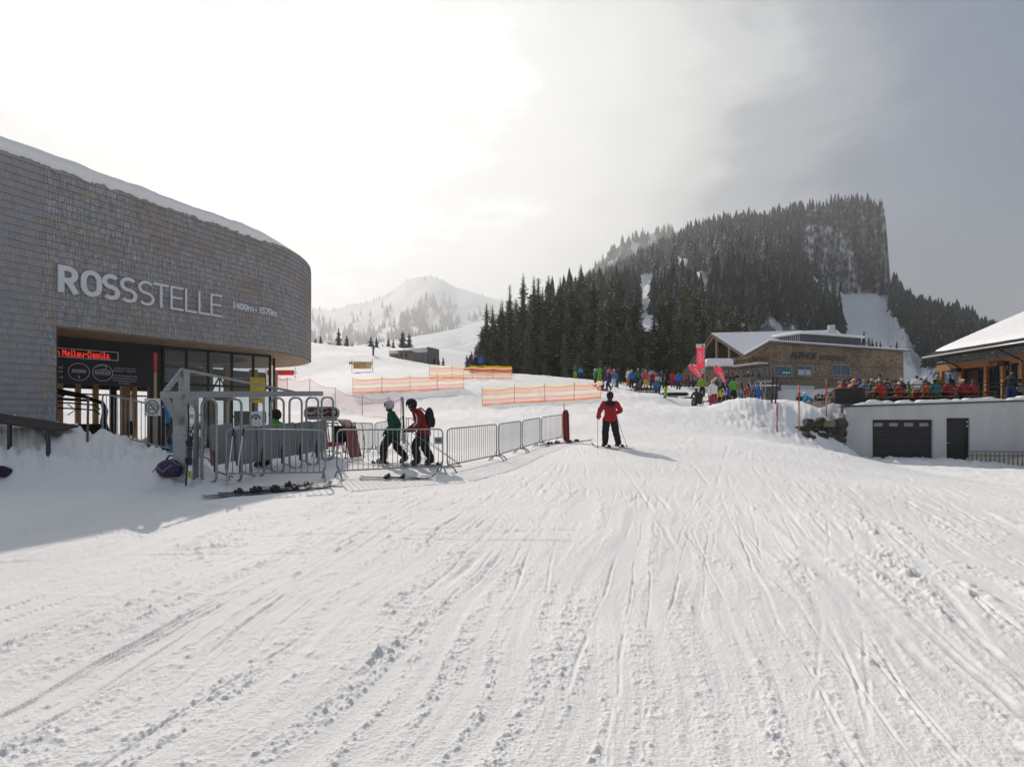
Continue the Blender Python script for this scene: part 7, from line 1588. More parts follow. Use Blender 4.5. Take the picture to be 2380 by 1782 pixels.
# ---- skiers and people on the slope: (column, distance, facing degrees, pose, jacket, trousers, head, head colour, words)
U = math.radians
CROWD = [
 (868, 92, 80, 'poles', 'blue', 'crimson', 'helmet', 'black', 'person in a blue jacket and red trousers skiing down the far slope', 1.0),
 (1383, 57, -80, 'poles', 'green', 'black', 'helmet', 'white', 'person in a teal green jacket standing at the right end of the front net', 1.0),
 (1394, 63, 10, 'front', 'brightgreen', 'lime', 'hair', 'brown', 'person in a bright green jacket and lime trousers at the forest edge', 1.0),
 (1408, 63, 170, 'stand', 'darkgrey', 'darkgrey', 'hat', 'black', 'person in dark grey standing in the shade of the forest edge', 1.0),
 (1417, 62, 150, 'front', 'pink', 'blue', 'hat', 'green', 'person in a pink jacket and blue trousers at the forest edge', 1.0),
 (1415, 48, 100, 'walk', 'navy', 'navy', 'hair', 'blond', 'person with fair hair in navy pulling a child on a sledge', 1.0),
 (1427, 56, 160, 'front', 'grey', 'white', 'helmet', 'white', 'person in a grey jacket and white trousers with a white helmet', 1.0),
 (1434, 55.5, -110, 'poles', 'blue', 'black', 'helmet', 'black', 'person in a blue jacket and dark trousers turned to the white-trousered skier', .92),
 (1439, 60, 180, 'stand', 'black', 'black', 'helmet', 'black', 'person all in black behind the blue-jacketed skier', 1.0),
 (1461, 58, 30, 'stand', 'white', 'orange', 'hair', 'brown', 'person in a white jacket and orange trousers', 1.0),
 (1468, 55.5, 20, 'hips', 'blue', 'black', 'hat', 'white', 'person in a royal blue jacket, black trousers and white hat', 1.0),
 (1483, 60, 0, 'hips', 'green', 'black', 'hat', 'white', 'person in a green jacket and white hat with hands on hips', 1.0),
 (1488, 55, 120, 'snow', 'navy', 'darkgrey', 'hair', 'brown', 'person in navy sitting on the snow', 1.0),
 (1495, 60, 190, 'front', 'khaki', 'darkgrey', 'hat', 'tan', 'person in khaki behind the person sitting on the snow', 1.0),
 (1501, 57, 180, 'hips', 'pink', 'yellow', 'hat', 'white', 'person in a pink jacket, yellow trousers and white bobble hat', 1.0),
 (1511, 61, 200, 'stand', 'silver', 'grey', 'helmet', 'grey', 'person in a silver jacket in the middle group', 1.0),
 (1516, 58, 150, 'front', 'crimson', 'navy', 'helmet', 'white', 'person in a crimson jacket and white helmet in the middle group', .95),
 (1521, 62, 160, 'poles', 'tan', 'darkgrey', 'helmet', 'darkgrey', 'person in a tan jacket in the middle group', 1.0),
 (1527, 56, 190, 'bend', 'silver', 'teal', 'helmet', 'black', 'person in a silver jacket bending over skis in the middle group', 1.0),
 (1529, 49, 130, 'crouch', 'teal', 'purple', 'helmet', 'darkgrey', 'person in a teal jacket crouching beside a row of skis', 1.0),
 (1538, 58, 170, 'stand', 'darkgrey', 'black', 'helmet', 'grey', 'person in a dark grey jacket behind the lime-trousered skier', 1.02),
 (1548, 42, 80, 'front', 'black', 'lime', 'helmet', 'black', 'person in a black jacket and lime trousers standing on skis', 1.03),
 (1564, 61, 0, 'hips', 'brightred', 'crimson', 'hair', 'black', 'person in a red jacket with teal back standing before the shaded trees', 1.0),
 (1577, 58, 0, 'hips', 'blue', 'navy', 'cap', 'red', 'person in a blue jacket and red cap with back to the camera', 1.0),
 (1592, 62, 90, 'sit', 'red', 'darkgrey', 'hair', 'brown', 'seated person in a red jacket left of the beach flags', 1.0),
 (1601, 63, 100, 'sit', 'black', 'darkgrey', 'helmet', 'black', 'seated person in black left of the beach flags', 1.0),
 (1610, 62, 80, 'sit', 'crimson', 'black', 'hair', 'black', 'seated person in crimson under the leaning beach flag', 1.0),
 (1620, 62, 90, 'sit', 'teal', 'black', 'hat', 'red', 'seated person in teal under the leaning beach flag', 1.0),
 (1632, 49, 170, 'hips', 'lime', 'black', 'hat', 'black', 'person in a lime jacket standing under the tall banner flag', 1.0),
 (1657, 38, 172, 'walk', 'white', 'crimson', 'helmet', 'white', 'person in a white jacket and red trousers carrying a snowboard', 1.0),
 (1664, 47, 200, 'stand', 'darkgrey', 'black', 'helmet', 'white', 'person in dark grey with a pale helmet behind the white-jacketed walker', 1.0),
 (1672, 45.5, -60, 'bend', 'black', 'yellow', 'helmet', 'black', 'person in black jacket and yellow trousers bending over', 1.0),
 (1696, 48, 20, 'stand', 'purple', 'blue', 'helmet', 'black', 'person in dark purple and blue trousers left of the green jacket', 1.0),
 (1705, 43.5, -20, 'front', 'brightgreen', 'black', 'helmet', 'black', 'person in a bright green jacket and black trousers by the ski pile', 1.04),
 (1720, 49, -60, 'front', 'cyan', 'black', 'helmet', 'silver', 'person in a light blue jacket and silver helmet behind the ski pile', 1.0),
 (1727, 47.5, 30, 'bend', 'blue', 'navy', 'helmet', 'navy', 'person in royal blue stooping over the ski pile', 1.0),
 (1762, 43, -30, 'reach', 'blue', 'blue', 'hat', 'green', 'child in blue overalls holding a white ski upright', .72),
 (1857, 52, 190, 'front', 'black', 'black', 'helmet', 'darkgrey', 'person in black standing beside the lodge wall', 1.0),
 (1870, 52, 170, 'front', 'cyan', 'black', 'helmet', 'white', 'person in a cyan jacket and white helmet beside the lodge wall', 1.03),
 (1884, 46, 60, 'bend', 'cyan', 'brightred', 'helmet', 'silver', 'person in a cyan jacket and red trousers bending forward', .98),
 (1893, 46, -40, 'crouch', 'grey', 'brightred', 'hair', 'brown', 'person in a grey jacket and red trousers crouching', 1.0)]
for px, d, rz, pn, j, tr, hd, hcl, lb, s in CROWD:
    person(on(px, d, .02), U(rz), pn, j, tr, hd, hcl, lb, 'people on the snow', 1, s)
# child on a sledge
p = on(1401, 47.5); sl = thing('sledge', 'small red and orange plastic sledge carrying a child', 'sledge', p, U(80)); mb = MB(); mb.bbox((0, 0, .10), (.5, .95, .14), .05); mb.build('hull', REDP, sl, True); mb = MB(); mb.tube([(0, .45, .15), (-.1, 1.2, .7)], .012, 5); mb.build('tow_rope', POSTD, sl)
person(p+Vector((0, 0, .14)), U(80), 'snow', 'darkgrey', 'black', 'hat', 'black', 'small child in dark clothes sitting on the red sledge', 'people on the snow', 1, .68)
# three small figures by the upper net
for px, d, j, tr, lb in ((1093, 66.5, 'purple', 'darkgrey', 'person in purple behind the upper net at the forest corner'), (1106, 67.5, 'black', 'black', 'person in black behind the upper net at the forest corner'), (1117, 67.2, 'blue', 'navy', 'person in blue behind the upper net at the forest corner')):
    person(on(px, d, .3), U(170), 'stand', j, tr, 'helmet', 'silver' if j == 'black' else 'darkgrey', lb, 'people on the snow')
for px, d, j, tr, pn, lb in ((1337, 70, 'green', 'lime', 'front', 'person with lime trousers in the shade of the trees'), (1352, 69, 'cyan', 'navy', 'bend', 'person in pale blue bending down in the shade of the trees'), (1009, 133, 'black', 'black', 'stand', 'tiny dark figure right of the lift hall')):
    person(on(px, d, .0), U(150), pn, j, tr, 'helmet', 'darkgrey', lb, 'people on the snow')
# wheelchair
p = on(1621, 41); person(p+Vector((0, 0, .02)), U(8), 'wheel', 'darkgrey', 'black', 'hair', 'black', 'person in dark grey sitting in a wheelchair, seen from behind', 'people on the snow', 1, 1.02)
wc = thing('wheelchair', 'black wheelchair standing on the snow with large spoked wheels', 'wheelchair', p, U(8))
for s in (-1, 1):
    mb = MB(); mb.tube([(s*.31, math.cos(a*math.pi/10)*.30, .32+math.sin(a*math.pi/10)*.30) for a in range(20)], .022, 6, True); wh = mb.build('wheel', BLACKM, wc, True)
    mb = MB()
    for a in range(8): mb.tube([(s*.31, 0, .32), (s*.31, math.cos(a*math.pi/4)*.29, .32+math.sin(a*math.pi/4)*.29)], .006, 4)
    mb.build('spokes', GALV, wh)
    mb = MB(); mb.tube([(s*.22, .52, .10+.08*math.sin(a*math.pi/5)) if 0 else (s*.22, .50+.08*math.cos(a*math.pi/5), .09+.08*math.sin(a*math.pi/5)) for a in range(10)], .018, 5, True); mb.build('castor', BLACKM, wc)
    mb = MB(); mb.tube([(s*.22, -.26, .95), (s*.22, -.2, .5), (s*.22, .42, .48), (s*.22, .52, .15)], .016, 6); mb.build('frame_tube', DARKM, wc, True)
mb = MB(); mb.box((0, -.26, .68), (.42, .06, .46)); mb.build('backrest', BLACKM, wc); mb = MB(); mb.box((0, .1, .44), (.42, .5, .05)); mb.build('seat', BLACKM, wc)
mb = MB(); mb.box((0, -.34, .36), (.36, .16, .34)); mb.build('under_bag', BLACKM, wc)
# ---- the terrace crowd
TER = [  # column, distance, facing, pose, jacket, head, head colour, words, scale
 (1973, 45, -60, 'stand', 'black', 'hair', 'black', 'person in black standing on the left of the terrace', 1), (1996, 46, -90, 'stand', 'black', 'hat', 'red', 'person in black with a red hat standing among the terrace tables', 1),
 (2011, 34.9, 0, 'sit', 'grey', 'hat', 'tan', 'person in a big grey coat and bobble hat sitting at the terrace railing', 1.1), (2049, 34.9, 0, 'sit', 'brightred', 'hair', 'brown', 'person in a bright red coat sitting at the terrace railing', 1.1), (2041, 36.1, 0, 'sit', 'orange', 'hair', 'brown', 'person in an orange jacket left of the bright red coat', 1.05),
 (1962, 39, 0, 'sit', 'red', 'hair', 'brown', 'person in red at the left corner of the terrace', 1), (1977, 38, 20, 'sit', 'cyan', 'hat', 'grey', 'person in cyan at the left corner of the terrace', 1), (1988, 37.2, -10, 'sit', 'crimson', 'hair', 'black', 'person in crimson with white shoulders near the terrace corner', 1), (2001, 38.5, 170, 'sit', 'brown', 'hat', 'yellow', 'person in brown with a yellow hat facing the camera', 1),
 (2029, 38, 160, 'sit', 'cyan', 'hat', 'green', 'person in light blue with a green hat facing the camera', 1), (2037, 40.5, 180, 'sit', 'white', 'helmet', 'white', 'person in white with a white helmet in the second terrace row', 1), (2045, 40, 90, 'front', 'brown', 'hair', 'black', 'dark-haired person standing half turned behind the red coat', .98),
 (2065, 37.5, 170, 'sit', 'black', 'hair', 'brown', 'person in black right of the bright red coat', 1), (2073, 39.5, 180, 'sit', 'red', 'hair', 'brown', 'person in red facing the camera in the second terrace row', 1), (2081, 37.8, 10, 'sit', 'orange', 'cap', 'black', 'person in orange with a black cap in the second terrace row', 1), (2092, 36.4, 0, 'sit', 'brightred', 'hat', 'white', 'person in red with a white hat right of the table gap', 1.05), (2100, 38.5, 10, 'sit', 'red', 'hair', 'black', 'person in red with black hair behind the white-hatted one', 1),
 (2110, 38.6, 150, 'sit', 'green', 'hat', 'white', 'person in green with a white hat facing sideways', 1), (2117, 37.2, 80, 'sit', 'purple', 'hair', 'brown', 'person in purple left of the white jersey', 1), (2122, 36.2, -20, 'sit', 'brightgreen', 'hair', 'brown', 'person in bright green half hidden by the white jersey', 1),
 (2131, 35.4, -20, 'front', 'white', 'hair', 'brown', 'person in a white jersey and red trousers standing at the railing', 1), (2140, 37.3, 160, 'front', 'blue', 'hair', 'black', 'person in blue standing behind the white jersey', .98), (2152, 37.8, 0, 'stand', 'black', 'helmet', 'white', 'person in a black and white jacket with white helmet standing with back turned', 1.06),
 (2147, 36.2, 180, 'sit', 'tan', 'hair', 'brown', 'bare-headed person in tan facing the camera beside the white jersey', 1), (2158, 35.2, 0, 'sit', 'orange', 'hair', 'brown', 'person in burnt orange sitting at the railing', 1.05), (2175, 34.9, 0, 'sit', 'teal', 'hair', 'black', 'person in teal sitting at the railing', 1.12), (2178, 41.5, 0, 'stand', 'lime', 'hat', 'white', 'person in lime with a white hat standing by the pavilion post', 1),
 (2185, 37.2, 170, 'sit', 'brown', 'hair', 'brown', 'brown-haired person facing the camera behind the teal jacket', 1), (2192, 38, 150, 'sit', 'white', 'hair', 'black', 'person in white with black hair behind the benches', 1), (2198, 36.8, 180, 'sit', 'lime', 'hair', 'brown', 'person in lime facing the camera behind the red jackets', 1),
 (2206, 34.8, 0, 'sit', 'red', 'hat', 'blue', 'person in red with a blue hat sitting at the railing', 1.1), (2209, 41.2, 0, 'stand', 'black', 'hat', 'blue', 'person in black with a blue hat standing near the pavilion', 1), (2222, 37.3, 180, 'sit', 'crimson', 'hair', 'blond', 'fair-haired person in crimson facing the camera', 1), (2231, 37.6, 170, 'sit', 'white', 'hair', 'brown', 'person in white facing the camera behind the red jackets', 1),
 (2241, 34.7, 0, 'sit', 'red', 'cap', 'white', 'person in red with a white cap sitting at the railing', 1.12), (2265, 34.6, 0, 'sit', 'crimson', 'hair', 'brown', 'person in crimson sitting last at the railing', 1.08), (2259, 37, 170, 'sit', 'darkgrey', 'hair', 'blond', 'fair-haired person in dark grey beside the pavilion front', 1),
 (2350, 33.2, -70, 'stand', 'black', 'cap', 'black', 'person all in black with a cap standing at the right end of the railing', 1.06), (2358, 34.6, 90, 'sit', 'brightgreen', 'hair', 'black', 'person in green hidden behind the black-clad figure', 1), (2364, 34.4, 140, 'sit', 'yellow', 'hat', 'yellow', 'person in yellow at the right edge of the terrace', 1), (2374, 33.4, 40, 'sit', 'grey', 'hair', 'black', 'person in a grey patterned jacket at the right edge of the terrace', 1.08)]
for i, (px, d, rz, pn, j, hd, hcl, lb, s) in enumerate(TER):
    x, y = XY(px, d); tr = {'white': 'crimson'}.get(j, 'black') if 'jersey' in lb and 'standing at' in lb else ('black', 'navy', 'darkgrey', 'brown')[i % 4]
    person(Vector((x, y, tz(d)+.01)), U(rz), pn, j, tr, hd, hcl, lb, 'people on the terrace', 1, s)
rg5 = random.Random(21); used = set()
JC = ['red', 'lime', 'tan', 'orange', 'khaki', 'cyan', 'black', 'navy', 'darkgrey', 'blue', 'purple', 'green', 'white', 'brown', 'teal', 'grey', 'pink']; HC = [('hair', 'brown'), ('hair', 'black'), ('hat', 'white'), ('hat', 'black'), ('hair', 'blond'), ('helmet', 'black'), ('hat', 'red'), ('helmet', 'silver'), ('hat', 'blue'), ('cap', 'white')]
k = 0
for y, x0, n in ((37.9, 22.4, 11), (39.2, 23.3, 12), (40.6, 24.0, 12), (41.8, 24.6, 11), (43.2, 25.3, 10)):
    for i in range(n):
        x = x0+i*.58+rg5.uniform(-.12, .12); 
        if x/y > .735: continue
        while True:
            j = rg5.choice(JC); h = rg5.choice(HC)
            if (j, h) not in used: used.add((j, h)); break
        rzz = rg5.choice((0, 180, 0, 180, 90, -90))+rg5.uniform(-20, 20)
        hw = {'hair': '%s hair', 'hat': '%s hat', 'helmet': '%s helmet', 'cap': '%s cap'}[h[0]] % h[1]
        person(Vector((x, y+rg5.uniform(-.15, .15), tz(y)+.01)), U(rzz), 'sit', j, rg5.choice(('black', 'navy', 'darkgrey')), h[0], h[1], 'person in a %s jacket with %s seated deep in the terrace crowd' % (j.replace('brightred', 'bright red').replace('darkgrey', 'dark grey'), hw), 'people on the terrace'); k += 1
# people waiting left of the terrace, seated low
for i, (px, d, j, h) in enumerate(((1897, 47, 'darkgrey', ('hair', 'brown')), (1905, 45.5, 'black', ('hat', 'black')), (1911, 46.5, 'black', ('helmet', 'black')), (1917, 44.5, 'purple', ('hair', 'brown')), (1925, 46, 'brown', ('hair', 'black')), (1932, 44.5, 'blue', ('hair', 'blond')), (1938, 45.5, 'grey', ('helmet', 'white')), (1943, 43.5, 'green', ('hat', 'black')), (1951, 44.5, 'navy', ('hair', 'brown')), (1957, 43, 'lime', ('hair', 'brown')))):
    p = on(px, d); p.z += .05; person(p, U((i*67) % 360), 'sit', j, 'black', h[0], h[1], 'person in %s with %s %s seated on the left of the terrace' % (j.replace('darkgrey', 'dark grey'), h[1], h[0]), 'people beside the terrace')
for i, (px, d, j, h) in enumerate(((1925, 48, 'black', ('helmet', 'white')), (1944, 47, 'darkgrey', ('hat', 'grey')))):
    person(on(px, d, .05), U(90), 'bend', j, 'black', h[0], h[1], 'person in %s with a %s %s stooping beside the terrace' % (j.replace('darkgrey', 'dark grey'), h[1], h[0]), 'people beside the terrace')
# guests behind the lodge parapet
rg6 = random.Random(4); lab6 = set()
for i, s in enumerate((-.6, .2, .9, 1.5, 2.6, 3.3, 4.4, 5.2, 6.4, 7.6, 8.6, 9.6)):
    q = C0+EL*s+OL*2.2; h = HC[i % 8]; j = ('black', 'brown', 'darkgrey', 'purple', 'navy', 'crimson', 'black', 'grey', 'pink', 'brown', 'darkgrey', 'navy')[i]; lb = 'guest in %s with %s %s behind the lodge parapet' % (j.replace('darkgrey', 'dark grey'), h[1], h[0])
    person(Vector((q.x, q.y, 4.18+EYE)), U(rg6.uniform(0, 360)), 'sit', j, 'black', h[0], h[1], lb, 'guests behind the lodge parapet')

# ================================================================= gear lying about
def pair(px, py, d, rz, top, label, gap=.12, L=1.66, dz=0):
    q = on(px, d); x, y = q.x, q.y
    for s in (-1, 1):
        c, n = math.cos(rz), math.sin(rz); ski(flat(x+c*gap*s*.5, y+n*gap*s*.5, rz+s*.03, dz), '%s ski of the %s' % ('near' if (s < 0) == (n >= 0) else 'far', label), top, None, L)
pair(588, 0, 10.45, U(-52), 'grey', 'pair at the left of the skis lying before the gate'); pair(622, 0, 10.6, U(-60), 'black', 'second pair lying before the gate', .16); pair(672, 0, 10.8, U(-55), 'black', 'third pair lying before the gate', .15); pair(700, 0, 11.2, U(-68), 'tan', 'light pair at the right of the skis lying before the gate', .15)
pair(925, 0, 12.55, U(-84), 'black', 'single pair lying in front of the queue barrier', .2)
for px, dd, rz, c, lb in ((1290, 21.6, -60, 'black', 'at the foot of the red rescue sled'), (1335, 21.9, -70, 'grey', 'right of the red rescue sled'), (1690, 36.0, -82, 'grey', 'before the walker with the snowboard')):
    pair(px, 0, dd, U(rz), c, 'pair lying '+lb, .18)
# rows of skis in the crowd
rg7 = random.Random(9); n_ = 0
ROWS = [(1420, 1455, 62, 4, 'behind the fair-haired parent'), (1478, 1535, 50.5, 7, 'in front of the middle group'), (1545, 1590, 50, 5, 'right of the lime trousers'), (1545, 1575, 45.5, 3, 'beside the black snow bag'), (1592, 1625, 47, 4, 'left of the lime jacket'), (1470, 1500, 53, 4, 'beside the person sitting on the snow'), (1675, 1700, 48, 3, 'behind the covered sled'), (1800, 1850, 53.5, 5, 'before the lodge wall'), (1640, 1655, 44, 2, 'behind the walker with the snowboard')]
for a, b, d, n, lb in ROWS:
    for i in range(n):
        px = a+(b-a)*(i+.5)/n+rg7.uniform(-3, 3); q = on(px, d+rg7.uniform(-.5, .5)); rz = U(rg7.uniform(-80, -40)); 
        for s in (-1, 1): ski(flat(q.x+s*.08*math.cos(rz), q.y+s*.08*math.sin(rz), rz, .0), 'ski lying in the row of skis %s' % lb, rg7.choice(('black', 'grey', 'white')), 'skis lying %s' % lb)
# ski poles standing in the snow
q = on(527, 10.55); ski_pole((q.x+.05, q.y+.15, q.z+1.18), (q.x-.02, q.y, q.z-.08), 'left of the two white ski poles stuck in the snow before the gate', 'ski poles', WHITE); q = on(545, 10.65); ski_pole((q.x+.10, q.y+.15, q.z+1.18), (q.x-.02, q.y, q.z-.08), 'right of the two white ski poles stuck in the snow before the gate', 'ski poles', WHITE)
for px, d, lb in ((1509, 50.2, 'beside the yellow trousers'), (1517, 50.6, 'in front of the crouching person'), (1534, 46.0, 'left of the lime-trousered skier'), (1597, 47.5, 'first of the pair left of the lime jacket'), (1609, 47.5, 'second of the pair left of the lime jacket'), (1487, 53.5, 'beside the person sitting on the snow')):
    q = on(px, d); ski_pole((q.x+.03, q.y, q.z+1.1), (q.x, q.y, q.z-.08), 'ski pole stuck upright in the snow %s' % lb, 'ski poles', WHITE if px % 2 else POSTD)
# upright skis
def upright(px, d, zlow, lean, top, label, L=1.7, rz=0.0, twist=0.0, flip=False):
    q = on(px, d); M = Matrix.Translation((q.x, q.y, q.z-zlow+L/2)) @ Matrix.Rotation(rz, 4, 'Z') @ Matrix.Rotation(lean, 4, 'Y') @ Matrix.Rotation(math.pi/2, 4, 'X') @ Matrix.Rotation(math.pi if flip else 0, 4, 'Y')
    return ski(M, label, top, None, L)
upright(441, 10.85, .12, U(2), 'black', 'black ski of the white-lettered pair standing beside the gate column', 1.72, U(4)); o = upright(445, 10.78, .12, U(2), 'white', 'white and lime ski standing upright beside the gate column', 1.72, U(4))
mb = MB(); M = Matrix.Rotation(math.pi, 4, 'Y') @ Matrix.Identity(4)
text_into(mb, 'HTIEAL', .15, Matrix.Translation((.035, -.02, .0275)) @ Matrix.Rotation(math.pi/2, 4, 'Z'), .0, bold=.04); mb.build('lettering', BLACKP, o)
for y0, y1, c in ((-.55, -.42, 'lime'), (-.02, .06, 'lime'), (.12, .24, 'black'), (.60, .68, 'lime')):
    mb = MB(); mb.box((0, (y0+y1)/2, .0285), (.06, y1-y0, .003)); mb.build('stripe', cloth(HUE[c]), o)
upright(394, 12.3, .3, U(-7), 'blue', 'blue ski stuck in the snow bank beside the sign pole', 1.66, U(10))
upright(1795, 34.4, .05, U(3), 'black', 'left black ski of the pair planted on the right snow bank', 1.7); upright(1803.5, 34.4, .05, U(3), 'black', 'right black ski of the pair planted on the right snow bank', 1.7)
upright(1768, 42.6, .1, U(1), 'white', 'white ski held upright by the child in blue', 1.75); upright(1752, 46, .1, U(1), 'white', 'pale snowboard end standing behind the ski pile', 1.75)
upright(1647, 38.1, .05, U(-4), 'white', 'pale snowboard carried by the walker in the white jacket', 1.45)
upright(1868.5, 50.5, .15, U(2), 'grey', 'grey ski standing before the cyan jacket', 1.5)
# ski heap around a rack
p = on(1738, 43.8); rk_ = thing('ski_rack', 'wooden ski rack buried under leaning skis beside the snow bank', 'ski rack', p)
mb = MB(); mb.beam((-1.2, 0, .95), (1.2, 0, .95), .07, .07); mb.build('rail', WOODP, rk_)
for s in (-1, 1):
    for e in (-1, 1): mb = MB(); mb.beam((s*1.1, e*.4, 0), (s*1.1, 0, .95), .06, .06); mb.build('leg', WOODP, rk_)
for i in range(22):
    x = p.x-1.25+2.5*i/21+rg7.uniform(-.08, .08); sd = 1 if i % 2 else -1; lean = U(rg7.uniform(14, 24))*sd; sw_ = U(rg7.uniform(-24, 24)); L = rg7.choice((1.5, 1.6, 1.7))
    M = Matrix.Translation((x, p.y-.30*sd*-1*-1+(.1*sd), p.z+L/2*math.cos(lean)-.02)) @ Matrix.Rotation(sw_, 4, 'Y') @ Matrix.Rotation(lean, 4, 'X') @ Matrix.Rotation(math.pi/2, 4, 'X') @ Matrix.Rotation(rg7.choice((0, math.pi)), 4, 'Y')
    ski(M, 'ski leaning in the heap of skis at the wooden rack', rg7.choice(('black', 'grey', 'white', 'tan', 'red', 'black', 'blue')), 'skis leaning on the rack', L)
def bag(loc, rz, size, mats, name, label, cat='bag'):
    t = thing(name, label, cat, loc, rz); sx, sy, sz = size
    mb = MB(); mb.ball((0, 0, sz*.42), (sx*.5, sy*.5, sz*.55), 18, 10, -.75); mb.v = [(x*(1+.06*math.sin(9*y/sy)), y, z+.02*sz*math.sin(13*x/sx)) for x, y, z in mb.v]; mb.build('bag_body', mats[0], t, True); return t
bp_ = on(1736, 43.2); b = bag(bp_+Vector((.0, 0, .55)), 0, (.38, .22, .5), (REDP,), 'rucksack', 'small red rucksack hanging on the ski heap', 'rucksack'); mb = MB(); mb.box((0, -.1, .18), (.22, .03, .04)); mb.build('strap', cloth(HUE['orange']), b)
# purple holdall
p = hit(397, 1112, 6); PUR = mk('purple_nylon', (.022, .012, .06), .5, 0, .3, 9, .3, 30); b = bag(p+Vector((0, .05, .0)), U(-12), (.70, .42, .36), (PUR,), 'holdall', 'dark purple holdall with grey trim lying on the snow bank')
GT_ = mk('grey_piping', (.22, .22, .23), .6)
for pts, r in (([(-.30, -.16, .10), (-.16, -.215, .20), (0, -.2, .10)], .014), ([(0, -.21, .12), (.14, -.19, .24), (.30, -.12, .16)], .014), ([(-.33, -.02, .16), (-.22, -.14, .22), (-.12, -.10, .32)], .012), ([(.10, -.1, .32), (.22, -.12, .26), (.33, -.02, .18)], .012)):
    mb = MB(); mb.tube(pts, r, 6); mb.build('piping', GT_, b, True)
mb = MB(); mb.tube([(-.12, -.02, .33), (-.05, -.02, .42), (.05, -.02, .41), (.12, 0, .33)], .016, 6); mb.build('handle', BLACKM, b, True)
mb = MB(); mb.ball((.2, -.16, .15), (.13, .07, .11), 10, 6); mb.build('side_pocket', PUR, b, True)
p = hit(-4, 1112, 6); bag(p, U(20), (.42, .3, .22), (cloth((.03, .015, .05)),), 'glove_bundle', 'dark bundle half out of the picture at the left edge', 'bundle')
# plank table on steel legs and stake in the snow bank
WDK = mk('dark_plank', (.035, .030, .026), .7, 0, .3, 4, .3, 20, .3, stretch=(1, 7, 7))
ta = Pt(-60, 947, 11.2); tb = Pt(176, 990, 11.75); tc_ = Pt(60, 975, 10.6)
tt = thing('plank_table', 'dark plank table top on thin steel legs in the snow bank', 'table', (tb.x, tb.y, gz(tb.x, tb.y)))
e = (tb-ta); e.z = 0; e.normalize(); sdv = Vector((e.y, -e.x, 0)); z0 = tb.z
A0_, A1_ = Pt(-80, 948, 11.7), Pt(184, 988, 12.25); B0_, B1_ = Pt(-80, 968, 10.9), Pt(131, 1000, 11.5)
for k in range(4):
    f0, f1 = k/4+.008, (k+1)/4-.008; a, b_, c, d = A0_.lerp(B0_, f0), A1_.lerp(B1_, f0), A1_.lerp(B1_, f1), A0_.lerp(B0_, f1); mb = MB(); h = Vector((0, 0, .035)); mb.add([a, b_, c, d, a-h, b_-h, c-h, d-h], [(0, 3, 2, 1), (4, 5, 6, 7), (0, 1, 5, 4), (1, 2, 6, 5), (2, 3, 7, 6), (3, 0, 4, 7)]); mb.build('plank', WDK, tt, world=True)
for px, y0, y1, d in ((112, 1000, 1076, 11.3), (154, 995, 1056, 12.1), (22, 985, 1060, 11.2)):
    a, b_ = Pt(px, y0, d), Pt(px, y1, d); mb = MB(); mb.beam(a, b_, .055, .055); mb.build('leg', DARKM, tt, world=True)
for (pa, ya, da), (pb, yb, db) in (((98, 997, 11.3), (110, 1028, 11.3)), ((130, 1003, 11.5), (152, 1020, 12.1))):
    mb = MB(); mb.beam(Pt(pa, ya, da), Pt(pb, yb, db), .03, .03); mb.build('brace', DARKM, tt, world=True)
sa, sb_ = Pt(205, 925, 11.9), Pt(202, 1070, 11.9); st = thing('stake', 'thin wooden stake standing in the snow bank beside the plank table', 'stake', (sb_.x, sb_.y, sb_.z)); mb = MB(); mb.tube([sb_-Vector((0, 0, .2)), sa], .023, 8); mb.build('stick', WOODG, st, True, world=True)
# marker poles on the right bank
for (px, yt, yb, d, ys), lb in zip(((1806, 935, 998, 29.6, 935), (1857, 893, 963, 31.5, 905), (1921, 880, 937, 33.5, 905)), ('red marker pole with wooden lower end under the planted black skis', 'red and tan marker pole in the middle of the right snow bank', 'red-topped marker pole at the top of the right snow bank')):
    b_ = on(px, d); topz = (HY-yt)/F*d+EYE; t = thing('marker_pole', lb, 'marker pole', b_, 0, 'marker poles on the right snow bank'); H_ = topz-b_.z; mb = MB(); mb.tube([(0, 0, -.3), (0, 0, H_*.55)], .035, 8); mb.build('wooden_lower_end', REDP if px == 1806 else WOODP, t, True); mb = MB(); mb.tube([(0, 0, H_*.55), (.0, 0, H_)], .037, 8); mb.build('red_upper_end', REDP, t, True)
# covered rescue sled in the crowd
p = on(1682, 42.5); cs = thing('covered_sled', 'rescue sled under a black and yellow cover on the snow', 'rescue sled', p, U(10)); mb = MB(); mb.ball((0, 0, .2), (.95, .36, .42), 16, 8, -.3); mb.v = [(x, y, z+.05*math.sin(6*x)) for x, y, z in mb.v]; mb.build('cover', cloth(HUE['black']), cs, True)
for i in range(5): mb = MB(); mb.tube([(-.7+i*.3, -.37+abs(i-2)*.04, .25), (-.6+i*.3, -.27, .48), (-.55+i*.3, 0, .64-abs(i-2)*.05)], .022, 6); mb.build('yellow_strap', cloth(HUE['yellow']), cs, True)
mb = MB(); mb.box((.1, 0, .08), (2.1, .7, .10)); mb.build('runner_tub', BLACKM, cs); 
p = on(1570, 48.5); cs = thing('snow_bag', 'long black padded bag lying on the snow behind the skis', 'bag', p, U(-4)); mb = MB(); mb.tube([(-1.2, 0, .14), (-1.1, 0, .15), (1.0, 0, .15), (1.1, 0, .14)], [.08, .15, .16, .08], 10); mb.build('bag_body', cloth(HUE['black']), cs, True)
p = on(1500, 53.5); cs = thing('dark_mat', 'dark folded mat lying behind the person sitting on the snow', 'mat', p, U(-4)); mb = MB(); mb.bbox((0, 0, .16), (2.0, .5, .3), .08); mb.build('mat_body', cloth(HUE['darkgrey']), cs, True)
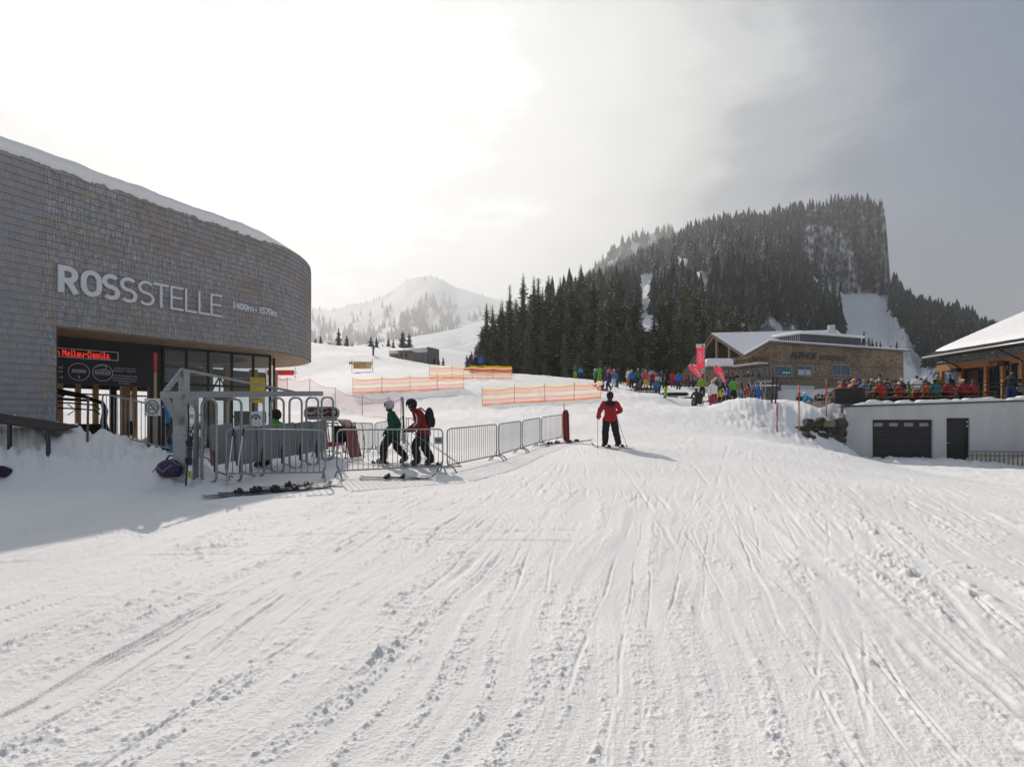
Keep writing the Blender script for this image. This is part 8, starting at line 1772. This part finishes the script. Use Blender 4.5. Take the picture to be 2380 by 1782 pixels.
# red rescue sled standing at the end of the barriers
p = on(1317, 21.7); rsl = thing('rescue_sled', 'narrow red rescue toboggan standing upright against the last barrier', 'rescue sled', p, 0); RSM = mk('dark_red_plastic', (.30, .035, .025), .4, 0, .2, 6)
mb = MB(); vs = []; fs = []; n = 16
for i in range(n+1):
    q = i/n; z = .08+1.22*q; w = .135*(1-(max(0, q-.85)/.15)**2*.5)*(1-(max(0, .12-q)/.12)**2*.3); 
    for x, y in ((-w, .06), (-w*.8, -.05), (w*.8, -.05), (w, .06), (w*.7, .02), (-w*.7, .02)): vs.append((x-.03*q, y+.10*q, z))
for i in range(n):
    for k in range(6): fs.append((i*6+k, i*6+(k+1) % 6, i*6+6+(k+1) % 6, i*6+6+k))
fs += [tuple(range(6))[::-1], tuple(n*6+k for k in range(6))]; mb.add(vs, fs); mb.build('hull', RSM, rsl, True)
for x in (-.06, .06): mb = MB(); mb.tube([(x, -.07, .1), (x-.03, .03, 1.25), (x-.04, .05, 1.55 if x < 0 else 1.3)], .016, 6); mb.build('tow_bar', BLACKM, rsl, True)
for z in (.35, .75, 1.1): mb = MB(); mb.box((-.02, -.035+.1*z/1.3, z), (.25, .02, .035)); mb.build('strap', BLACKM, rsl)
# natur sign and the red display chair behind the gate
p = on(747, 16.6); zc = (HY-960)/F*16.6+EYE-p.z; ns = thing('oval_sign', 'dark red rounded sign with white natur lettering behind the gate', 'sign', p); DR = mk('dark_red_sign', (.075, .010, .016), .45)
mb = MB(); mb.M = frame((0, 0, zc), (1, .05, 0)); mb.poly(rrect(-.52, -.20, .52, .20, .195, 8), .05, -.05); mb.build('sign_plate', DR, ns); mb = MB(); mb.M = frame((0, 0, zc), (1, .05, 0)); mb.ribbon(rrect(-.495, -.175, .495, .175, .17, 8), .018, .006, True); mb.build('white_rim', WHITE, ns)
mb = MB(); mb.M = frame((0, 0, zc), (1, .05, 0)); SCR = [(-.40, -.03), (-.38, .05), (-.36, -.04), (-.33, .04), (-.31, -.04), (-.27, .04), (-.30, .0), (-.28, -.04), (-.24, .05), (-.22, -.04), (-.17, .15), (-.18, -.04), (-.11, .13), (-.12, -.04), (-.06, .04), (-.03, -.04), (.02, .02), (.06, -.02), (.16, .05), (.22, .05)]
mb.ribbon(SCR, .012, .006); mb.ribbon([(-.22, .07), (-.08, .08)], .010, .006); mb.ribbon(arc(.36, .03, .055, .055, 0, 360, 16)[:-1], .014, .006, True); mb.ribbon(arc(.36, .03, .025, .025, 0, 360, 10)[:-1], .012, .006, True); text_into(mb, 'Verleihshop am Alphof Rossstelle', .066, mb.M @ Matrix.Translation((-.44, -.135, .0)), .006, bold=.01); text_into(mb, 'BREGENZERWALD', .035, mb.M @ Matrix.Translation((-.1, .12, .0)), .006); mb.build('lettering', WHITE, ns)
mb = MB(); mb.tube([(.0, .06, -.3), (0, .06, zc+.1)], .035, 8); mb.build('post', GALV, ns)
p = on(795, 17.0); dc = thing('display_chair', 'red lift chair with dark red hood on show behind the gate', 'display chair', p, U(-12)); HOOD = mk('dark_red_hood', (.16, .012, .016), .3, 0, .1, 4, 0, None, .6)
mb = MB(); vs = []; fs = []; prof_ = [(.50, .05), (.42, .35), (.35, .70), (.25, 1.0), (.10, 1.16), (-.10, 1.2), (-.35, 1.14)]
for x, z in prof_:
    for y in (-.35, .35): vs += [(x-.02, y, z), (x-.05, y, z-.02)]
for i in range(len(prof_)-1): a = i*4; b = a+4; fs += [(a, a+2, b+2, b), (a+1, b+1, b+3, a+3), (a, b, b+1, a+1), (a+2, a+3, b+3, b+2)]
mb.add(vs, fs); mb.build('hood', HOOD, dc); mb = MB(); mb.bbox((-.42, 0, .42), (.55, .9, .12), .04); mb.build('seat', REDP, dc, True); mb = MB(); mb.bbox((-.30, .40, .72), (.5, .08, .5), .03); mb.build('backrest', cloth(HUE['black']), dc, True)
for x in (-.65, -.1, .3, .52):
    for y in (-.38, .38): mb = MB(); mb.tube([(x, y, -.05), (x+.05, y*.9, .45), (x-.05, y*.9, 1.08)], .014, 6); mb.build('frame_leg', BLACKM, dc, True)
mb = MB()
for z in (1.08, .98): mb.tube([(-.75, -.38, z), (.2, -.38, z), (.3, .3, z)], .016, 6)
mb.tube([(-.7, -.38, 1.08), (-.45, -.38, .8), (-.3, -.38, 1.08)], .014, 6); mb.build('restraint_bar', GALV, dc, True)
mb = MB(); M = frame((.46, -.365, .30), (1, 0, 0)); M2 = Matrix.Translation((.1, 0, .0)); mb.M = Matrix.Translation((.02, -.36, .28)) @ Matrix.Rotation(math.pi/2, 4, 'X'); mb.ribbon([(q[0]*.5+.2, q[1]*.7+.05) for q in SCR], .012, .004); mb.build('lettering', WHITE, dc)
# wooden table with gear behind the green skier
p = on(957, 19.2); wt = thing('folding_table', 'small wooden folding table with skis leaning at it between the two skiers', 'table', p); h = (HY-972)/F*19.2+EYE-p.z
mb = MB(); mb.box((0, 0, h), (.36, .5, .03)); mb.build('table_top', WOODP, wt)
for s in (-1, 1):
    for e in (-1, 1): mb = MB(); mb.tube([(s*.14, e*.18, h), (s*.2, e*.24, 0)], .014, 6); mb.build('leg', GALV, wt)
upright(938, 20.0, -.35, U(-2), 'grey', 'grey ski standing between the green and the red skier', 1.7)
